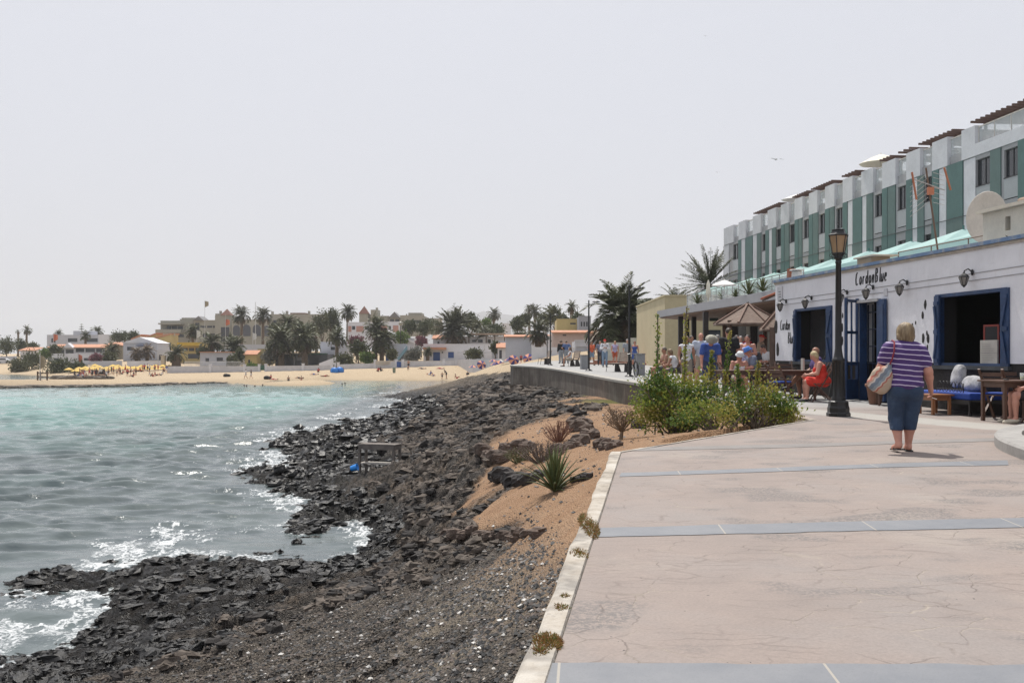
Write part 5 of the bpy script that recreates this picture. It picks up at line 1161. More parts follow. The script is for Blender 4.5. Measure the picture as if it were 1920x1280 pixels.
parasol('parasol', 'large cream parasol with scalloped edge on the hotel roof terrace', hloc(hx(1618)+.3, 1.0, 11.2), 1.3, 2.5, .6, m_cream, 6)
parasol('parasol', 'smaller white parasol farther along the hotel roof terrace', hloc(hx(1471), 1.0, 11.2), 1.2, 2.2, .42, m_wcan, 6)
mb = MB()
# sail-like teal awnings strung over the terrace in front of the hotel
b = NB('pale_teal_canvas'); co = b.co(); b.col(b.ramp(b.noise(co, 1.5, 4), [(.3, (.40,.58,.56)), (.7, (.48,.66,.64))])); b.rough(.85); t_ = b.n('ShaderNodeBsdfTranslucent'); t_.inputs[0].default_value = (.5,.75,.72,1); mx = b.n('ShaderNodeMixShader'); mx.inputs[0].default_value = .35
b.l(b.p.outputs[0], mx.inputs[1]); b.l(t_.outputs[0], mx.inputs[2]); b.l(mx.outputs[0], b.out.inputs[0]); m_awn = b.m
awn = thing('terrace_awning', 'row of peaked pale teal canvas awnings running below the hotel windows', 'awning', hloc(0, -6.3, 0), RZ_H)
x = hx(1357)+9.5
k = 0
while x < 54:
    mb = MB(); L = 4.4; pk = (x+L*.72, 1.6, 6.66); A = (x, 0, 5.95); B = (x+L, 0, 5.95); C2 = (x+L, 3.4, 6.1); D = (x, 3.4, 6.1)
    def sub(p, q, n=4, sag=.12): return [tuple(np.asarray(lerp(p, q, i/n))-(0, 0, sag*math.sin(math.pi*i/n))) for i in range(n+1)]
    for p, q in ((A, B), (B, C2), (C2, D), (D, A)):
        e = sub(p, q, 6, .05)
        for i in range(6): mb.add([e[i], e[i+1], lerp(e[i+1], pk, .5), lerp(e[i], pk, .5)], [(0,1,2,3)]); 
        e2 = [tuple(np.asarray(lerp(e_, pk, .5))-(0,0,.0)) for e_ in e]
        for i in range(6): mb.add([e2[i], e2[i+1], pk], [(0,1,2)])
    mb.add([A, B, (B[0], -.02, 4.9), (A[0], -.02, 4.9)], [(0,1,2,3)])
    o = mb.build('canvas', m_awn, awn)
    mb = MB(); mb.tube([(pk[0], pk[1], 4.0), (pk[0], pk[1], 6.8)], .05, 6); mb.build('post', M('awning_post', (.06,.16,.14), .5), awn)
    x += L; k += 1
# ---------------------------------------------------------------- flat canopy bar
def cxy(Y): return 12.84-.1*Y
t = thing('beach_bar', 'flat roofed open bar with grey fascia, timber ceiling and dark columns', 'building')
mb = MB(); poly = [(cxy(52.8), 52.8), (cxy(33), 33), (18, 33), (18, 56.5), (10.4, 56.5)]; mb.prism(poly, 3.42, 3.76); mb.build('fascia', M('fascia_grey', (.36,.355,.37), .7, .05, 1, .1), t)
b = NB('timber_ceiling'); co = b.co('Object', (1, .06, 1), (0, 0, R(6))); c = b.ramp(b.noise(co, 6, 3), [(.3, (.15,.075,.045)), (.7, (.27,.155,.10))]); b.col(c); b.rough(.6); b.bump(b.noise(co, 9, 2), .3, .02)
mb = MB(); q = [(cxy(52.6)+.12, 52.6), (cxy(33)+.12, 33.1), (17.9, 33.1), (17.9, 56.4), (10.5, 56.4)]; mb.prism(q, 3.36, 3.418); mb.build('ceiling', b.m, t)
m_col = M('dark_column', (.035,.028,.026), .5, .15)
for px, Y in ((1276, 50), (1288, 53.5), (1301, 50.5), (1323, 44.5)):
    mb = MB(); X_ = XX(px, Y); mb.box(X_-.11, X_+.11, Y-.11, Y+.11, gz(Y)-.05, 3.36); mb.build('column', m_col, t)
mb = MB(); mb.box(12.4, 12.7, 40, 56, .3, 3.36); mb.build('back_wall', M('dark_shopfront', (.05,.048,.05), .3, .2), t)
for px, Y, w in ((1372, 46, .5), (1391, 46, .35), (1413, 45, .3), (1424,45,.3)):
    mb = MB(); X_ = XX(px, Y); mb.box(X_-w/2, X_+w/2, Y-.1, Y+.1, .4, 3.36); mb.build('wall_panel', M('pale_panel', (.42,.42,.40), .6) if px in (1391, 1424) else m_col, t)
mb = MB(); mb.box(XX(1330,47), XX(1346,47), 46.9, 47.0, Z(602,47), Z(596,47)); mb.build('hanging_sign', M('green_sign', (.03,.05,.04), .5), t)
t = thing('terrace_railing', 'slim metal and glass railing around the terrace on top of the flat bar', 'railing')
mb = MB(); Ys = np.arange(34, 48.5, .75); off = .35
for y in Ys: mb.box(cxy(y)+off-.012, cxy(y)+off+.012, y-.012, y+.012, 3.76, 4.32)
mb.bar((cxy(34)+off, 34, 4.33), (cxy(48.4)+off, 48.4, 4.33), .04, .03); mb.build('rail', M('rail_grey', (.25,.24,.23), .5), t)
mb = MB(); mb.bar((cxy(34)+off, 34, 4.03), (cxy(48.4)+off, 48.4, 4.03), .012, .50); mb.build('glass', m_cglass, t)
parasol('parasol', 'open white parasol tilted over the railing of the flat bar terrace', (XX(1358, 50), 50, 3.77), .64, 1.4, .28, m_wcan, 6)
t = thing('folded_parasol', 'closed white parasol standing upright on the flat bar terrace', 'parasol', (XX(1328, 44), 44, 3.77)); mb = MB(); mb.lathe([(.03,.0),(.05,.3),(.12,.35),(.13,.6),(.09,1.2),(.02,1.45)], 10); mb.build('canopy', m_cream, t); t.scale = (.8,.8,.66)
t = thing('yellow_building', 'plain pale yellow building block behind the flat bar', 'building', (9.35, 62, 0)); mb = MB(); mb.box(0, 14, 0, 14, 0, 5.05); mb.build('wall', M('pale_yellow_wall', (.50,.42,.26), .85, .08, .6, .2), t)
mb = MB(); mb.box(-.06, 14.06, -.06, 14.06, 5.051, 5.15); mb.build('roof', M('pale_yellow_wall', (.50,.42,.26)), t)
mb = MB(); mb.box(2.5, 3.4, -.04, -.002, 2.3, 3.0); mb.build('window', m_hglass, t)
m_lw = M('pale_green_wall', (.50,.50,.44), .85, .08, .7, .25)
for i, (a, c, zt, lb) in enumerate(((1137, 1181, 2.57, 'lowest step of the pale boundary wall beside the big palm'), (1181, 1201, 2.93, 'middle step of the pale boundary wall'), (1201, 1372, 3.17, 'long tall pale boundary wall with scribbled writing'))):
    mb = MB(); mb.box(XX(a, 80)+.002, XX(c, 80), 80, 80.3, .4, zt-.1); o = one('boundary_wall', mb, m_lw, lb, 'wall')
sc_ = MB()
for i in range(5):
    x0 = XX(1218, 79.9)+i*.17*1.15; z0 = 2.05; sc_.tube([(x0, 79.985, z0), (x0+.10, 79.985, z0+.12), (x0, 79.985, z0+.2), (x0+.13, 79.985, z0+.03)], .018, 4)
sc_.build('scribble', M('scribble_grey', (.14,.14,.14), .9), o)
# stepped brick edge of the raised paving
st_ = MB(); bxa, bya, bxb, byb = XX(1106, 74), 74, 15, 66
for i, (dz, o) in enumerate(((.13, 0), (.26, .5))):
    st_.bar((bxa+o, bya+o, gz(74)+dz-.07), (bxb+o, byb+o, gz(66)+dz-.07), .5, .14)
st_.build('brick_steps', M('brick_steps', (.30,.12,.075), .85, .15, 3)); tag(bpy.data.objects['brick_steps'], 'low reddish brick steps crossing the far promenade', 'steps')
# ---------------------------------------------------------------- timber kiosks
def shingle(name):
    b = NB(name); co = b.co(); br = b.n('ShaderNodeTexBrick'); br.inputs['Scale'].default_value = 4; br.inputs['Mortar Size'].default_value = .03; br.inputs['Color1'].default_value = (.15,.10,.078,1); br.inputs['Color2'].default_value = (.21,.15,.115,1); br.inputs['Mortar'].default_value = (.07,.05,.04,1)
    b.l(b.co('Object', (1, 1, 2.4), (R(90), 0, 0)), br.inputs['Vector']); c = b.mix(b.ramp(b.noise(co, 5, 4), [(.35, 0), (.7, .45)]), br.outputs[0], (.25,.20,.165)); b.col(c); b.rough(.9); b.bump(br.outputs['Fac'], -.5, .03); return b.m
m_sh = shingle('cedar_shingles'); m_post = M('brown_post', (.085,.05,.035), .8, .25, 6)
def kiosk(label, x, y, r, ze, za, posts, rz=.3):
    t = thing('kiosk', label, 'kiosk', (x, y, 0), rz); mb = MB(); n = 8
    for i in range(n):
        a0, a1 = 2*math.pi*i/n, 2*math.pi*(i+1)/n; e0 = (r*math.cos(a0), r*math.sin(a0), ze); e1 = (r*math.cos(a1), r*math.sin(a1), ze)
        mb.add([e0, e1, (0,0,za)], [(0,1,2)]); mb.add([(e0[0], e0[1], ze-.05), (e1[0], e1[1], ze-.05), e1, e0], [(0,1,2,3)]); mb.add([(e0[0], e0[1], ze-.05), (e1[0], e1[1], ze-.05), (0,0,za-.12)], [(2,1,0)])
    rf = mb.build('roof', m_sh, t); mb = MB()
    for i in range(n): a0 = 2*math.pi*i/n; mb.bar((r*math.cos(a0), r*math.sin(a0), ze+.02), (.05*math.cos(a0), .05*math.sin(a0), za), .07, .05)
    mb.build('ridge', M('ridge_brown', (.16,.10,.075), .8), rf)
    for i in range(posts):
        a0 = 2*math.pi*i/posts+.4; mb = MB(); mb.tube([(r*.82*math.cos(a0), r*.82*math.sin(a0), gz(y)-.05), (r*.82*math.cos(a0), r*.82*math.sin(a0), ze+.1)], .075, 8); mb.build('post', m_post, t)
    return t
t = kiosk('octagonal timber kiosk with pointed shingle roof in front of the flat bar', XX(1402, 34.5), 34.5, 1.2, 2.52, 3.20, 4)
mb = MB(); mb.ball((0,0,3.23), .05, 8, 5); mb.build('finial', m_black, t)
t = kiosk('smaller brown shingle kiosk roof against the far corner of the white restaurant', 8.72, 31.9, .95, 2.27, 3.25, 0)
mb = MB(); X_ = XX(1434, 31.2)-8.72; mb.box(X_-.13, X_+.13, -.85, -.6, .35, 2.3); mb.build('post', m_post, t)
t = thing('tiled_hood', 'little red tiled hood fixed at the far corner of the white restaurant', 'roof', (XX(1440, 31), 31.0, Z(560, 31)), R(-8)); mb = MB(); mb.bar((-.15,0,-.05),(.2,0,.10),.5,.05,up=(0,0,1)); mb.build('board', m_post, t)
mb = MB()
for i in range(6): mb.tube([(-.2, -.22+i*.09, 0.0), (.22, -.22+i*.09, .17)], .035, 6)
mb.build('tiles', M('red_tile', (.42,.14,.08), .8, .2, 8), t)

# ---------------------------------------------------------------- street lamp
def street_lamp():
    p = G(1572, 780); t = thing('street_lamp', 'tall black cast iron street lamp with a hexagonal lantern beside the planting pit', 'street lamp', p)
    mb = MB(); mb.lathe([(.225,0),(.225,.06),(.205,.08),(.205,.16),(.19,.20),(.185,.28),(.16,.30)], 8, smooth=False, rot=R(22.5)); mb.build('base', m_black, t)
    mb = MB(); mb.lathe([(.145,.28),(.135,.33),(.135,.36),(.125,.38),(.105,1.04),(.12,1.05),(.125,1.09),(.10,1.11),(.088,1.15),(.075,1.22),(.066,1.3),(.052,2.92),(.06,2.93),(.062,2.96),(.05,2.99)], 12)
    for i in range(8):
        a = i*math.pi/4; mb.tube([(.128*math.cos(a), .128*math.sin(a), .38), (.108*math.cos(a), .108*math.sin(a), 1.03)], .012, 4)
    mb.build('post', m_black, t)
    h = MB(); z0 = 2.96; h.lathe([(.05,z0),(.06,z0+.05),(.09,z0+.07),(.075,z0+.09),(.12,z0+.14),(.125,z0+.165),(.02,z0+.166)], 12)
    for i in range(6):
        a = i*math.pi/3; c, s = math.cos(a), math.sin(a); h.bar((.118*c, .118*s, z0+.16), (.18*c, .18*s, z0+.50), .013, .013); h.tube([(.13*c,.13*s,z0+.17),(.17*c,.17*s,z0+.12),(.15*c,.15*s,z0+.08),(.10*c,.10*s,z0+.10)], .007, 5)
    h.lathe([(.192,z0+.495),(.195,z0+.515),(.15,z0+.535),(.12,z0+.59),(.13,z0+.60),(.125,z0+.615),(.03,z0+.63),(.015,z0+.66),(.022,z0+.69),(.010,z0+.72),(.018,z0+.75),(.004,z0+.78)], 6, smooth=False)
    hd_ = h.build('lantern', m_black, t)
    g = MB(); g.lathe([(.108,z0+.168),(.168,z0+.492)], 6, smooth=False); g.build('glass', M('amber_lamp_glass', (.34,.22,.12), .35, .12, 5, .05), hd_)
street_lamp()
# tall modern poles along the far promenade
def pole_lamp():
    t = thing('lamp_post', 'x', 'street lamp', (0,0,0), 0, 'slim black lamp posts along the far promenade')
    mb = MB(); mb.lathe([(.22,0),(.20,.03),(.08,.10)], 10); mb.build('base', m_black, t)
    mb = MB(); mb.tube([(0,0,.05),(0,0,2.4),(0,0,3.95)], [.062,.05,.035], 8); mb.tube([(0,0,3.45),(.18,0,3.72),(.40,0,3.83)], .018, 6); mb.build('pole', m_black, t)
    mb = MB(); mb.lathe([(.02,3.93),(.10,3.92),(.23,3.86),(.235,3.84),(.05,3.82)], 14, (.42,0,0)); mb.build('lamp_head', m_black, t); return t
pl = None
for px, py, s, rz, lb in ((1180,706,1.0,.4,'tall slim black lamp post with the bicycle leaning on it'),(1104,695,.96,0,'tall slim black lamp post between the wooden bench and the grey bin'),
                      (1032,684.5,.9,0,'slim black lamp post beside the farthest wooden bench'),(1026,682,.8,2.8,'most distant thin black lamp post on the promenade')):
    p = G(px, py)
    if py == 682: p = Vector((XX(1026, 88), 88, gz(88)))
    if pl is None: pl = pole_lamp(); pl.location = p; pl['label'] = lb; pl.rotation_euler = (0,0,rz)
    else: copy_tree(pl, None, p, rz, s, lb)
# ---------------------------------------------------------------- vegetation builders (numpy leaf clouds)
def leaf_quads(P, D, L, Wd, up=None, r=None):
    """P (n,3) bases, D (n,3) directions, L lengths, Wd widths -> diamond leaves"""
    n = len(P); r = r or rng; D = D/np.linalg.norm(D, axis=1, keepdims=True)
    a = r.normal(size=(n, 3)) if up is None else np.broadcast_to(up, (n, 3))+r.normal(size=(n, 3))*.3
    S_ = np.cross(D, a); S_ /= np.linalg.norm(S_, axis=1, keepdims=True)+1e-9
    L = np.broadcast_to(L, n)[:, None]; Wd = np.broadcast_to(Wd, n)[:, None]
    v = np.stack([P, P+D*L*.45+S_*Wd, P+D*L, P+D*L*.45-S_*Wd], 1)
    return v.reshape(-1, 3), np.arange(4*n).reshape(n, 4)
def frond_set(n, L, arch, tilt0, tilt1, nl=34, lw=.035, ll=.45, seed=1, stiff=0.0, half=False):
    """date palm crown: rachises that arch over, each with two rows of leaflets"""
    r = np.random.default_rng(seed); V = []; Fc = []; o = 0
    for i in range(n):
        az = r.random()*2*math.pi; q = (i+.5)/n; el = R(tilt0+(tilt1-tilt0)*q)+r.normal()*.10; l = L*(.82+.3*r.random())*(1 if q > .12 else .8)
        m = 12; t = np.linspace(0, 1, m); bend = arch*(.75+.5*r.random())*(.35+.65*math.cos(max(el, -1.2)))
        ang = el-bend*t**1.5*(1.15-stiff); ds = l/(m-1); rr = np.r_[0, np.cumsum(np.cos(ang[:-1])*ds)]; zz = np.r_[0, np.cumsum(np.sin(ang[:-1])*ds)]
        c, s = math.cos(az), math.sin(az); sw = r.normal()*.12; C_ = np.stack([rr*c-sw*t*t*l*s, rr*s+sw*t*t*l*c, zz], 1)
        T_ = np.gradient(C_, axis=0); T_ /= np.linalg.norm(T_, axis=1, keepdims=True); side = np.cross(T_, (0, 0, 1.)); side /= np.linalg.norm(side, axis=1, keepdims=True)+1e-9; nrm = np.cross(side, T_)
        w = .03*L/2.2*(1-t*.8)[:, None]
        a = C_+side*w; b_ = C_-side*w; k = len(a); V += [a, b_]; i0 = np.arange(k-1)
        Fc.append(np.stack([o+i0, o+i0+1, o+k+i0+1, o+k+i0], 1)); o += 2*k
        u = np.linspace(.14, .99, nl); base = np.stack([np.interp(u, t, C_[:, j]) for j in range(3)], 1); Tn = np.stack([np.interp(u, t, T_[:, j]) for j in range(3)], 1); Sn = np.stack([np.interp(u, t, side[:, j]) for j in range(3)], 1); Nn = np.stack([np.interp(u, t, nrm[:, j]) for j in range(3)], 1)
        le = ll*L/2.2*np.sin(np.clip(u*1.05, 0, 1)*math.pi*.93+.12)**.6*(.8+.3*r.random(nl))
        for sg in (-1, 1):
            D = Tn*.75+sg*Sn*.85+Nn*(.28-.2*u)[:, None]+r.normal(size=(nl, 3))*.09; D[:, 2] -= .12
            v, f = leaf_quads(base, D, le, lw*L/2.2*(.7+.4*r.random(nl)), up=(0, 0, 1.), r=r); V.append(v); Fc.append(f+o); o += len(v)
    return np.concatenate(V), np.concatenate(Fc)
m_palm = leafmat('palm_green', (.065,.075,.038), (.13,.14,.075), .15, .9); m_palmdry = leafmat('palm_dry', (.11,.078,.05), (.20,.15,.10), .12, 1.2); m_trunk = M('palm_trunk', (.13,.095,.065), .95, .3, 5, .9)
m_palm2 = leafmat('palm_grey_green', (.065,.072,.045), (.13,.135,.085), .15, .9)
def palm(label, loc, L, H, n=70, dry=18, tr=.28, seed=1, arch=1.5, tilt=(78, -30), drytilt=(-25, -75), mat=None, nl=34, s=1, group=None, lw=.035, name='palm_tree', ll=.45, stiff=0, skirt=None):
    t = thing(name, label, 'palm tree', loc, seed*1.3, group); mb = MB(); r = random.Random(seed); k = max(4, int(H/.35)); pts = []; rad = []
    for i in range(k+1):
        q = i/k; pts.append((.06*math.sin(q*3+seed), .05*math.cos(q*2), -.4+(H+.4)*q)); rad.append(tr*(1.18-.18*q)*(1+.10*(i % 2)))
    mb.tube(pts, rad, 10); mb.build('trunk', m_trunk, t)
    if skirt is not None: mb = MB(); mb.lathe([(tr*1.0, H-skirt), (tr*1.9, H-skirt*.6), (tr*2.2, H-.1), (tr*1.2, H+.15)], 14); mb.build('leaf_base_skirt', m_trunk, t)
    V, Fc = frond_set(n, L, arch, tilt[1], tilt[0], nl, lw, ll, seed, stiff); V[:, 2] += H; npmesh('crown', V, Fc, mat or m_palm, False, parent=t)
    if dry: V, Fc = frond_set(dry, L*.85, arch*.6, drytilt[1], drytilt[0], nl, lw, ll*.8, seed+50); V[:, 2] += H-.05; npmesh('dry_fronds', V, Fc, m_palmdry, False, parent=t)
    return t
def leafy(n_cl, cen, rad, per, leaf, wid, seed, spread=.3, shell=.55, outward=.6, zmin=None, squash=1.0):
    """clumps of leaves through an ellipsoid, uneven outline"""
    r = np.random.default_rng(seed); cen = np.asarray(cen, float); rad = np.asarray(rad, float)
    d = r.normal(size=(n_cl, 3)); d /= np.linalg.norm(d, axis=1, keepdims=True); q = (shell+(1-shell)*r.random(n_cl))**.8; lump = .78+.35*np.sin(d[:, 0]*4+seed)*np.sin(d[:, 2]*5+d[:, 1]*3+seed*2)+.1*r.normal(size=n_cl)
    c = d*(q*lump)[:, None]*rad; csz = spread*(.6+.8*r.random(n_cl))
    off = r.normal(size=(n_cl, per, 3))*csz[:, None, None]*.5; off[..., 2] *= squash; P = (c[:, None]+off).reshape(-1, 3)
    D = P/rad/rad*outward*rad.mean(); D = D/(np.linalg.norm(D, axis=1, keepdims=True)+1e-6)*outward+r.normal(size=P.shape)*.7; D[:, 2] += .25
    P = P+cen
    if zmin is not None: k = P[:, 2] > zmin; P, D = P[k], D[k]
    return leaf_quads(P, D, leaf*(.6+.8*r.random(len(P))), wid*(.7+.6*r.random(len(P))), r=r)
def branches(mb, base, tips, r0, seed, wob=.15):
    rr = random.Random(seed)
    for tp in tips:
        a = Vector(base); c = Vector(tp); pts = []
        for i in range(5): q = i/4; pts.append(a.lerp(c, q)+Vector((rr.uniform(-1, 1), rr.uniform(-1, 1), rr.uniform(0, 1)))*wob*math.sin(math.pi*q)*(c-a).length*.5)
        mb.tube(pts, [r0*(1-q*.75) for q in (0, .25, .5, .75, 1)], 6)
# the two green bushes in the planting pit
m_bush = leafmat('bush_green', (.17,.22,.04), (.31,.35,.07), .35, 2.5); m_bushy = leafmat('bush_yellow_green', (.27,.26,.05), (.38,.32,.09), .35, 3); m_bushd = leafmat('bush_deep_green', (.07,.13,.03), (.13,.20,.045), .3, 2.5)
m_bark = M('grey_bark', (.16,.125,.095), .9, .25, 12, .8); m_twig = M('dry_twig', (.24,.17,.115), .9, .2, 15, .5)
def bush(label, loc, lobes, seed, shoots=(), leaf=.055, ncl=95, per=17):
    t = thing('bush', label, 'bush', loc, 0); r = random.Random(seed)
    mb = MB(); tips = []
    for (cx_, cy_, cz_, rx_, ry_, rz_) in lobes:
        for _ in range(9): tips.append((cx_+r.uniform(-.8,.8)*rx_, cy_+r.uniform(-.8,.8)*ry_, cz_+r.uniform(-.6,.7)*rz_))
    branches(mb, (0,0,-.15), tips, .028, seed, .25); mb.build('branches', m_bark, t)
    parts = []
    for i, (cx_, cy_, cz_, rx_, ry_, rz_) in enumerate(lobes): parts.append(leafy(ncl, (cx_, cy_, cz_), (rx_, ry_, rz_), per, leaf, leaf*.34, seed*10+i, .20, .35, .5, zmin=.04))
    V = []; Fc = []; o = 0
    for v, f in parts: V.append(v); Fc.append(f+o); o += len(v)
    rr = np.random.default_rng(seed)
    for (sx_, sy_, z0, z1, lean) in shoots:
        n = 230; q = rr.random(n); P = np.stack([sx_+lean*q*(z1-z0)+rr.normal(size=n)*.02, sy_+rr.normal(size=n)*.02, z0+q*(z1-z0)], 1); D = np.stack([rr.normal(size=n), rr.normal(size=n), .6+.3*rr.random(n)], 1)
        v, f = leaf_quads(P, D, leaf*1.1*(1-.4*q), leaf*.42*(1-.4*q), r=rr); V.append(v); Fc.append(f+o); o += len(v)
    V = np.concatenate(V); Fc = np.concatenate(Fc); cl = V[Fc[:, 0]]; nn = fbm(cl[:, 0]*3+cl[:, 1]*2+20, cl[:, 2]*3+20+seed, 3, 7); mi = np.where(nn > .57, 1, np.where(nn < .43, 2, 0)); mi = np.where(rr.random(len(mi)) < .18, rr.integers(0, 3, len(mi)), mi)
    npmesh('foliage', V, Fc, [m_bush, m_bushy, m_bushd], False, mi=mi, parent=t)
    if shoots:
        mb = MB()
        for (sx_, sy_, z0, z1, lean) in shoots: mb.tube([(sx_-.05, sy_, 0), (sx_, sy_, z0), (sx_+lean*(z1-z0), sy_, z1)], .012, 5)
        mb.build('shoots', m_bark, t)
    return t
def gp(px, py, Y):                                   # ground point under a column at distance Y
    x = XX(px, Y); return Vector((x, Y, tz(x, Y)))
p = gp(1270, 0, 19.2)
bush('big bushy green shrub with tall leafy shoots in the planting pit, nearest the sea wall', p, [(-.05,0,.62,.72,.55,.50),(.42,.1,.70,.50,.45,.48),(-.48,.0,.42,.42,.40,.36),(.15,-.25,.38,.62,.42,.36),(-.30,.1,.85,.35,.35,.28)], 3, [(.13,0,1.0,2.28,.03),(-.34,.1,.9,2.15,.0),(.62,.1,1.0,1.5,.05),(.86,0,.9,1.85,.10)]).scale = (1.05, 1, 1.06)
p = gp(1415, 0, 18.6)
bush('looser green shrub with bare lower stems in the planting pit, next to the street lamp', p, [(-.02,0,.78,.55,.45,.34),(.38,.1,.60,.36,.36,.28),(-.42,.0,.55,.36,.36,.32),(.62,0,.45,.20,.22,.22)], 5, [(.05,0,.95,1.35,.05),(-.30,0,.9,1.3,-.08)], ncl=72, per=14).scale = (.96, 1, 1.08)
p = gp(1345, 0, 18.0); bush('low sprawling undergrowth shrub filling the gap between the two green bushes', p, [(0,0,.25,.55,.35,.26),(-.45,.1,.22,.45,.3,.22)], 8, leaf=.05, ncl=48, per=15)
def hit(px, py):
    """where the shore surface stands under a point of the survey"""
    ys_ = np.geomspace(4, 60, 700); zz = terrain(XX(px, ys_), ys_)[0]; rows = HY+(E-zz)*F/ys_; k = np.argmax(rows < py); return Vector((XX(px, ys_[k]), ys_[k], zz[k]))
# agave
def agave(label, loc, n, L, seed, mat, w=.035, low=4):
    t = thing('agave', label, 'plant', loc, 0); V = []; Fc = []; o = 0; r = random.Random(seed)
    for i in range(n):
        q = i/n; az = i*2.399; el = R(88-70*q**1.1)+r.uniform(-.1,.1); l = L*(.8+.3*r.random())*(1 if q < .85 else .8); m = 7; c, s = math.cos(az), math.sin(az); pts = []
        for j in range(m+1):
            u = j/m; a = el-.35*u*u*(1-el/1.6); pts.append(Vector((math.cos(a)*c*l*u, math.cos(a)*s*l*u, math.sin(a)*l*u)))
        sd_ = Vector((-s, c, 0))
        for j in range(m+1):
            u = j/m; ww = w*(1.0+.5*math.sin(u*2.6))*(1-u**3)*(.9 if j else .8)+.001; up_ = Vector((-c*math.sin(el), -s*math.sin(el), math.cos(el)))
            V += [pts[j]+sd_*ww+up_*ww*.35, pts[j]-up_*ww*.25, pts[j]-sd_*ww+up_*ww*.35]
        for j in range(m):
            for k_ in range(2): b0 = o+j*3+k_; Fc.append((b0, b0+1, b0+4, b0+3))
            b0 = o+j*3; Fc.append((b0+2, b0, b0+3, b0+5))
        o += 3*(m+1)
    npmesh('leaves', np.array([tuple(v) for v in V]), np.array(Fc), mat, True, parent=t); return t
m_agave = leafmat('agave_green', (.075,.095,.035), (.15,.165,.065), .08, 5, .45)
p = hit(1040, 922); agave('spiky green agave with long narrow leaves growing in orange dirt beside the kerb', p, 46, .045*p.y, 4, m_agave, .020)
# dry plants
def dry_shrub(label, loc, h, r0, seed, n=26, twigs=5, mat=None, name='dry_shrub', leafn=0, trunk=0):
    t = thing(name, label, 'shrub', loc, 0); r = random.Random(seed); mb = MB(); b0 = Vector((0,0,-.08))
    if trunk: mb.tube([b0, (.03,.0,trunk)], [.045,.032], 7); b0 = Vector((.03,0,trunk))
    ends = []
    for i in range(n):
        a = r.uniform(0, 6.28); q = r.uniform(.25, 1); e = Vector((math.cos(a)*r0*q, math.sin(a)*r0*q, h*(1.08-.45*q*q)*r.uniform(.75,1.05))); mid = b0.lerp(e, .55)+Vector((r.uniform(-.1,.1), r.uniform(-.1,.1), -.04))*r0; mb.tube([b0, mid, e], [.017, .010, .005], 4)
        for _ in range(twigs):
            s_ = mid.lerp(e, r.random()); d = s_+Vector((r.uniform(-1,1), r.uniform(-1,1), r.uniform(0,1)))*h*.22; mb.tube([s_, d], [.006, .003], 3, cap=False); ends.append(d)
    mb.build('twigs', mat or m_twig, t)
    if leafn:
        rr = np.random.default_rng(seed); E_ = np.array([tuple(e) for e in ends]); P = E_[rr.integers(0, len(E_), leafn)]+rr.normal(size=(leafn, 3))*.03
        v, f = leaf_quads(P, rr.normal(size=(leafn, 3)), .035, .009, r=rr); npmesh('dead_leaves', v, f, m_palmdry, False, parent=t)
    return t
def dpos(px, Y): x = XX(px, Y); return Vector((x, Y, tz(x, Y)))
dry_shrub('small bare brown tree with a forked stem in the orange dirt near the big bush', hit(1163, 824), .60, .42, 2, 30, 6, None, 'dry_tree', 300, .15)
dry_shrub('reddish leafless shrub standing in the upper walled dirt bed', hit(1048, 828), .42, .38, 5, 34, 6, M('red_twig', (.23,.12,.085), .9))
dry_shrub('grey brown tangled dry bush directly behind the agave', hit(1015, 866), .36, .55, 6, 50, 8, M('grey_twig', (.15,.115,.095), .9))
dry_shrub('dry bush mixed with low green stems in the middle dirt bed', hit(975, 866), .26, .42, 7, 36, 7, M('olive_twig', (.14,.14,.07), .9), leafn=200)
m_weed = leafmat('red_weed', (.22,.10,.04), (.30,.19,.07), .2, 8)
def weed(label, loc, r0, n, seed, mats, h=.05, ln=.05, name='weed'):
    rr = np.random.default_rng(seed); a = rr.random(n)*6.28; q = rr.random(n)**.7; P = np.stack([np.cos(a)*q*r0[0], np.sin(a)*q*r0[1], rr.random(n)*h*(1-q*.6)], 1); P[:, 2] += -.005
    D = np.stack([np.cos(a), np.sin(a), .5+rr.random(n)], 1)+rr.normal(size=(n, 3))*.5; v, f = leaf_quads(P, D, ln*(.5+rr.random(n)), ln*.16, r=rr)
    o = npmesh(name, v, f, mats, False, mi=rr.integers(0, len(mats), n)); o.location = loc; tag(o, label, 'weed', 'weeds growing over the kerb'); return o
m_weedg = leafmat('weed_green', (.13,.15,.04), (.20,.19,.06), .2, 8)
for px, py, sx_, sy_, n, lb in ((1027,1205,.055,.10,900,'brown and green weed clump spilling over the kerb nearest the camera'),(1012,1225,.03,.05,200,'small weed sprig at the outer kerb edge nearest the camera'),(1052,1143,.03,.05,220,'thin reddish weed on the kerb above the nearest clump'),(1060,1122,.02,.03,90,'tiny red weed tuft on the kerb'),
                      (1085,1040,.05,.12,500,'small russet weed patch on the kerb below the long one'),(1104,985,.055,.42,1500,'long russet weed patch on the kerb left of the second slate band')):
    p = G(px, py); p.z = gz(p.y)+.0; weed(lb, p, (sx_*1.1, sy_*1.3), int(n*1.6), px, [m_weed, m_weed, m_weedg], .025, .020)
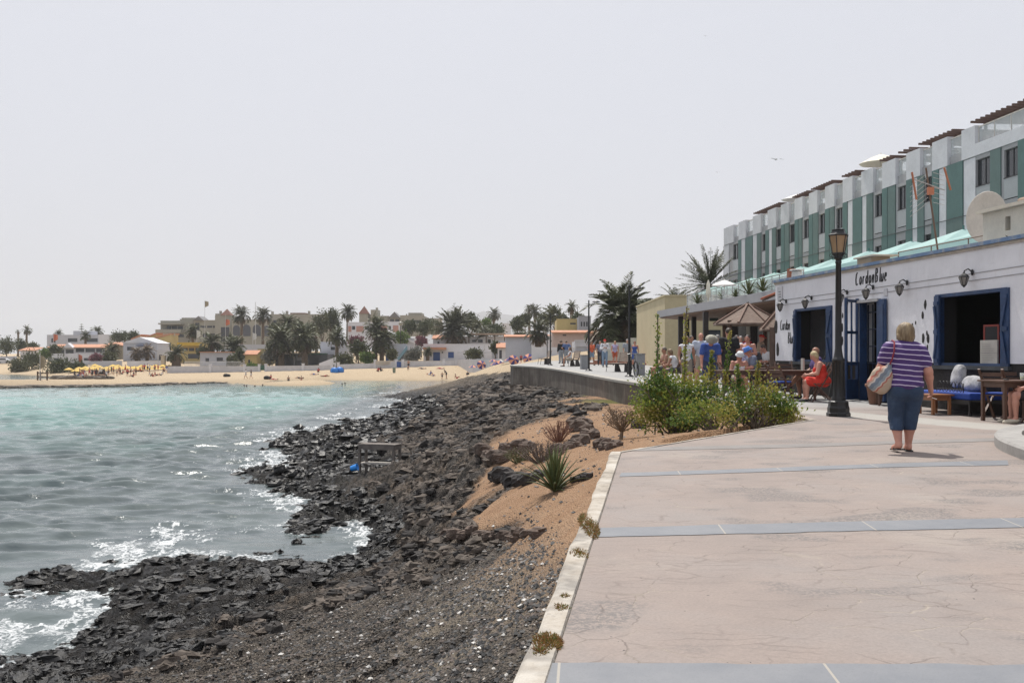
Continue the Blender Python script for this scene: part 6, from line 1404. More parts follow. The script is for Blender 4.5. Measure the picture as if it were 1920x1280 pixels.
# ---- stones: noisy rounded boulders and rough dry-stone edgings
def stone_mesh(mb, c, r, seed, sc=(1,1,.7)):
    rr = random.Random(seed); n, m = 12, 8; ph = [rr.uniform(0, 6.28) for _ in range(6)]; v = []
    for i in range(m+1):
        th = math.pi*i/m
        for j in range(n):
            a = 2*math.pi*j/n; d = (math.sin(th)*math.cos(a), math.sin(th)*math.sin(a), -math.cos(th))
            k = 1+.16*math.sin(3*d[0]+ph[0])*math.sin(4*d[1]+ph[1])+.12*math.sin(6*d[2]+ph[2]+3*d[0])+.10*math.sin(9*d[0]+ph[3])*math.sin(8*d[2]+ph[4])+rr.uniform(-.13,.13)
            q = [max(-.92, min(.92, x*k)) for x in d]; v.append((c[0]+q[0]*r*sc[0], c[1]+q[1]*r*sc[1], c[2]+q[2]*r*sc[2]))
    mb.add(v, [(i*n+j, i*n+(j+1) % n, (i+1)*n+(j+1) % n, (i+1)*n+j) for i in range(m) for j in range(n)])
m_boul = M('boulder_brown', (.115,.085,.068), .95, .45, 5, 1.0, 22); m_bould = M('boulder_black', (.045,.040,.038), .9, .5, 6, 1.0, 26)
sr2 = random.Random(12)
def stones(label, pts, r, mat, name='rock_edging', cat='rocks', z=0):
    if len(pts) == 1: t = None
    else: q0 = hit(*pts[0]); t = thing(name, label, cat, q0)
    for (px, py) in pts:
        q = hit(px, py); rr = r*q.y/14*sr2.uniform(.75, 1.2); mb = MB(); b0 = q-q0 if t else q
        stone_mesh(mb, (b0.x, b0.y, b0.z+rr*.35+z), rr, sr2.random(), (1.2, .9, sr2.uniform(.75, 1.0)))
        for _ in range(2): x2 = b0.x+rr*sr2.uniform(-.7, .7); stone_mesh(mb, (x2, b0.y-rr*.5, b0.z+rr*.1+z), rr*sr2.uniform(.4, .6), sr2.random(), (1.1, .9, .8))
        if t: mb.build('stone', mat, t)
        else: one(name, mb, mat, label, cat)
stones('row of dark broken stones edging the lowest orange dirt patch', [(838,1008),(852,1010),(868,1014),(884,1012),(900,1010),(914,1010),(930,1008),(944,1010),(958,1012),(972,1010),(986,1006)], .105, m_boul)
stones('brown boulder lying alone on the dirt right of the lowest stone row', [(1008,1006)], .10, m_boul, 'boulder', 'rock')
stones('curved black dry stone edging below the middle dirt bed', [(932,898),(942,902),(953,905),(965,907),(978,908),(990,906),(1002,902),(1012,896)], .125, m_bould)
stones('brown stone edging along the left end of the upper dirt bed', [(906,860),(917,862),(928,863),(940,864),(952,850),(964,846),(976,846),(988,844)], .125, m_boul)
stones('rough brown rocks heaped right of the reddish dry shrub', [(1080,802),(1092,804),(1100,812),(1106,822),(1086,808)], .12, m_boul)
stones('line of brown rocks between the two walled dirt beds', [(1046,848),(1056,845),(1067,842),(1078,838),(1088,834)], .11, m_boul)
stones('loose pile of grey brown rocks below the small bare tree', [(1124,838),(1134,842),(1144,842),(1155,838),(1138,836)], .10, m_boul)
stones('dark rock slab half buried right of the agave', [(1078,903),(1092,900),(1100,898)], .085, m_bould)
stones('small dark boulder on the dirt left of the big bush', [(1197,803)], .09, m_bould, 'boulder', 'rock')
stones('wet black boulder standing in the surf left of the wooden table', [(524,890),(533,888),(543,890),(553,889)], .065, M('wet_boulder', (.018,.017,.017), .3, .3, 5, .8), 'boulder', 'rock', z=.05)
# ---- big palms by the promenade
palm('huge shaggy date palm with drooping brown skirt behind the promenade benches', (XX(1165, 92), 92, 1.0), 4.6, 3.6, 84, 100, .6, 3, 1.7, (80, -38), (-5, -78), nl=40, lw=.045, ll=.5)
palm('spiky date palm rising beside the far end of the teal shuttered hotel', (XX(1330, 80), 80, 1.0), 3.0, 6.0, 64, 16, .4, 8, .45, (86, -30), (-30, -60), nl=30, lw=.028, stiff=.7, ll=.36, mat=m_palm2)
palm('smaller dark palm squeezed between the huge palm and the yellow building', (XX(1222, 98), 98, 1.0), 2.5, 3.4, 60, 14, .3, 12, 1.2)
palm('low dark palm top showing above the yellow building roof', (XX(1266, 84), 84, 1.0), 1.9, 4.6, 54, 6, .25, 14, 1.1)

for px, py, Y, h, lb in ((1308,572,46,.55,'small spiky potted plant at the far end of the bar terrace railing'),(1357,560,43,.5,'dark spiky plant on the bar terrace edge below the white parasol'),(1380,556,41,.4,'low plant on the bar terrace edge right of the parasol'),(1404,548,39,.7,'tallest dark plant on the bar terrace edge'),(1430,545,37,.55,'round leafy plant on the bar terrace edge beside the restaurant')):
    agave(lb, (XX(px, Y), Y, 3.78), 22, h, px, m_agave, .03)
for px, lb in ((1836,'bushy little cactus on the restaurant roof left of the cream chimney block'),(1742,'low dark cactus on the restaurant roof by the aerial'),(1712,'small spiky plant on the restaurant roof edge'),(1698,'smallest plant on the restaurant roof edge')):
    agave(lb, rloc(rx(px), .75, 3.6), 20, .36 if px > 1800 else .24, px, m_agave, .03)
# ---------------------------------------------------------------- furniture
m_wood = M('brown_wood', (.095,.047,.03), .55, .25, 4, .3); m_wood2 = M('orange_wood', (.28,.115,.045), .45, .2, 4, .25); m_slat = M('bench_slat', (.34,.27,.22), .7, .2, 5, .3); m_bdark = M('bench_dark', (.045,.04,.04), .6, .15)
def bench(label, p, rz, s=1.0):
    """slatted bench: curved back, dark cast ends; seat faces local -x"""
    t = thing('bench', label, 'bench', p, rz, 'wooden benches on the far promenade'); t.scale = (s,)*3
    mb = MB()
    for i in range(5): mb.box(-.42+i*.11, -.33+i*.11, -.8, .8, .43, .46)
    mb.build('seat', m_slat, t); mb = MB()
    for i in range(6): q = i/5; x = .17+.10*q**1.6; z = .52+.42*q; mb.box(x, x+.028, -.8, .8, z, z+.07)
    mb.build('backrest', m_slat, t)
    for y in (-.72, .72):
        mb = MB(); mb.prismy([(-.05,.0),(.30,.0),(.16,.42),(.24,.55),(.30,.98),(.265,.98),(.20,.60),(.10,.44),(-.46,.44),(-.46,.40),(-.02,.38)], y-.035, y+.035); mb.build('leg', m_bdark, t)
        mb = MB(); mb.tube([(-.44,y,.41),(-.52,y,.0)], .015, 5); mb.build('brace', m_bdark, t)
bench('slatted wooden bench seen from behind beside the bicycle lamp post', G(1163, 697), R(14))
bench('slatted wooden bench on which the woman in white sits near the grey bin', G(1075, 686.5), R(10))
bench('most distant slatted wooden bench at the end of the promenade', G(1024, 683), R(6))
def bin_(label, p, w, h):
    t = thing('litter_bin', label, 'bin', p, R(8), 'grey litter bins on the far promenade'); mb = MB(); mb.box(-w/2, w/2, -w/2, w/2, 0, h); mb.build('body', M('bin_grey', (.27,.275,.285), .6, .12, 3, .2), t, bevel=.02)
    mb = MB(); mb.box(-w/2-.015, w/2+.015, -w/2-.015, w/2+.015, h+.002, h+.045); mb.build('rim', M('bin_rim', (.2,.2,.21), .6), t)
bin_('grey square litter bin between the lamp post and the seated woman', G(1095, 692), .40, .78); bin_('taller grey square litter bin right of the bicycle', G(1199, 703), .42, .95)
t = thing('litter_bin', 'green litter bin standing on the sand of the beach', 'bin', Vector((XX(739,193), 193, tz(XX(739,193),193)))); mb = MB(); mb.lathe([(.26,0),(.30,.9),(.32,.95),(.1,1.0)], 10); mb.build('body', M('bin_green', (.16,.20,.15), .7), t)
# bicycle, seen almost head on
def bicycle():
    p = G(1186, 706); t = thing('bicycle', 'dark mountain bicycle parked against the tall lamp post', 'bicycle', p, R(-80))
    for x, nm in ((-.52, 'wheel'), (.52, 'wheel')):
        mb = MB(); a = [(x+.33*math.cos(i*math.pi/14), 0, .34+.33*math.sin(i*math.pi/14)) for i in range(29)]; mb.tube(a, .026, 6, cap=False); w = mb.build(nm, M('tyre', (.02,.02,.02), .8), t)
        mb = MB()
        for i in range(12): mb.tube([(x, 0, .34), (x+.31*math.cos(i*math.pi/6), 0, .34+.31*math.sin(i*math.pi/6))], .0025, 3)
        mb.tube([(x,-.05,.34),(x,.05,.34)], .02, 6); mb.build('spokes', M('steel', (.4,.4,.4), .3, metal=.9), w)
    mb = MB()
    for a, c in (((-.52,0,.34),(-.10,0,.30)),((-.10,0,.30),(-.20,0,.82)),((-.20,0,.72),(-.52,0,.34)),((-.18,0,.74),(.36,0,.80)),((-.10,0,.30),(.38,0,.70))): mb.tube([a, c], .018, 6)
    mb.tube([(.34,0,.98),(.36,0,.86),(.40,0,.68),(.45,.06,.60),(.52,.06,.34)], .018, 6); mb.tube([(.40,0,.68),(.45,-.06,.60),(.52,-.06,.34)], .016, 6); mb.build('frame', m_black, t)
    mb = MB(); mb.tube([(.30,-.32,.98),(.34,-.12,1.02),(.36,0,1.0),(.34,.12,1.02),(.30,.32,.98)], .013, 6); mb.build('handlebar', M('steel', (.4,.4,.4), .3), t)
    mb = MB(); mb.ball((-.22,0,.86), .1, 8, 5, sc=(1.3,.6,.35)); mb.build('saddle', m_black, t)
bicycle()
def table(label, p, rz, w, d, h, mat, th=.03, leg=.055, name='table', group=None, apron=.09):
    t = thing(name, label, 'table', p, rz, group); mb = MB(); mb.box(-w/2, w/2, -d/2, d/2, h-th, h); mb.build('tabletop', mat, t, bevel=.004)
    for sx_ in (-1, 1):
        for sy_ in (-1, 1): mb = MB(); x = sx_*(w/2-.07); y = sy_*(d/2-.07); mb.box(x-leg/2, x+leg/2, y-leg/2, y+leg/2, 0, h-th-.002); mb.build('leg', mat, t)
    mb = MB(); mb.box(-w/2+.1, w/2-.1, -d/2+.055, -d/2+.075, h-th-apron, h-th-.002); mb.box(-w/2+.1, w/2-.1, d/2-.075, d/2-.055, h-th-apron, h-th-.002); mb.box(-w/2+.055, -w/2+.075, -d/2+.1, d/2-.1, h-th-apron, h-th-.002); mb.box(w/2-.075, w/2-.055, -d/2+.1, d/2-.1, h-th-apron, h-th-.002)
    mb.build('apron', mat, t); return t
def fchair(label, p, rz, group='folding wooden chairs outside the restaurant', cushion=True):
    """wooden folding chair facing local +y"""
    t = thing('folding_chair', label, 'chair', p, rz, group); mb = MB()
    for i in range(5): mb.box(-.21, .21, -.18+i*.085, -.11+i*.085, .43, .45)
    mb.build('seat', m_wood, t)
    for x in (-.22, .22):
        mb = MB(); mb.bar((x, .26, 0), (x, -.28, .92), .025, .045, up=(1,0,0)); mb.build('leg', m_wood, t); mb = MB(); mb.bar((x*.86, -.26, 0), (x*.86, .20, .44), .025, .04, up=(1,0,0)); mb.build('leg', m_wood, t)
    mb = MB()
    for z in (.62, .72, .82): y = .26-.54*(z/.92); mb.bar((-.21, y, z), (.21, y, z), .02, .07, up=(0,0,1))
    mb.build('backrest', m_wood, t)
    if cushion: mb = MB(); mb.box(-.19, .19, -.17, .21, .452, .49); mb.build('cushion', M('blue_cushion', (.01,.05,.30), .8, .15), t, bevel=.015)
    return t
def gpt(px, Y): x = XX(px, Y); return Vector((x, Y, gz(Y)))
RZW = math.atan2(FD.y, FD.x)-math.pi/2
# by the wide window
t = table('small orange wooden side table behind the striped woman', gpt(1752, 20.0), RZW, .48, .62, .40, m_wood2, leg=.05)
t = table('brown wooden cafe table cut off by the right border', gpt(1903, 18.0), RZW, .95, .78, .74, m_wood)
mb = MB(); z = gz(18)+.742; q = gpt(1887, 17.95)
mb.lathe([(.045,0),(.05,.02),(.042,.025),(.01,.02)], 12); o = one('ashtray', mb, m_black, 'small black ashtray on the cafe table at the right border', 'ashtray'); o.location = (q.x, q.y, z)
t = thing('glass', 'tumbler with a lime drink on the cafe table at the right border', 'glass', (gpt(1917, 17.75).x, 17.75, z)); mb = MB(); mb.lathe([(.034,.0),(.042,.13),(.039,.13),(.031,.008)], 14); mb.build('tumbler', M('clear_glass', (.8,.85,.85), .03, .02, 1, 0, alpha=.3), t); mb = MB(); mb.lathe([(.030,.01),(.034,.06),(.01,.06)], 12); mb.build('drink', M('lime_drink', (.45,.45,.08), .3), t)
fchair('folding chair with blue cushion on the left side of the right border table', gpt(1872, 18.7), RZW+R(-62)); fchair('folding chair behind the right border table, back against the wall', gpt(1905, 18.9), RZW+R(150), cushion=False)
t = thing('daybed', 'dark iron daybed with bright blue mattress under the wide window', 'bench', gpt(1800, 20.3), RZW)
mb = MB(); mb.box(-.42, .30, -1.0, 1.0, .30, .44); mb.build('mattress', M('blue_mattress', (.008,.045,.27), .75, .12, 4, .3), t, bevel=.03)
mb = MB(); mb.box(-.44, -.40, -1.02, 1.02, .22, .30); mb.box(.30, .34, -1.02, 1.02, .22, .30); mb.build('frame', m_black, t)
for x in (-.42, .32):
    for y in (-1.0, 1.0): mb = MB(); mb.tube([(x,y,0),(x,y,.30)], .022, 6); mb.build('leg', m_black, t)
mb = MB()
for i in range(7):
    y = -.75+i*.12; mb.tube([(-.45, y+.055*math.cos(a), .55+.10*math.sin(a)) for a in np.linspace(0, 2*math.pi, 13)], .008, 4, cap=False)
mb.tube([(-.45,-.84,.50),(-.45,.08,.50)], .010, 5); mb.tube([(-.45,-.84,.44),(-.45,-.84,.62)], .010, 5); mb.tube([(-.45,.08,.44),(-.45,.08,.62)], .010, 5); mb.build('scroll_rail', m_black, t)
m_pil = M('marbled_pillow', (.42,.42,.43), .9, .35, 7, .3)
for lb, px, Y, zz, sc_, rr_ in (('marbled grey pillow standing upright on the blue daybed', 1797, 20.35, .74, (.10,.17,.24), (0, R(14), 0)), ('marbled grey pillow lying long on the right end of the blue daybed', 1826, 19.9, .60, (.13,.34,.16), (0, R(20), 0))):
    V, Fc = sdf_surface([('ell', (0,0,0), sc_)], .02, .02, .0, (), .012); V = np.sign(V)*np.abs(V/np.array(sc_))**.75*np.array(sc_); o = npmesh('pillow', V, Fc, m_pil); q = gpt(px, Y); o.location = (q.x, q.y, q.z+zz); o.rotation_euler = (rr_[0], rr_[1], RZW); tag(o, lb, 'pillow')
t = thing('plant_pot', 'terracotta pot on the ground by the open door', 'pot', gpt(1641, 23.4)); t.scale = (.78,.78,.95); mb = MB(); mb.lathe([(.17,0),(.25,.42),(.29,.43),(.29,.50),(.24,.50),(.22,.44),(.05,.42)], 16); mb.build('pot', M('terracotta', (.20,.10,.065), .85, .2), t)
t = thing('wooden_chair', 'brown wooden chair back beside the terracotta pot', 'chair', gpt(1662, 22.9), RZW+R(160)); mb = MB(); mb.box(-.2,.2,-.2,.2,.42,.45); mb.build('seat', m_wood, t); mb = MB(); mb.box(-.2,.2,-.22,-.19,.6,.92); mb.build('backrest', m_wood, t)
for sx_ in (-.18,.18):
    for sy_ in (-.2,.18): mb = MB(); mb.box(sx_-.02,sx_+.02,sy_-.02,sy_+.02,0,.42 if sy_ > 0 else .92); mb.build('leg', m_wood, t)
# couple by the narrow window
pc = gpt(1540, 24.6)
fchair('folding chair carrying the woman in the red dress', gpt(1541, 24.4), R(82), cushion=False); fchair('folding chair carrying the bald man by the narrow window', gpt(1531, 25.7), R(82), cushion=False)
def at_(px, Y, dz=0): q = gpt(px, Y); q.z += dz; return q
J = skel('sit')
person('seated woman with short blond hair in a strapless red dress', 'sitlean', at_(1545, 24.4), R(82), 1.66, 1.2, True, SKIN_R, None, (M('cloth_red_dress', (.62,.035,.02), .8, .15, 9, .5), 'dress'), ((.50,.40,.22), 'bob'), vox=.017)
person('seated bald tanned man in purple top next to the woman in red', 'sitcross', at_(1531, 25.7), R(86), 1.75, 1.15, False, SKIN_T, (cloth('purple', (.10,.065,.20)), 'tee'), (cloth('dark_shorts', (.05,.05,.06)), 'shorts'), None)
tb = table('long dark wooden table in front of the couple', at_(1478, 25.3), R(4), 1.25, .8, .74, m_wood)
t = thing('menu_holder', 'pale upright menu card and bottle on the long dark table', 'menu', (at_(1505, 24.9).x, 24.9, gz(25)+.74)); mb = MB(); mb.box(-.02,.02,-.09,.09,0,.30); mb.build('card', M('menu_paper', (.42,.40,.36)), t)
table('weathered wooden picnic table behind the green bushes, left of the long one', at_(1400, 25.8), R(3), 1.5, .8, .73, m_wood); table('second dark cafe table behind the right bush', at_(1440, 28.2), R(3), 1.3, .8, .73, m_wood)
fchair('folding chair with blue cushion by the long dark table', at_(1462, 24.6), R(-60)); fchair('brown folding chair left of the picnic table', at_(1366, 26.4), R(-90), cushion=False); fchair('brown folding chair against the white wall corner', at_(1470, 27.5), R(170), cushion=False); fchair('brown folding chair under the small kiosk roof', at_(1432, 29.8), R(180), cushion=False)
fchair('brown folding chair between the two hatted people', at_(1402, 27.6), R(180), cushion=False)
# partly visible woman at the right border
person('seated woman with ginger hair at the right border, only knees and hair showing', 'sit', at_(1950, 17.6), RZW+R(70), 1.68, 1.05, True, SKIN_R, (cloth('black', (.02,.02,.022)), 'tee'), (cloth('black', (.02,.02,.022)), 'shorts'), ((.35,.13,.05), 'long'), shoes=(.55,.5,.4))
fchair('folding chair of the woman at the right border', at_(1952, 17.6), RZW+R(70), cushion=False)
# ---------------------------------------------------------------- the crowd behind the bushes
cl_ = cloth; F_ = math.pi
wh = cl_('white', (.66,.66,.68)); 
person('man in bright blue shirt and floppy grey sun hat walking towards the camera', 'stoop', at_(1329, 28.2), F_, 1.72, 1.2, False, SKIN_R, (cl_('royal_blue', (.045,.10,.36)), 'tee'), (cl_('navy', (.04,.06,.13)), 'trousers'), None, ((.30,.29,.24), 'brim'))
person('broad man in black T-shirt seen from behind in the crowd', 'stand', at_(1366, 29.5), R(8), 1.85, 1.32, False, SKIN_R, (cl_('black', (.02,.02,.022)), 'tee'), (cl_('black', (.02,.02,.022)), 'trousers'))
person('bald man in pale blue T-shirt facing the camera', 'walk', at_(1314, 34), F_, 1.78, 1.15, False, SKIN_R, (cl_('pale_blue', (.42,.46,.55)), 'tee'), (cl_('beige', (.35,.3,.24)), 'shorts'), None)
person('person in teal shirt half hidden behind the leafy shoot', 'walk', at_(1296, 35.5), F_+.3, 1.7, 1.1, False, SKIN_T, (cl_('teal', (.04,.22,.22)), 'tee'), (cl_('dark', (.05,.05,.06)), 'shorts'))
person('grey haired man in white shirt turned sideways under the canopy', 'stand', at_(1346, 41), R(70), 1.78, 1.05, False, SKIN, (wh, 'tee'), (cl_('beige', (.35,.3,.24)), 'trousers'), ((.25,.24,.23), 'short'))
person('man in red shirt standing deep under the canopy', 'stand', at_(1398, 43), F_, 1.8, 1.1, False, SKIN_T, (cl_('red', (.50,.04,.06)), 'tee'), (cl_('dark', (.05,.05,.06)), 'trousers'))
person('dark haired woman in white and blue floral strap dress', 'hold', at_(1402, 30.5), F_-.5, 1.66, 1.12, True, SKIN_R, None, (M('cloth_floral', (.34,.33,.62), .85, .8, 26, .2), 'dress'), ((.03,.02,.018), 'bob'))
person('woman in white tank top walking towards the camera behind the shoot', 'walk', at_(1287, 30.5), F_, 1.64, 1.0, True, SKIN_T, (wh, 'tank'), (cl_('khaki', (.25,.22,.18)), 'shorts'), ((.20,.13,.07), 'pony'))
person('woman in white blouse behind the black shirted man', 'hold', at_(1381, 33), F_+.4, 1.68, 1.0, True, SKIN, (cl_('ice_white', (.55,.62,.68)), 'tee'), (cl_('denim', (.07,.10,.18)), 'trousers'), ((.04,.025,.02), 'long'))
person('person in white cap and dark shirt under the kiosk', 'sit', at_(1411, 32.5, .12), F_, 1.7, 1.05, False, SKIN_R, (cl_('dark', (.05,.05,.06)), 'tee'), (cl_('dark', (.05,.05,.06)), 'shorts'), None, ((.62,.62,.6), 'cap'))
person('person in red cap behind the kiosk post', 'stand', at_(1427, 35), R(-90), 1.72, 1.0, False, SKIN_R, (cl_('tan', (.35,.25,.18)), 'tee'), (cl_('khaki', (.25,.22,.18)), 'shorts'), None, ((.5,.03,.02), 'cap'))
person('seated person in white T-shirt right of the kiosk post', 'sitlean', at_(1445, 33.2, .1), R(90), 1.75, 1.2, False, SKIN_R, (wh, 'tee'), (cl_('khaki', (.25,.22,.18)), 'shorts'), ((.06,.04,.03), 'short'))
person('bare shouldered woman in white cloche hat seated at the picnic table', 'sitlean', at_(1384, 27.3), F_, 1.62, 1.1, True, SKIN_R, (cl_('white', (.66,.66,.68)), 'strap'), (cl_('khaki', (.25,.22,.18)), 'shorts'), ((.3,.2,.1), 'short'), ((.64,.66,.68), 'bucket'))
person('person in blue bucket hat seated sideways at the picnic table', 'sitlean', at_(1418, 27.3, .06), R(95), 1.72, 1.1, False, SKIN_R, (cl_('slate', (.18,.20,.27)), 'tee'), (cl_('dark', (.05,.05,.06)), 'shorts'), None, ((.06,.17,.50), 'bucket'))
person('shirtless tanned person lounging in a chair by the long pale wall', 'sit', at_(1246, 37.5), R(100), 1.72, 1.1, False, SKIN_T, None, (cl_('dark', (.05,.05,.06)), 'shorts'), ((.12,.09,.07), 'short'))
fchair('folding chair carrying the shirtless person', at_(1248, 37.5), R(100), cushion=False)
person('tanned person seated beside the shirtless one behind the bush', 'sitlean', at_(1268, 36), R(60), 1.68, 1.0, True, SKIN_T, (wh, 'tank'), (cl_('dark', (.05,.05,.06)), 'shorts'), ((.2,.13,.07), 'bob')); fchair('folding chair right of the shirtless person', at_(1269, 36), R(60), cushion=False)
person('person in dark vest standing in shade under the canopy by the column', 'stand', at_(1337, 38), F_, 1.7, 1.0, True, SKIN_T, (cl_('dark', (.05,.05,.06)), 'tank'), (cl_('denim', (.07,.10,.18)), 'trousers'))
person('grey haired person in pale top behind the white blouse woman', 'stand', at_(1389, 38), F_-.3, 1.7, 1.0, True, SKIN, (cl_('lilac', (.40,.36,.55)), 'tee'), (cl_('beige', (.35,.3,.24)), 'trousers'), ((.3,.28,.27), 'bob'))
# ---- strollers on the far promenade
def stroll(lb, px, py, rz, h, pose='walk', **k): return person(lb, pose, G(px, py), rz, h, k.pop('g', 1.05), k.pop('fem', False), k.pop('skin', SKIN), vox=.026, **k)
stroll('man in red cap, white jacket and jeans strolling towards the camera', 1134, 688, F_, 1.74, 'hold', top=(wh, 'long'), bottom=(cl_('light_denim', (.20,.28,.38)), 'trousers'), hair=None, hat=((.55,.03,.02), 'cap'), bag=(.02,.02,.02))
stroll('dark clothed companion beside the man in the red cap', 1125, 684.5, F_, 1.7, top=(cl_('slate', (.18,.20,.27)), 'tee'), bottom=(cl_('dark', (.05,.05,.06)), 'trousers'))
stroll('woman in orange top half hidden by the lamp post', 1109, 685, F_+.3, 1.66, fem=True, skin=SKIN_T, top=(cl_('orange', (.60,.13,.06)), 'tee'), bottom=(cl_('light_denim', (.20,.28,.38)), 'shorts'), hair=((.05,.03,.02), 'long'))
stroll('blond woman in lilac tank top and red shorts', 1153, 685, F_, 1.68, fem=True, skin=SKIN_R, top=(cl_('lilac', (.30,.26,.48)), 'tank'), bottom=(cl_('rust', (.42,.10,.05)), 'shorts'), hair=((.45,.33,.18), 'pony'))
stroll('grey haired man directly behind the bicycle lamp post', 1176, 688, F_, 1.76, top=(cl_('grey', (.28,.30,.33)), 'tee'), bottom=(cl_('khaki', (.25,.22,.18)), 'shorts'), hair=((.35,.34,.33), 'short'))
stroll('woman in royal blue dress right of the bicycle lamp post', 1190, 687, F_, 1.66, fem=True, skin=SKIN_R, top=None, bottom=(cl_('royal_blue', (.045,.10,.36)), 'dress'), hair=((.15,.09,.06), 'bob'))
stroll('person in dark jacket with hat at the far end of the promenade', 1052, 681, .3, 1.74, 'stand', g=1.2, top=(cl_('black', (.02,.02,.022)), 'long'), bottom=(cl_('grey', (.28,.30,.33)), 'trousers'), hat=((.1,.08,.06), 'bucket'))
stroll('person in denim blue shirt beside the dark jacketed one', 1062, 681, .1, 1.74, 'hips', g=1.1, top=(cl_('denim_blue', (.10,.15,.30)), 'tee'), bottom=(cl_('grey', (.28,.30,.33)), 'trousers'), hat=((.3,.25,.2), 'cap'))
q = G(1070, 687); person('woman in white top and pale shorts seated on the middle bench', 'sit', q+Vector((-.02,.05,0)), R(90), 1.66, 1.05, True, SKIN_T, (wh, 'tank'), (cl_('beige', (.35,.3,.24)), 'shorts'), ((.06,.04,.03), 'long'), vox=.026)
# ---------------------------------------------------------------- wooden table stranded on the rocks, blue bucket
def tablex():
    z0 = -2.42; t = thing('weathered_table', 'weathered grey wooden work table with lower shelf standing on the lava', 'table', (XX(712, 34.6), 34.6, z0), R(-19)); t.scale = (1.14, 1.1, 1.12)
    mw = M('driftwood', (.155,.135,.12), .9, .3, 5, .6); mb = MB(); mb.box(-.62,.62,-.27,.27,.74,.77); mb.build('tabletop', mw, t)
    mb = MB(); mb.box(-.58,.58,-.262,-.24,.60,.738); mb.box(-.58,.58,.24,.262,.60,.738); mb.box(-.60,-.58,-.24,.24,.60,.738); mb.box(.58,.60,-.24,.24,.60,.738); mb.build('apron', mw, t)
    for x in (-.56,.56):
        for y in (-.22,.22): mb = MB(); mb.box(x-.035,x+.035,y-.035,y+.035,-.14,.60); mb.build('leg', mw, t)
    mb = MB(); mb.box(-.60,.60,-.25,.25,.16,.185); mb.build('shelf', M('shelf_pale', (.38,.35,.31), .85, .2), t)
tablex()
t = thing('bucket', 'bright blue plastic bucket lying by the stranded table', 'bucket', (XX(664, 33.6), 33.6, Z(880, 33.6)), R(20)); mb = MB(); mb.lathe([(.085,-.11),(.115,.11),(.12,.12),(.108,.11),(.08,-.10)], 14)
o = mb.build('pail', M('bright_blue_plastic', (.02,.26,.75), .35, .05), t); o.rotation_euler = (R(75), 0, R(60)); o.location = (0,0,.06)
mb = MB(); mb.tube([(-.1,0,.0),(0,.05,.08),(.1,0,.0)], .005, 4); mb.build('handle', M('white_plastic', (.7,.7,.7), .4), t)
# gulls
for px, py, Y, s, lb in ((1455, 299, 60, .55, 'gull gliding with spread wings left of the hotel roof'), (1345, 323, 75, .2, 'tiny bird in the sky far left of the hotel roof'), (1323, 68, 90, .25, 'tiny bird high in the sky')):
    t = thing('gull', lb, 'bird', W(px, py, Y), .3); mb = MB(); mb.ball((0,0,0), .12*s, 8, 5, sc=(.8,2.2,.7)); mb.build('body', M('gull_white', (.45,.45,.46), .8), t)
    for sg in (-1, 1): mb = MB(); v = [(0,.1*s,.02*s),(sg*.5*s,.16*s,.12*s),(sg*1.0*s,-.08*s,.02*s),(sg*.5*s,-.02*s,.10*s),(0,-.1*s,0)]; mb.add(v, [(0,1,3,4),(1,2,3)]); mb.add([(a, b_, c-.012*s) for a, b_, c in v], [(4,3,1,0),(3,2,1)]); mb.build('wing', M('gull_grey', (.25,.25,.26), .8), t)
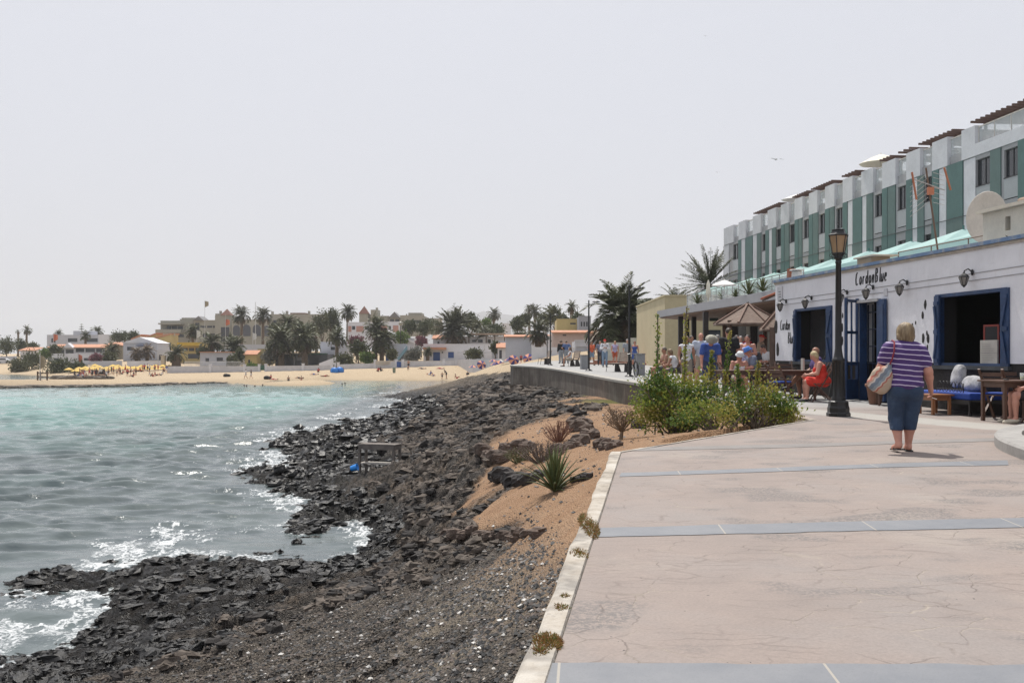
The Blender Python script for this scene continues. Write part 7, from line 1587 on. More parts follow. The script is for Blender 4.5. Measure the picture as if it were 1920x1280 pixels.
# ---------------------------------------------------------------- the town across the bay
m_fw = M('house_white', (.60,.60,.63), .85, .07, .4, .1); m_fw2 = M('house_greyish_white', (.46,.47,.51), .85, .08, .4, .1); m_fy = M('house_yellow', (.48,.38,.17), .85, .08, .4, .1); m_fb = M('house_beige', (.42,.37,.28), .85, .08, .4, .1)
m_ft = M('roof_terracotta', (.46,.22,.13), .85, .15, 1.5, .2); m_fh = M('old_hotel_grey', (.31,.295,.25), .85, .1, .3, .1); m_fwin = M('far_window', (.045,.05,.06), .25, .1, 1, 0); m_fpink = M('house_salmon', (.42,.24,.20), .85, .1, .5, .1)
m_fbl = M('door_blue', (.02,.07,.24), .6, .1); m_fbr = M('timber_dark', (.10,.07,.05), .8, .15); m_ftan = M('tan_roof', (.36,.27,.20), .85, .12)
def bld(label, Y, a, c, yt, yb, dep, mat, wins=(), roof=None, wmat=None, name='house', cat='house', parapet=True, z0=None, extra=None, group=None, rise=.9):
    """body between photo columns a..c and rows yt..yb at distance Y"""
    x0, x1, zt = XX(a, Y), XX(c, Y), Z(yt, Y); zb = Z(yb, Y) if z0 is None else z0; zb -= 1.5
    t = thing(name, label, cat, (x0, Y, zb), 0, group); w = x1-x0; h = zt-zb; holes = []
    for q in wins: holes.append((XX(q[0], Y)-x0, XX(q[1], Y)-x0, Z(q[3], Y)-zb, Z(q[2], Y)-zb))
    mb = MB(); wall_grid(mb, 0, w, 0, h, .3, holes); mb.box(0, w, .301, dep, 0, h)
    if parapet and not roof: mb.box(-.05, w+.05, -.06, .25, h+.001, h+.18)
    mb.build('wall', mat, t)
    for i, hh in enumerate(holes): mb = MB(); mb.box(hh[0]+.01, hh[1]-.01, .15, .2, hh[2]+.01, hh[3]-.01); mb.build('window', (wmat or {}).get(i, m_fwin), t)
    if roof == 'lean': mb = MB(); mb.add([(-.3,-.6,h-.05),(w+.3,-.6,h-.05),(w+.3,dep*.6,h+rise),(-.3,dep*.6,h+rise),(-.3,-.6,h-.2),(w+.3,-.6,h-.2),(w+.3,dep*.6,h+rise-.15),(-.3,dep*.6,h+rise-.15)], [(0,1,2,3),(4,7,6,5),(0,4,5,1),(1,5,6,2),(2,6,7,3),(3,7,4,0)]); mb.build('roof', m_ft, t)
    if roof == 'gable':
        mb = MB(); mb.prismy([(-.3, h), (w+.3, h), (w/2, h+w*.18)], -.3, dep, 0); mb.build('roof', m_fw, t)
    if roof == 'slab': mb = MB(); mb.box(-.4, w+.4, -.5, dep+.3, h+.002, h+.28); mb.build('roof', m_ftan, t)
    if extra: extra(t, lambda px: XX(px, Y)-x0, lambda py: Z(py, Y)-zb, dep, w, h)
    return t
def blk(part, mat, a, c, yt, yb, d0=0, d1=6):
    def f(t, fx, fz, dep, w, h): mb = MB(); mb.box(fx(a), fx(c), d0, d1, fz(yb), fz(yt)); mb.build(part, mat, t)
    return f
def many(*fs):
    def f(*a):
        for q in fs: q(*a)
    return f
def tri(part, mat, a, c, yt, yb, d0, d1, apex=None):
    def f(t, fx, fz, dep, w, h): mb = MB(); m = fx(apex) if apex else (fx(a)+fx(c))/2; mb.prismy([(fx(a), fz(yb)), (fx(c), fz(yb)), (m, fz(yt))], d0, d1); mb.build(part, mat, t)
    return f
def pyr(part, mat, a, c, yt, yb, d0):
    def f(t, fx, fz, dep, w, h): x0, x1 = fx(a), fx(c); s = x1-x0; mb = MB(); mb.add([(x0,d0,fz(yb)),(x1,d0,fz(yb)),(x1,d0+s,fz(yb)),(x0,d0+s,fz(yb)),((x0+x1)/2,d0+s/2,fz(yt))], [(0,1,4),(1,2,4),(2,3,4),(3,0,4),(3,2,1,0)]); mb.build(part, mat, t)
    return f
def slope(part, mat, a, c, ya, yc, th, d0, d1):
    """inclined roof plane seen from its end: rises from ya at column a to yc at column c"""
    def f(t, fx, fz, dep, w, h): mb = MB(); mb.prismy([(fx(a), fz(ya)-th), (fx(c), fz(yc)-th), (fx(c), fz(yc)), (fx(a), fz(ya))], d0, d1); mb.build(part, mat, t)
    return f
bld('small white cottage with orange roof at the far left shore', 315, 38, 66, 656, 672, 9, m_fw, [(52,56,660,664)], 'lean')
bld('long bluish white modern villa on the rise at the far left', 350, 88, 184, 628.5, 652, 14, m_fw2, [(127,145,634,641),(161,183,634,641),(96,104,634,642)], name='villa', extra=blk('upper_storey', m_fw2, 135, 163, 620, 628.4, 1, 9))
bld('bright white cube wing at the right end of the bluish villa', 345, 184.5, 205, 628, 652, 12, m_fw, name='villa')
bld('long low restaurant with orange tiled roof and glass veranda on the left shore', 292, 90, 230, 650.5, 668, 12, m_fw2, [(142,158,653,660),(160,178,653,660),(180,196,653,660),(93,120,655,663),(123,138,655,664)], 'lean', name='beach_restaurant', extra=tri('gable', m_fw, 121, 140, 643, 652, -1.2, 1, 130))
bld('low white bungalow with dark windows behind the yellow parasols', 262, 97, 190, 664, 685, 9, m_fw, [(101,111,671,676),(130,138,672,680),(139.5,145,672,680),(157,167,671,676),(170,178,671,677)], name='bungalow', extra=blk('raised_front', m_fw, 129, 147, 662.5, 683, -.4, .0-.002))
bld('beige house half behind a palm right of the orange roofed restaurant', 288, 197, 231, 647, 668, 9, m_fb, [(201,208,652,657)], 'lean')
bld('white house with shallow gable and blue awning', 268, 231, 294, 643, 668, 10, m_fw2, [(238,252,650,657),(268,282,651,657)], 'gable', extra=blk('awning', M('awning_blue', (.10,.13,.25), .8), 258, 284, 647, 648.5, -1.4, -.01))
bld('low white annex with an open carport left of the stone gate pillar', 262, 295, 318, 657, 676, 8, m_fw, [(298,304,665,675)])
def steps_y(t, fx, fz, dep, w, h):
    for i, (a, c, ya, yb) in enumerate(((243,262,637,629),(266,292,636,626),(290,322,634.5,627))):
        mb = MB(); d = 1.2-i*.6; mb.prismy([(fx(a), fz(ya)), (fx(c), fz(yb)), (fx(c), fz(yb)+.4), (fx(a), fz(ya)+.4)], d-.2, d+7); mb.build('roof', m_ft, t)
        mb = MB(); mb.prismy([(fx(a)+.3, 0), (fx(c)-.2, 0), (fx(c)-.2, fz(yb)-.02), (fx(a)+.3, fz(ya)-.02)], d, d+6.5); mb.build('gable_wall', m_fy, t)
    for i, px in enumerate((301, 306, 312, 318)): mb = MB(); mb.box(fx(px), fx(px)+.7, 2, 3, fz(630), fz(624)); mb.build('chimney', m_fb, t)
bld('stepped yellow terrace house with three orange sloping roofs', 300, 245, 323, 642, 660, 8, m_fy, parapet=False, extra=steps_y, name='terrace_house')
# the big grey-beige hotel on the hill
bld('left wing of the old grey hotel with stacked balconies and a flagpole in front', 345, 301, 362, 602, 645, 22, m_fh, [(313,321,611,617),(322,332,611,617),(333,343,611,617),(315,345,626,632)], name='old_hotel', cat='building',
    extra=many(blk('penthouse', m_fh, 337, 362, 595, 601.9, 2, 10), blk('balcony', m_fh, 302, 345, 606, 608.5, -3, -.01), blk('balcony', m_fh, 299, 346, 618, 624, -4, -.01), blk('chimney', m_fh, 330, 332, 597, 601.9, 4, 5)))
bld('middle wing of the old grey hotel with a dark glass gable', 342, 363, 412, 601, 645, 22, m_fh, [(375,386,610.5,614.5),(388,398,610.5,614.5),(399,411,610.5,614.5),(366,374,605,625),(380,410,625,632)], name='old_hotel', cat='building', extra=tri('glass_gable', M('gable_glass', (.16,.15,.14), .3, .1), 363, 384, 592.5, 600.9, -1, 6))
bld('old hotel tower with pointed brown pyramid roof left of the arches', 340, 403, 433, 591, 645, 12, m_fh, [(414,430,613,640)], name='old_hotel', cat='building', parapet=False, extra=many(blk('turret', m_fh, 402, 413, 587.5, 590.9, 1, 7), blk('chimney', m_fh, 408, 410, 582, 587.4, 2, 4), pyr('pyramid_roof', M('brown_brick_roof', (.20,.10,.075), .9, .2), 413.5, 434, 578.5, 590.9, -.5)))
def arches(t, fx, fz, dep, w, h):
    for a, c in ((437,450), (455,470), (474,489), (494,505)):
        mb = MB(); x0, x1 = fx(a), fx(c); r_ = (x1-x0)/2; zc = fz(616); pts = [(x1, fz(630)), (x1, zc)]+[((x0+x1)/2+r_*math.cos(q), zc+r_*math.sin(q)) for q in np.linspace(0, math.pi, 10)[1:-1]]+[(x0, zc), (x0, fz(630))]
        mb.prismy(pts[::-1], -.12, -.01); mb.build('arched_window', M('arch_glass', (.07,.075,.09), .3, .1), t)
bld('arcaded hall of the old hotel with tall round arches and thin white roof edge', 338, 434, 507, 600, 645, 22, m_fh, name='old_hotel', cat='building', extra=many(arches, blk('white_edge', m_fw, 437, 500, 598.6, 599.4, -.3, .0)))
bld('long low right range of the old hotel with slit windows and a pinkish roof block', 340, 507, 606, 590, 645, 22, m_fh, [(x, x+1.8, 602, 609) for x in range(552, 566, 3)]+[(512,520,600,606)], name='old_hotel', cat='building', extra=many(blk('roof_block', M('hotel_rose', (.24,.155,.12), .85, .1), 543, 571, 586, 589.9, 1, 9), blk('chimney', m_fh, 532, 534.5, 582, 589.8, 3, 5), blk('chimney', m_fh, 574, 576.5, 582, 589.8, 3, 5), blk('chimney', m_fh, 504.5, 507, 583, 595, 3, 5)))
bld('square old hotel turret with pointed brown roof left of the plain chimney tower', 345, 673.5, 690.5, 588, 620, 6, m_fh, name='old_hotel_turret', cat='building', parapet=False, extra=pyr('pyramid_roof', M('brown_brick_roof', (.20,.10,.075)), 672.5, 691.5, 573, 587.9, -.4))
bld('plain chimney tower of the old hotel with a slim flue', 344, 695, 708, 580.5, 620, 7, m_fh, name='old_hotel_turret', cat='building', parapet=False, extra=blk('flue', m_fh, 703, 706, 576, 580.4, 2, 4))
bld('low connecting block of the old hotel behind the pink house', 343, 708, 729.5, 593, 620, 12, m_fh, name='old_hotel', cat='building')
bld('dark glass gabled block of the old hotel', 341, 730, 750, 596, 620, 12, m_fh, [(731.5,739,598,608),(741,748.5,598,608)], name='old_hotel', cat='building', parapet=False, extra=tri('glass_gable', M('gable_glass', (.16,.15,.14)), 728.5, 751, 584.5, 595.9, -.6, 8))
bld('right end block of the old hotel stepping down to the mountain', 340, 750.5, 795, 592, 620, 18, m_fh, [(760,790,600,606)], name='old_hotel', cat='building', extra=many(blk('upper_storey', m_fh, 765, 790, 586, 591.9, 1, 10), blk('lower_block', m_fh, 795.2, 824, 596, 625, 3, 14), blk('chimney', m_fh, 760, 762, 588, 591.8, 2, 3)))
bld('pinkish house with white pillars and salmon panels below the old hotel', 285, 652, 700, 605, 640, 10, m_fw, [(660,666,611,618),(684,692,611,618)], name='house', extra=many(blk('panel', m_fpink, 653, 659, 611, 622, -.1, -.01), blk('panel', m_fpink, 668, 682, 611, 622, -.1, -.01)))
bld('salmon and white flat roofed house right of the two close palms', 284, 712, 749, 604, 640, 10, m_fw, [(728,733,611,618)], name='house', extra=many(blk('panel', m_fpink, 714, 726, 610, 622, -.1, -.01), blk('panel', m_fpink, 737, 747, 610, 622, -.1, -.01)))
# second row
bld('yellow bar with a deep dark veranda behind the beach wall', 252, 338, 381, 643, 676, 7, m_fy, [(342,352,652,658),(354,364,652,658),(366,378,652,658),(352,374,663,672)], name='beach_bar_house', extra=blk('awning', M('awning_yellow', (.55,.36,.05), .8, .1), 338, 382, 642, 648, -2.4, -.01))
bld('white building with a thin red roof line behind the white railing', 238, 375, 447, 661, 688, 9, m_fw2, [(385,392,671,679),(406,418,670,677),(425,436,672,680)], name='house', extra=blk('roof_edge', m_ft, 374, 448, 659.2, 660.6, -.5, .1))
bld('plain upper white wall house behind the white building', 262, 445, 504, 647, 670, 9, m_fw2, name='house')
bld('small yellow hut with orange roof right of the bare palm trunks', 236, 459, 481, 663.5, 688, 5, m_fy, [(465,469,674,681)], 'lean', name='hut')
bld('second yellow hut wall behind the tall palm', 240, 483, 505, 655, 684, 6, M('hut_olive', (.36,.32,.17), .85), name='hut')
bld('low dark pavilion with white roof under the dense palms', 236, 516, 614, 664, 688, 9, m_fwin, [(550,553,668,684),(556,570,670,676)], name='pavilion', wmat={0: m_fw, 1: m_fw2}, extra=many(blk('roof', m_fw, 514, 598, 662, 663.8, -1, 9), blk('green_awning', M('awning_green', (.03,.10,.07), .8), 570, 615, 662.2, 664.4, -3, -1.01)))
bld('white house front with red brown terrace roof right of the palms', 246, 600, 652, 642, 680, 8, m_fw2, [(620,628,650,656)], name='house')
bld('white house with an outside stair in pale blue', 222, 723, 762, 646, 682, 8, m_fw2, [(719.5+4,729,665,676)], wmat={0: m_fbl}, name='house', extra=many(slope('stair', M('stair_blue', (.22,.36,.42), .7), 744, 764, 674, 648, .9, -1.2, -.2), blk('stair_block', m_fw, 757, 764.5, 650, 682, -.19, -.005)))
bld('white gabled house wall between palm and mountain', 262, 724, 776, 634, 662, 9, m_fw2, name='house', parapet=False, extra=slope('roof', m_fw, 724, 777, 619, 640, .5, -.3, 9))
bld('long white beach house with blue door and blue shutters', 226, 794, 921, 646, 682, 9, m_fw, [(812,825,660,677),(840,851,659.5,671),(828,831,659,662)], wmat={0: m_fbl, 1: m_fbl, 2: m_fwin}, name='house', extra=many(blk('tiled_porch', m_ft, 794, 837, 651, 655.5, -1.6, -.01), blk('garden_wall', m_fw2, 858, 921, 660, 661.5, -2.0, -1.7)))
def perg(t, fx, fz, dep, w, h):
    for px in (868, 880, 912, 928, 946): mb = MB(); mb.box(fx(px)-.12, fx(px)+.12, -2.4, -2.15, fz(643), fz(628)); mb.build('post', m_fbr, t)
    mb = MB(); mb.box(fx(866), fx(948), -2.7, 3, fz(628), fz(625)); mb.build('pergola_roof', m_ftan, t)
bld('white terrace house with a long brown pergola roof', 244, 864, 950, 632, 660, 9, m_fw, [(885,893,637,641),(896,905,636,642),(915,920,636,642)], name='house', extra=perg)
bld('white house with sloping orange roof behind the biggest beach palm', 240, 812, 862, 634, 660, 8, m_fw2, [(820,824,640,646)], 'lean', name='house')
bld('small white gatehouse with orange tiled roof and dark doorway', 200, 933, 961, 650.5, 680, 5, m_fw, [(936,941,656,672),(949,960,655,670)], 'lean', name='gatehouse')
bld('long plain white wall house behind the shrubs at the right end of the beach', 206, 921.5, 998, 641, 678, 8, m_fw2, [(1-5+1000,996.8,645,648)], name='house')
bld('white house block behind the palm with the drooping skirt', 168, 998, 1038, 631, 672, 8, m_fw, [(1033,1036,637,641)], name='house')
bld('long orange roofed white house behind the promenade end', 175, 948, 1052, 630, 660, 8, m_fw2, (), 'lean', name='house', rise=.35)
bld('pink plaster house with orange tiled roof behind the far lamp post', 150, 1038, 1120, 622, 660, 8, M('pink_plaster', (.42,.33,.30), .85, .08, .4, .1), [(1055,1062,627,629.5)], 'lean', name='house', rise=.35)
bld('pale yellow upper house left of the huge palm', 190, 1044, 1084, 599.5, 640, 9, m_fy, [(1069,1080,605,608)], name='house')
bld('grey upper house with three tall windows behind the lamp post', 185, 1085, 1108, 594, 640, 9, M('house_grey', (.27,.28,.31), .85, .08), [(1089,1092,603,612),(1094,1097,603,612),(1099,1102,603,612)], name='house')
bld('distant white low house behind the pale palm, right of the mountain', 300, 940, 958, 607, 622, 9, m_fw, name='house')
bld('low pale house front beside the huge palm', 118, 1078, 1140, 640, 672, 6, m_fw2, [(1081,1100,650,664)], name='house', wmat={0: m_fw2})
# walls and railings along the beach
def wall(label, Y0, a, y0t, y0b, Y1, c, y1t, y1b, mat=m_fw, th=.35, posts=()):
    A = (XX(a, Y0), Y0); B = (XX(c, Y1), Y1); mb = MB(); v = []
    for (x, y), zt, zb in ((A, Z(y0t, Y0), Z(y0b, Y0)-1.2), (B, Z(y1t, Y1), Z(y1b, Y1)-1.2)): v += [(x, y, zb), (x, y+th, zb), (x, y+th, zt), (x, y, zt)]
    mb.add(v, [(0,4,7,3),(3,7,6,2),(1,2,6,5),(0,3,2,1),(4,5,6,7),(0,1,5,4)])
    t = thing('beach_wall', label, 'wall'); mb.build('wall', mat, t)
    for px in posts:
        q = (px-a)/(c-a); Yp = Y0+(Y1-Y0)*q; zt = Z(y0t+(y1t-y0t)*q, Yp); zb = Z(y0b+(y1b-y0b)*q, Yp)-1; x = XX(px, Yp); mb = MB(); mb.box(x-.25, x+.25, Yp-.09, Yp+th+.09, zb, zt+.35); mb.box(x-.32, x+.32, Yp-.16, Yp+th+.16, zt+.352, zt+.45); mb.build('pillar', m_fw, t)
    return t
m_bw = M('beach_wall_white', (.50,.50,.52), .85, .14, .25, .2)
wall('long white beach wall between the parasols and the green gate', 214, 313, 686.5, 697, 213, 488, 686.5, 696, m_bw, posts=(394, 458, 486))
wall('white beach wall between the green gate and the palm trunk gap', 213, 496, 686, 696, 211, 624, 684.5, 696, m_bw, posts=(498, 568, 622))
wall('white beach wall right of the leaning palm trunk', 211, 633, 683, 695, 208, 702, 681, 693, m_bw, posts=(634,))
wall('white beach wall with pierced balustrade and blue gate', 208, 702, 678, 690, 204, 857, 676.5, 688, m_bw, posts=(703, 743, 755, 832, 856))
wall('plain white beach wall behind the striped umbrellas', 204, 857, 673.5, 686, 160, 950, 672.5, 686, m_bw)
wall('white retaining wall behind the promenade end', 120, 997, 650.5, 678, 118, 1078, 651, 677, m_fw)
wall('low white wall behind the left parasols', 240, 238, 677, 690, 238, 302, 676, 690, m_fw)
wall('low grey white wall with shrubs left of the gabled house', 248, 170, 677, 690, 246, 228, 676, 690, m_fw2)
wall('pale perimeter wall at the far left above the sand slope', 300, -60, 669, 680, 296, 31, 667.5, 680, m_fw2)
wall('white stair shaped garden wall behind the palm trunk gap', 222, 598, 681, 692, 220, 630, 669, 690, m_fw)
t = thing('gate', 'dark green gate in the white beach wall', 'gate', (XX(492, 212.8), 212.8, 0)); mb = MB(); mb.box(-.42,.42,0,.12,Z(694,212.8),Z(684.5,212.8)); mb.build('panel', M('gate_green', (.03,.09,.06), .7), t)
t = thing('gate', 'blue gate in the pierced part of the beach wall', 'gate', (XX(748, 206.6), 206.4, 0)); mb = MB(); mb.box(-.42,.42,0,.12,Z(688,206.6),Z(677.8,206.6)); mb.build('panel', m_fbl, t)
t = thing('gate_pillar', 'pale stone gate pillar right of the yellow parasols', 'pillar', (XX(305, 236), 236, 0)); mb = MB(); mb.box(-.45,.45,0,.9,Z(690,236),Z(667.5,236)); mb.box(-.6,.6,-.15,1.05,Z(667.4,236),Z(666.3,236)); mb.build('shaft', M('stone_pale', (.5,.45,.38), .9), t)
t = thing('white_railing', 'long white railing on top of the beach wall in front of the white building', 'railing', (XX(346, 222), 222, 0)); L = XX(452, 222)-XX(346, 222); zt, zb = Z(677.5, 222), Z(687, 222)
mb = MB(); mb.box(0,L,0,.06,zt-.08,zt); mb.box(0,L,0,.06,zb,zb+.08)
for i in range(60): x = L*i/59; mb.box(x-.02,x+.02,.01,.05,zb+.08,zt-.08)
mb.build('rail', M('rail_white', (.7,.7,.7), .6), t)
t = thing('pierced_balustrade', 'beige pierced block balustrade on the beach wall below the blue stairs house', 'railing', (XX(704, 207), 207.2, 0)); L = XX(856, 204)-XX(704, 207)
mb = MB(); mb.box(0,L,0,.15,Z(677.6,207),Z(676.6,207)+.05)
for i in range(90): x = L*i/90; mb.box(x,x+L/180,.0,.15,Z(680.5,207)-.3,Z(677.61,207))
mb.build('blocks', M('block_beige', (.50,.44,.36), .9), t)
# ---- palms and trees
proto_d = palm('tall dark date palm right of the white railing building', (XX(437, 244), 244, Z(684, 244)), 3.9, 3.9, 64, 22, .42, 21, 1.3, (82, -30), (-15, -70), nl=14, lw=.10, ll=.6)
proto_p = None
P_L = []
def fpal(px, yc, Y, yb, L, seed, lb, **k):
    zb = Z(yb, Y); H = Z(yc, Y)-zb; return palm(lb, (XX(px, Y), Y, zb-.3), L, H+.3, seed=seed, group=k.pop('group', None), **{**dict(n=54, dry=14, tr=.35, nl=13, lw=.10, ll=.6), **k})
fpal(397, 642, 240, 684, 3.4, 22, 'dark date palm with thick pineapple trunk left of the tall one')
fpal(330, 664, 236, 688, 3.0, 23, 'squat shaggy palm with a bulky trunk right of the stone gate pillar', tr=.9)
fpal(453, 592, 300, 650, 3.6, 24, 'clear silhouetted palm above the arches of the old hotel', mat=m_palm2)
fpal(493, 592, 300, 650, 3.4, 25, 'silhouetted palm right above the white thin mast', mat=m_palm2)
fpal(528, 640, 232, 686, 4.6, 26, 'big dense palm, left one of the two dark palms above the pavilion', n=80, dry=30, tr=.6)
fpal(538, 606, 260, 680, 3.4, 27, 'taller palm with brownish skirt rising behind the two dark palms', dry=30)
fpal(571, 636, 230, 686, 4.4, 28, 'big dense palm, right one of the two dark palms above the pavilion', n=80, dry=30, tr=.6)
fpal(632, 632, 226, 696, 3.0, 29, 'slender leaning palm growing out of the gap in the beach wall')
fpal(652, 586, 300, 640, 3.3, 30, 'silhouetted palm left of the brown pyramid turret', mat=m_palm2)
fpal(705, 616, 224, 690, 3.6, 31, 'tall palm, left of the close pair in front of the pinkish house', n=60)
fpal(716, 640, 222, 690, 3.9, 32, 'leaning palm, right of the close pair beside the outside stair', n=70, dry=20, tr=.45)
fpal(851, 616, 238, 650, 5.4, 33, 'widest grey green date palm in front of the terrace house', n=96, dry=24, tr=.6, mat=m_palm2, stiff=.5, arch=.8)
fpal(926, 590, 320, 640, 2.8, 34, 'single slim palm right of the mountain', mat=m_palm2)
fpal(972, 640, 212, 665, 3.0, 35, 'low palm crown on the wall left of the skirted palm')
fpal(1010, 622, 160, 662, 2.6, 36, 'palm with a long drooping brown skirt near the far lamp posts', dry=70, drytilt=(-40, -86), arch=1.0, mat=m_palm2)
fpal(1072, 576, 230, 640, 1.9, 37, 'thin fan palm standing clear against the sky left of the huge palm', n=40)
fpal(992, 578, 330, 640, 1.9, 38, 'very thin distant fan palm above the right hand trees', n=34)
fpal(1003, 584, 300, 640, 2.9, 39, 'feathery palm beside the thin fan palm', mat=m_palm2)
fpal(50, 619, 380, 665, 2.4, 40, 'slim fan palm alone against the sky at the far left', n=40)
fpal(34, 622, 400, 665, 1.2, 41, 'tiny distant palm left of the slim fan palm', n=30)
fpal(110, 626, 360, 660, 2.0, 42, 'fan palm left of the bluish villa roof block')
fpal(160, 630, 330, 665, 2.2, 43, 'palm in front of the bluish villa')
fpal(183, 622, 365, 660, 2.6, 44, 'thick bushy palm behind the right end of the bluish villa', dry=20)
fpal(210, 656, 285, 680, 3.0, 45, 'squat palm in front of the beige house', tr=.5)
fpal(276, 660, 258, 682, 2.6, 46, 'brownish drooping palm before the white gabled house', mat=m_palmdry)
fpal(256, 664, 256, 682, 2.2, 47, 'dry half bare palm left of the drooping one', mat=m_palmdry)
fpal(234, 627, 350, 660, 1.8, 48, 'little palm behind the yellow terrace house')
fpal(802, 660, 222, 682, 1.5, 49, 'young palm beside the orange tiled porch')
fpal(593, 606, 300, 660, 3.0, 50, 'palm crown above the long low range of the old hotel', mat=m_palm2)
fpal(620, 600, 290, 660, 3.6, 51, 'bushy palm left of the tallest casuarina', mat=m_palm2)
fpal(908, 632, 246, 650, 3.4, 52, 'palm with spread fronds behind the pergola roof', mat=m_palm2)
fpal(362, 622, 300, 660, 3.2, 53, 'dark palm in front of the middle wing of the old hotel')
m_tr = leafmat('tree_dark', (.055,.068,.035), (.105,.12,.06), .12, .5); m_tr2 = leafmat('tree_olive', (.07,.080,.040), (.13,.135,.07), .12, .5); m_tr3 = leafmat('tree_bright', (.07,.13,.025), (.14,.20,.05), .15, .5); m_bou = leafmat('bougainvillea', (.13,.06,.07), (.25,.10,.13), .2, .8); m_trg = leafmat('tree_grey', (.13,.135,.115), (.22,.22,.19), .12, .5)
def tree(px, yc, Y, yb, rpx, rpy, seed, lb, mat=None, name='tree', cat='tree', ncl=70, per=22, leaf=.55, group=None):
    zb = Z(yb, Y); rx_ = rpx/F*Y; rz_ = rpy/F*Y; H = Z(yc, Y)-zb; t = thing(name, lb, cat, (XX(px, Y), Y, zb-.4), 0, group)
    mb = MB(); r = random.Random(seed); tips = [(r.uniform(-.6,.6)*rx_, r.uniform(-.5,.5)*rx_, H+r.uniform(-.4,.5)*rz_) for _ in range(6)]; mb.tube([(0,0,-.3),(0,0,max(.3, H*.45))], [.22,.15], 6)
    branches(mb, (0,0,max(.2, H*.4)), tips, .12, seed, .15); mb.build('trunk', m_bark, t)
    v, f = leafy(ncl, (0,0,H+.4), (rx_, rx_*.85, rz_), per, leaf, leaf*.3, seed, max(.5, rx_*.35), .35, .6, zmin=.1); npmesh('crown', v, f, mat or m_tr, False, parent=t); return t
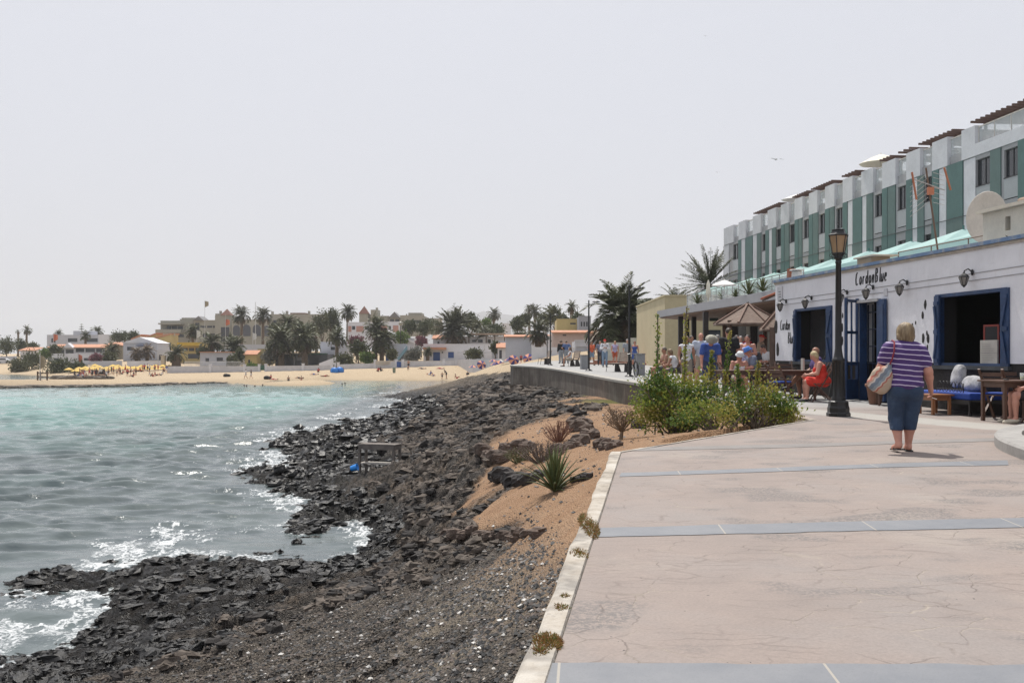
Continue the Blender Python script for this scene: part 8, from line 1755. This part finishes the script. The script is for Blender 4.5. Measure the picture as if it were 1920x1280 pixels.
for a in ((12, 648, 320, 672, 22, 16, 1, 'dark dense tree mass at the far left edge above the perimeter wall', m_tr), (40, 648, 335, 668, 14, 12, 2, 'dark tree right of the far left tree mass', m_tr), (62, 652, 330, 668, 12, 9, 3, 'olive tree behind the small white cottage', m_tr2),
          (85, 662, 290, 680, 12, 8, 4, 'bright green round tree between cottage and bungalow', m_tr3), (104, 655, 285, 672, 10, 7, 5, 'dark tree in front of the orange roof', m_tr), (60, 676, 262, 694, 24, 13, 6, 'wide olive brown shrub mass on the sand at the left', m_tr2), (38, 686, 255, 700, 20, 11, 7, 'lower shrub mass on the sand left of the wide one', m_tr2),
          (112, 688, 240, 700, 30, 10, 8, 'dark green shrubs behind the flag post', m_tr), (145, 690, 236, 702, 18, 7, 9, 'low dark shrub reaching the first yellow parasols', m_tr), (180, 671, 258, 684, 10, 6, 10, 'reddish shrub in front of the bungalow end', m_bou), (222, 632, 345, 655, 14, 8, 11, 'tree row behind the villa', m_tr), (248, 632, 345, 655, 13, 11, 12, 'round tree right of the villa row', m_tr),
          (205, 670, 262, 686, 14, 8, 13, 'olive shrubs under the squat palm', m_tr2), (436, 678, 224, 692, 8, 6, 14, 'small bush behind the railing', m_tr2), (472, 690, 218, 697, 9, 4, 15, 'low green bush on the beach wall right of the railing', m_tr3), (448, 668, 236, 690, 8, 12, 16, 'tall narrow leafy tree right of the dark palm pair', m_tr), (505, 668, 232, 690, 14, 12, 17, 'grey leafless tangled tree left of the pavilion', m_trg),
          (604, 606, 285, 665, 15, 26, 18, 'tall feathery casuarina behind the dense palms', m_tr2), (625, 598, 288, 665, 14, 24, 19, 'tallest pointed casuarina near the centre left', m_tr), (555, 612, 290, 665, 14, 16, 20, 'dark tree under the old hotel slit windows', m_tr), (580, 618, 280, 665, 15, 14, 21, 'olive tree in front of the long hotel range', m_tr2), (515, 616, 290, 665, 12, 14, 22, 'dark tree under the arches', m_tr),
          (672, 652, 234, 690, 16, 16, 23, 'big green shrub tree with pink bougainvillea above', m_tr), (668, 640, 240, 680, 12, 8, 24, 'pink bougainvillea mass over the green shrub tree', m_bou), (645, 675, 222, 692, 18, 8, 25, 'olive shrubs behind the wall right of the leaning palm', m_tr2), (688, 672, 220, 692, 12, 9, 26, 'green bushes left of the close palm pair', m_tr3), (752, 633, 262, 662, 16, 11, 27, 'round clipped green tree by the white gable', m_tr3),
          (776, 666, 220, 688, 14, 13, 28, 'grey green shrub tree right of the blue stairs', m_trg), (768, 612, 290, 650, 16, 13, 29, 'dark tree below the right end of the old hotel', m_tr), (795, 614, 290, 650, 18, 13, 30, 'dark tree row left of the widest palm', m_tr), (815, 612, 295, 650, 14, 12, 31, 'tree touching the widest palm', m_tr2), (884, 604, 280, 650, 14, 18, 32, 'tall dark tree right of the widest palm', m_tr), (893, 612, 275, 650, 12, 14, 33, 'green tree between the tall dark tree and the slim palm', m_tr2),
          (912, 605, 300, 640, 9, 7, 34, 'small green tree left of the slim palm', m_tr3), (970, 608, 260, 650, 13, 15, 35, 'dark conifer like tree right of the distant white house', m_tr), (1040, 590, 240, 660, 16, 20, 36, 'large olive tree below the thin fan palm', m_tr2), (1022, 600, 245, 660, 14, 16, 37, 'bushy tree left of the large olive one', m_tr2), (1055, 600, 250, 660, 12, 12, 38, 'tree right of the large olive one', m_tr), (930, 618, 255, 650, 18, 6, 39, 'low hedge above the pergola roof', m_tr),
          (929, 652, 203, 675, 6, 8, 40, 'dark round shrub left of the gatehouse', m_tr), (976, 663, 196, 676, 15, 6, 41, 'clipped green hedge left of the white retaining wall', m_tr3), (890, 664, 214, 676, 16, 5, 42, 'low green hedge in front of the long beach house', m_tr2), (985, 600, 270, 650, 10, 12, 43, 'dark tree behind the skirted palm', m_tr), (790, 640, 250, 665, 10, 8, 44, 'brown dry tree left of the sloping orange roof', m_bou), (1083, 598, 210, 640, 6, 10, 45, 'small dark yucca like tree by the grey house', m_tr),
          (380, 660, 246, 682, 10, 8, 46, 'dark shrub beneath the dark date palm', m_tr), (352, 655, 262, 680, 10, 8, 47, 'dark shrub under the yellow awning', m_tr), (1234, 632, 90, 668, 14, 14, 48, 'dark brownish thicket between the huge palm and the yellow building', m_tr2), (735, 665, 215, 688, 5, 5, 49, 'small shrub by the blue gate', m_tr2)):
    px, yc, Y, yb, rx_, rz_, sd__, lb, mt = a
    nm = 'shrub' if any(w in lb for w in ('shrub', 'bush', 'hedge')) else 'tree'; tree(px, yc, Y, yb, rx_, rz_, sd__, lb, mt, nm, nm)
t = thing('araucaria', 'slim tiered norfolk pine behind the bluish villa', 'tree', (XX(153, 370), 370, 3))
mb = MB(); H = Z(607, 370)-3; mb.tube([(0,0,0),(0,0,H)], [.2,.05], 6); mb.build('trunk', m_bark, t); mb = MB()
for i in range(7): z = H*.45+H*.52*i/6; r_ = 2.6*(1-i/8); mb.lathe([(r_, z),(r_*.5, z+.18),(.05, z+.35)], 9)
mb.build('branches', m_tr, t); copy_tree(t, None, (XX(171, 370), 370, 2.2), .5, .95, 'second tiered norfolk pine right of the slim one'); copy_tree(t, None, (XX(976, 400), 400, 6), .5, .8, 'lone tiered norfolk pine above the right hand conifer like tree')
# ---- flags, masts, banners
def flag(label, px, Y, y0, y1, cols, fy0, fy1, w, name='flag'):
    t = thing(name, label, 'flag', (XX(px, Y), Y, Z(y1, Y))); H = Z(y0, Y)-Z(y1, Y); mb = MB(); mb.tube([(0,0,-.3),(0,0,H)], [.08,.05], 6); mb.build('pole', M('flag_pole', (.5,.5,.5), .5), t)
    a, c = H-(Z(y0, Y)-Z(fy0, Y)), H-(Z(y0, Y)-Z(fy1, Y)); mb = MB(); n = 8; v = []
    for i in range(n+1): q = i/n; v += [(w*q, .25*math.sin(q*5), c+(.25*q*(a-c))), (w*q, .25*math.sin(q*5), a-(.15*q*(a-c)))]
    mb.add(v, [(2*i, 2*i+2, 2*i+3, 2*i+1) for i in range(n)]); f = mb.build('cloth', cols, t); s_ = f.modifiers.new('t', 'SOLIDIFY'); s_.thickness = .03; return t
m_fl = M('flag_khaki', (.30,.26,.18), .9); m_flo = M('flag_orange', (.55,.16,.08), .8, .35, .8); m_flw = M('flag_white', (.6,.6,.58), .9)
flag('two pale khaki flags flying on the highest white pole above the old hotel', 384, 330, 563, 640, m_fl, 564, 576, 1.3); flag('orange and white banner on a pole before the pyramid tower', 423, 300, 590, 650, m_flo, 598, 611, 1.3)
flag('white advertising flag in front of the old hotel middle wing', 369, 262, 618, 660, m_flw, 619, 634, 1.0); flag('white advertising flag with small letters beside the arches', 474, 262, 623, 650, m_flw, 624, 638, 1.0)
flag('torn orange flag above the orange restaurant roof at the left', 100, 290, 626, 652, m_flo, 626, 640, 1.4); flag('upright orange banner behind the yellow parasols', 147, 238, 663, 690, m_flo, 664, 685, 1.0, 'banner')
flag('tattered beige flag on the wooden frame at the spit', 75, 168, 662, 713, m_fl, 666, 692, .95)
t = thing('thin_mast', 'thin white mast standing above the arches', 'mast', (XX(479, 320), 320, 2)); mb = MB(); mb.tube([(0,0,0),(0,0,Z(566, 320)-2)], .09, 5); mb.build('pole', M('flag_pole', (.5,.5,.5)), t)
t = thing('thin_mast', 'slim grey pole on the beach before the white wall right side', 'mast', (XX(908, 190), 190, -1.5)); mb = MB(); mb.tube([(0,0,0),(0,0,Z(636, 190)+1.5)], .06, 5); mb.build('pole', M('flag_pole', (.5,.5,.5)), t)
t = thing('globe_lamp', 'street lamp with round globe above the clipped tree', 'street lamp', (XX(751, 250), 250, 0)); mb = MB(); mb.tube([(0,0,0),(0,0,Z(609, 250))], .09, 6); mb.build('pole', m_black, t); mb = MB(); mb.ball((0,0,Z(606.5, 250)), .5, 10, 7); mb.build('globe', M('globe_glass', (.3,.29,.24), .3), t)
t = thing('jetty_frame', 'broken wooden jetty frame on the rocky spit at the left', 'frame', (XX(75, 168), 168, 0)); zb = Z(714, 168)
mb = MB()
for px in (70, 75, 88): x = XX(px, 168)-XX(75, 168); mb.box(x-.1, x+.1, 0, .2, zb-.5, Z(696, 168))
for py in (699, 707): mb.box(XX(70,168)-XX(75,168), XX(90,168)-XX(75,168), .201, .3, Z(py, 168)-.08, Z(py, 168)+.08)
mb.build('timber', m_fbr, t)
t = thing('rock_heap', 'heap of flat grey rocks at the tip of the spit with people on them', 'rocks'); sr3 = random.Random(5); mb = MB()
for i in range(26): px = 104+i*3.9; stone_mesh(mb, (XX(px, 186), 186+sr3.uniform(-1, 1), Z(710, 186)+sr3.uniform(-.1, .2)), sr3.uniform(.5, .9), sr3.random(), (1.5,1,.7))
mb.build('stone', M('spit_rock', (.13,.11,.09), .95, .3), t)
mb = MB()
for i in range(120):
    px = -40+i*3.9; yy_ = np.arange(120, 215, .8); zz_ = terrain(XX(px, yy_), yy_)[0]; k_ = np.argmax(zz_ > SEA); Yq = yy_[k_]; stone_mesh(mb, (XX(px, Yq), Yq+sr3.uniform(-.5, .9), SEA+.06), sr3.uniform(.3, .65)*(1 if px < 330 else .6), sr3.random(), (2.0,1.3,.55))
one('shore_rocks', mb, M('spit_rock', (.13,.11,.09)), 'low dark rocks strung along the far waterline at the left', 'rocks', kind=None) if False else tag(mb.build('shore_rocks', M('spit_rock', (.13,.11,.09))), 'low dark rocks strung along the far waterline at the left', 'rocks')
# ---- yellow parasols, striped umbrellas
m_yel = M('parasol_yellow', (.62,.42,.10), .85, .12, .8, .1); y0 = None
YP = [(129,690.5),(143,695),(148,688),(151,691),(160,687.5),(166,691.5),(174,687),(178,683.5),(180,691.5),(185,686.5),(192,690.5),(200,687),(204,691),(212,686),(216,689.5),(221,683.5),(224,687),(230,690.5),(238,686),(240,690),(247,690),(252,689),(257,690),(261,690.5),(266,686),(270,689),(278,686.5),(281,690.5),(292,686),(296,689.5),(306,686),(310,689),(317,685),(319,687.5)]
pr4 = random.Random(2); yc_ = {}
for i, (px, py) in enumerate(YP):
    Y = 205+(697-py)*2.6; zt = Z(py-1.6, Y); zg = tz(XX(px, Y), Y)
    lb_ = 'yellow beach parasol %s in the %s row of the left beach' % (['at the left end','left of centre','near the centre','right of centre','at the right end'][min(4, int((px-128)/39))], 'back' if py < 687 else 'middle' if py < 690 else 'front')
    yc_[lb_] = yc_.get(lb_, 0)+1; lb_ = lb_.replace('yellow beach', ['yellow beach', 'second yellow beach', 'third yellow beach', 'fourth yellow beach'][yc_[lb_]-1])
    if y0 is None: y0 = parasol('parasol', lb_, (0,0,0), 1.05, 2.1, .5, m_yel, 8, 'yellow parasols on the left beach', pole=.04); y0.location = (XX(px, Y), Y, zt-2.1)
    else: copy_tree(y0, None, (XX(px, Y), Y, zt-2.1), pr4.random()*3, .92+.2*pr4.random(), lb_)
m_sa, m_sb = M('stripe_orange', (.60,.27,.17), .85), M('stripe_navy', (.035,.03,.16), .85)
UM = [(901,687,165,1,'upright'),(938,688,150,1,'upright'),(925,673,168,0,''),(928,679,158,0,''),(954,671,156,0,''),(961,679,140,1,''),(976,679,138,0,''),(992,677,136,1,''),(999,669.5,140,0,''),(1007,668.5,128,0,''),(887,684,170,0,'')]
UL = ['orange and navy segmented umbrella tipped on its side, leftmost of the tipped ones','orange and navy segmented umbrella tipped on its side left of the promenade end','open striped umbrella above the small canopy, back row left','lower striped umbrella just under the back row left one','striped umbrella at the centre of the back row','tipped striped umbrella right of the back row centre','open striped umbrella just left of the wall corner','tipped striped umbrella behind the wall corner','small striped umbrella highest near the last bench','striped umbrella touching the last bench','pale striped umbrella leftmost near the thin pole']
for (px, py, Y, tip, _), lb in zip(UM, UL):
    t = parasol('beach_umbrella', lb, (XX(px, Y), Y, Z(py, Y)-(0 if tip else 1.9)), .78, .9 if tip else 1.9, .42, [m_sa, m_sb], 8, 'striped umbrellas near the promenade end', pole=.03)
    if tip: t.rotation_euler = (R(68), 0, R(pr4.uniform(-25, 25))); t.location.z += .1
# ---- bathers and sunbathers, small in the photograph
sw = [M('swim_red', (.4,.05,.05), .8), M('swim_black', (.03,.03,.035), .8), M('swim_blue', (.06,.10,.3), .8), M('swim_white', (.6,.6,.6), .8)]
def small(lb, pose, loc, rz, h, skin, mats, g=1.0): 
    J = skel(pose); t = thing('person', lb, 'person', loc, rz); t.scale = (h/1.7,)*3; P = body_prims(J, g); ex = MB(); pal = []
    for s in 'LR': pp, m = hand_parts(J, s); pal += pp
    sdf_obj('body', [q for k_, v in P.items() if k_ != '_' for q in v]+pal, skin, t, .042, .03)
    if mats[0]: sdf_obj('shirt', P['torso']+[('cap', J['s'+s], lerp(J['s'+s], J['e'+s], .6), .065, .06) for s in 'LR'], mats[0], t, .04, .03, .02)
    sdf_obj('shorts', P['hips']+[('cap', J['h'+s], lerp(J['h'+s], J['k'+s], .5), .10, .085) for s in 'LR'], mats[1], t, .04, .03, .02)
    hd = np.asarray(J['hd']); sdf_obj('hair', [('ell', hd+(0,-.02,.04) if pose != 'lie' else hd+(0,-.05,0), (.095,.10,.10))], M('hair_dark', (.04,.03,.025), .6), t, .04, .02)
    return t
protos = {}
def sp(lb, pose, px, py, Y, rz, h=1.7, skin=0, m=(None, 1), g=1.0):
    key = (pose, skin, m, g); z = Z(py, Y); x = XX(px, Y)
    if key not in protos: protos[key] = small(lb, pose, (x, Y, z), rz, h, [SKIN_T, SKIN_R, SKIN][skin], (sw[m[0]] if m[0] is not None else None, sw[m[1]]), g); return protos[key]
    return copy_tree(protos[key], None, (x, Y, z), rz, h/1.7, lb)
def sg(px, Y): x = XX(px, Y); return HY-(tz(x, Y)-E)/Y*F
for lb, pose, px, Y, rz, h, sk, m in (
    ('person in white walking on the wet sand, left of a strolling pair','walk',461,187,1.5,1.8,2,(3,3)), ('person in grey walking with the one in white, right of the pair','walk',471,187,1.5,1.75,2,(1,3)),
    ('tanned bather standing thigh deep at the water edge, left one','stand',541,176,0,1.6,0,(None,1)), ('tanned bather standing thigh deep at the water edge, right one','hips',565,176,0,1.6,0,(None,0)),
    ('shirtless man walking down from the blue gate','walk',766,201,3.1,1.8,0,(None,1)), ('little child beside the man near the blue gate','stand',765,196,3.1,1.0,0,(None,1)), ('standing boy in dark trunks on the middle sand','hips',829,186,3.1,1.35,0,(None,1)),
    ('adult standing behind the boy in dark trunks','stoop',837,187,2.0,1.75,0,(1,1)), ('person sitting upright on the sand left of the green bin','ground',709,197,.5,1.7,0,(0,1)), ('second person sitting close to the one left of the green bin','ground',714,198,-.4,1.7,0,(1,1)),
    ('woman sitting on a towel reading by the middle sand','ground',806,190,1.2,1.7,1,(2,3)), ('child sitting beside the woman on the towel','ground',812,189,-.8,1.2,1,(None,2)), ('sunbather sitting up right of the standing adult','ground',856,186,-1.6,1.8,0,(None,0)),
    ('sunbather leaning back on the sand left of the tipped umbrella','ground',873,184,1.3,1.8,1,(None,1)), ('sunbather lying near the umbrella rows','lie',885,182,1.3,1.7,0,(None,1)), ('bather sitting on the sand beside a black bag','ground',506,187,1.5,1.7,0,(0,1)),
    ('sunbather lying stretched beside the one with the black bag','lie',514,186,1.5,1.7,1,(None,0)), ('sunbather lying alone on the middle sand','lie',562,189,1.4,1.75,0,(None,1)), ('sunbather sitting up near the blue tents','ground',597,197,.4,1.7,0,(0,1)),
    ('sunbather lying left of the blue tents','lie',590,192,1.6,1.7,2,(None,2)), ('sunbather lying on a red towel below the blue tents','lie',609,190,-1.4,1.7,0,(None,0)), ('person kneeling right of the blue tents','ground',642,199,1.4,1.6,1,(None,1)),
    ('person standing at the right end among the umbrellas','stand',877,178,3.1,1.7,1,(1,2)), ('child standing among the striped umbrellas','stand',977,140,3.1,1.2,1,(0,1)), ('sunbather lying left of the wall corner','lie',915,170,1.4,1.7,0,(None,2)),
    ('sunbather lying in the back row near the white wall','lie',792,199,1.5,1.7,0,(None,1)), ('sunbather lying right of the back row one','lie',826,198,1.5,1.7,1,(None,0))):
    py = sg(px, Y)
    if 'thigh deep' in lb: py = HY-(SEA-.55-E)/Y*F
    sp(lb, pose, px, py, Y, rz, h, sk, m)
cr = random.Random(4); nm_ = 0
for i in range(46):
    px = 140+176*((i*.618) % 1); Y = cr.uniform(200, 222); pose = cr.choice(['stand','hips','walk','ground','ground','stand']); m = cr.choice([(None,1),(3,1),(0,1),(None,0),(2,3),(1,1)]); sk = cr.choice([0,0,1])
    o = sp('beachgoer among the yellow parasols on the left beach', pose, px, sg(px, Y), Y, cr.uniform(0, 6.28), cr.uniform(1.5, 1.8), sk, m); o['group'] = 'beachgoers among the yellow parasols'; bl_ = 1; o['label'] = '%s beachgoer %s %s among the yellow parasols' % ({(None,1):'dark shorts', (3,1):'white topped', (0,1):'red topped', (None,0):'red shorts', (2,3):'blue topped', (1,1):'all black clad'}[m], {'stand':'standing', 'hips':'standing hands on hips', 'walk':'walking', 'ground':'sitting'}[pose], ['far left','left','left of centre','at the centre','right of centre','right','far right'][min(6, int((px-140)/25.2))])
seen_ = {}
for o in list(C.objects):
    if o.get('group') == 'beachgoers among the yellow parasols':
        L_ = o['label']; seen_[L_] = seen_.get(L_, 0)+1
        if seen_[L_] > 1: o['label'] = ['', '', 'second ', 'third ', 'fourth '][seen_[L_]]+L_
for i in range(9):
    px = 150+5.5*i+cr.uniform(-1, 1) if i < 3 else 180+(i-3)*3.2; o = sp('x', cr.choice(['ground','stand','hips']), px, 707.5, 186, cr.uniform(0, 6), 1.65, 0, cr.choice([(3,1),(None,1),(1,1)])); o['group'] = 'bathers on the rock heap'; o['label'] = 'bather on the rock heap of the spit, number %s from the left end' % ['one','two','three','four','five','six','seven','eight','nine'][i]
for px, py in ((458,724),(462.5,724.5),(478,724.8),(492.5,723),(641.5,721),(647,720)):
    Y = (E-SEA)*F/(py-HY+0.0); t = thing('person', {458:'dark swimmer head leftmost in the turquoise water',462.5:'swimmer head close right of the leftmost one',478:'swimmer head alone between the left pair and the larger head',492.5:'larger dark swimmer head left of the thigh deep bathers',641.5:'swimmer head, left one of the right hand pair',647:'swimmer head, right one of the right hand pair'}[px], 'person', (XX(px, Y), Y, SEA), 0, 'swimmers in the bay'); sdf_obj('body', [('ell', (0,0,.10), (.10,.11,.14)), ('cap', (0,0,-.05), (0,0,-.3), .07, .16)], SKIN_T, t, .035, .03); sdf_obj('hair', [('ell', (0,.0,.15), (.12,.13,.12))], M('hair_dark', (.04,.03,.025)), t, .035, .02)
for px, Y, r_, lb in ((627, 196, .95, 'bright blue round beach tent, left half of the pair'), (637, 197, 1.0, 'bright blue round beach tent, right half of the pair')):
    z = tz(XX(px, Y), Y); t = thing('beach_tent', lb, 'tent', (XX(px, Y), Y, z)); mb = MB(); mb.ball((0,0,.25), r_*.85, 14, 8, sc=(1,.8,.95)); mb.build('shell', M('tent_blue', (.01,.17,.55), .5, .12), t); mb = MB(); mb.tube([(r_*.84*math.cos(a), -.05, .25+r_*.80*math.sin(a)) for a in np.linspace(0, math.pi, 12)], .03, 5); mb.build('pole', m_black, t)
for px, Y, lb in ((424, 196, 'black bag and clothes heap on the sand of the left beach'), (500, 187, 'small black bag beside the sitting bather')):
    z = tz(XX(px, Y), Y); t = thing('bag', lb, 'bag', (XX(px, Y), Y, z)); mb = MB(); mb.ball((0,0,.25), .5, 10, 6, sc=(1.2,.8,.8)); mb.ball((.5,.1,.2), .35, 8, 5); mb.build('body', M('bag_black', (.02,.02,.022), .8), t)
def lounger(lb, px, Y, rz, grp='white sun loungers by the striped umbrellas'):
    z = tz(XX(px, Y), Y); t = thing('sun_lounger', lb, 'sun lounger', (XX(px, Y), Y, z), rz, grp); mb = MB(); mb.box(-.3,.3,-.95,.4,.28,.34); mb.build('seat', M('lounger_white', (.55,.53,.50), .7), t); mb = MB(); mb.bar((0,.4,.31),(0,.9,.65),.6,.05,up=(0,0,1)); mb.build('backrest', M('lounger_white', (.55,.53,.50)), t)
    for x in (-.25,.25):
        for y in (-.8,.5): mb = MB(); mb.box(x-.03,x+.03,y-.03,y+.03,0,.28); mb.build('leg', M('lounger_white', (.55,.53,.50)), t)
for px, Y, rz, lb in ((892,178,1.4,'white sun lounger below the leftmost tipped umbrella'),(930,166,1.3,'white sun lounger below the second tipped umbrella'),(915,160,1.5,'white sun lounger between the two tipped umbrellas'),(948,146,1.2,'white sun lounger nearest the wall corner')): lounger(lb, px, Y, rz)
t = thing('parked_car', 'silver white car parked at the far left above the sand', 'car', (XX(6, 292), 292, Z(680.8, 292)), R(4))
mb = MB(); mb.prismy([(-2.1,.35),(2.1,.35),(2.1,.85),(1.5,.95),(.9,1.42),(-.8,1.45),(-1.5,.98),(-2.1,.85)], -.85, .85); mb.build('body', M('car_silver', (.55,.56,.58), .3, .03, metal=.2), t, bevel=.05); mb = MB(); mb.prismy([(-1.3,.98),(1.25,.98),(.85,1.36),(-.75,1.38)], -.87, .87); mb.build('windows', m_fwin, t)
for x in (-1.3, 1.3):
    for y in (-.8, .8): mb = MB(); mb.tube([(x, y-.1, .32), (x, y+.1, .32)], .32, 12); mb.build('wheel', M('tyre', (.02,.02,.02)), t)
t = thing('floating_board', 'flat white board floating on the water at the left', 'board', (XX(158, 41.5), 41.5, SEA+.03), .1); mb = MB(); mb.prism([(-.35,-.12),(.3,-.16),(.42,0),(.3,.14),(-.3,.16),(-.42,0)], -.02, .03); mb.build('board', M('foam_white', (.7,.72,.72), .6), t)
# ---- far mountain and the air in front of it
def mountain():
    xs = np.linspace(760, 1180, 150); n = 26; base = 6300; V = []
    prof = lambda p: float(np.interp(p, [760,800,822,835,845,853,862,880,905,925,945,970,1000,1060,1180], [30,66,77,88,95,92,86,80,83,82,79,74,67,50,20]))
    for j in range(n):
        q = j/(n-1); Yj = base-900+2400*q; env = math.sin(math.pi*min(1, q*1.02+.0))**.8 if q < 1 else 0
        for p in xs:
            h = prof(p)*env; hz = h/F*base*(.93+.14*fbm(np.array([p*.06]), np.array([q*7.]), 4, 400)[0]); V.append(((p-960)/F*base, Yj, 2+hz))
    npm = npmesh('mountain', np.array(V), gridfaces(n, len(xs)), M('volcanic_hills', (.055,.05,.055), .95, .2, .004, 0), True); tag(npm, kind='structure')
mountain()
mb = MB(); mb.box(-8200, 8200, -70, 8400, -40, 330); m = bpy.data.materials.new('haze'); m.use_nodes = True; nt_ = m.node_tree; nt_.nodes.clear(); o_ = nt_.nodes.new('ShaderNodeOutputMaterial'); v_ = nt_.nodes.new('ShaderNodeVolumePrincipled')
v_.inputs['Color'].default_value = (.985,.987,.99,1); v_.inputs['Density'].default_value = .00021; v_.inputs['Anisotropy'].default_value = .2; nt_.links.new(v_.outputs[0], o_.inputs['Volume'])
HAZE = True
if HAZE: hz = mb.build('haze', m); tag(hz, 'thin pale haze over the bay and town', 'haze', kind='stuff')
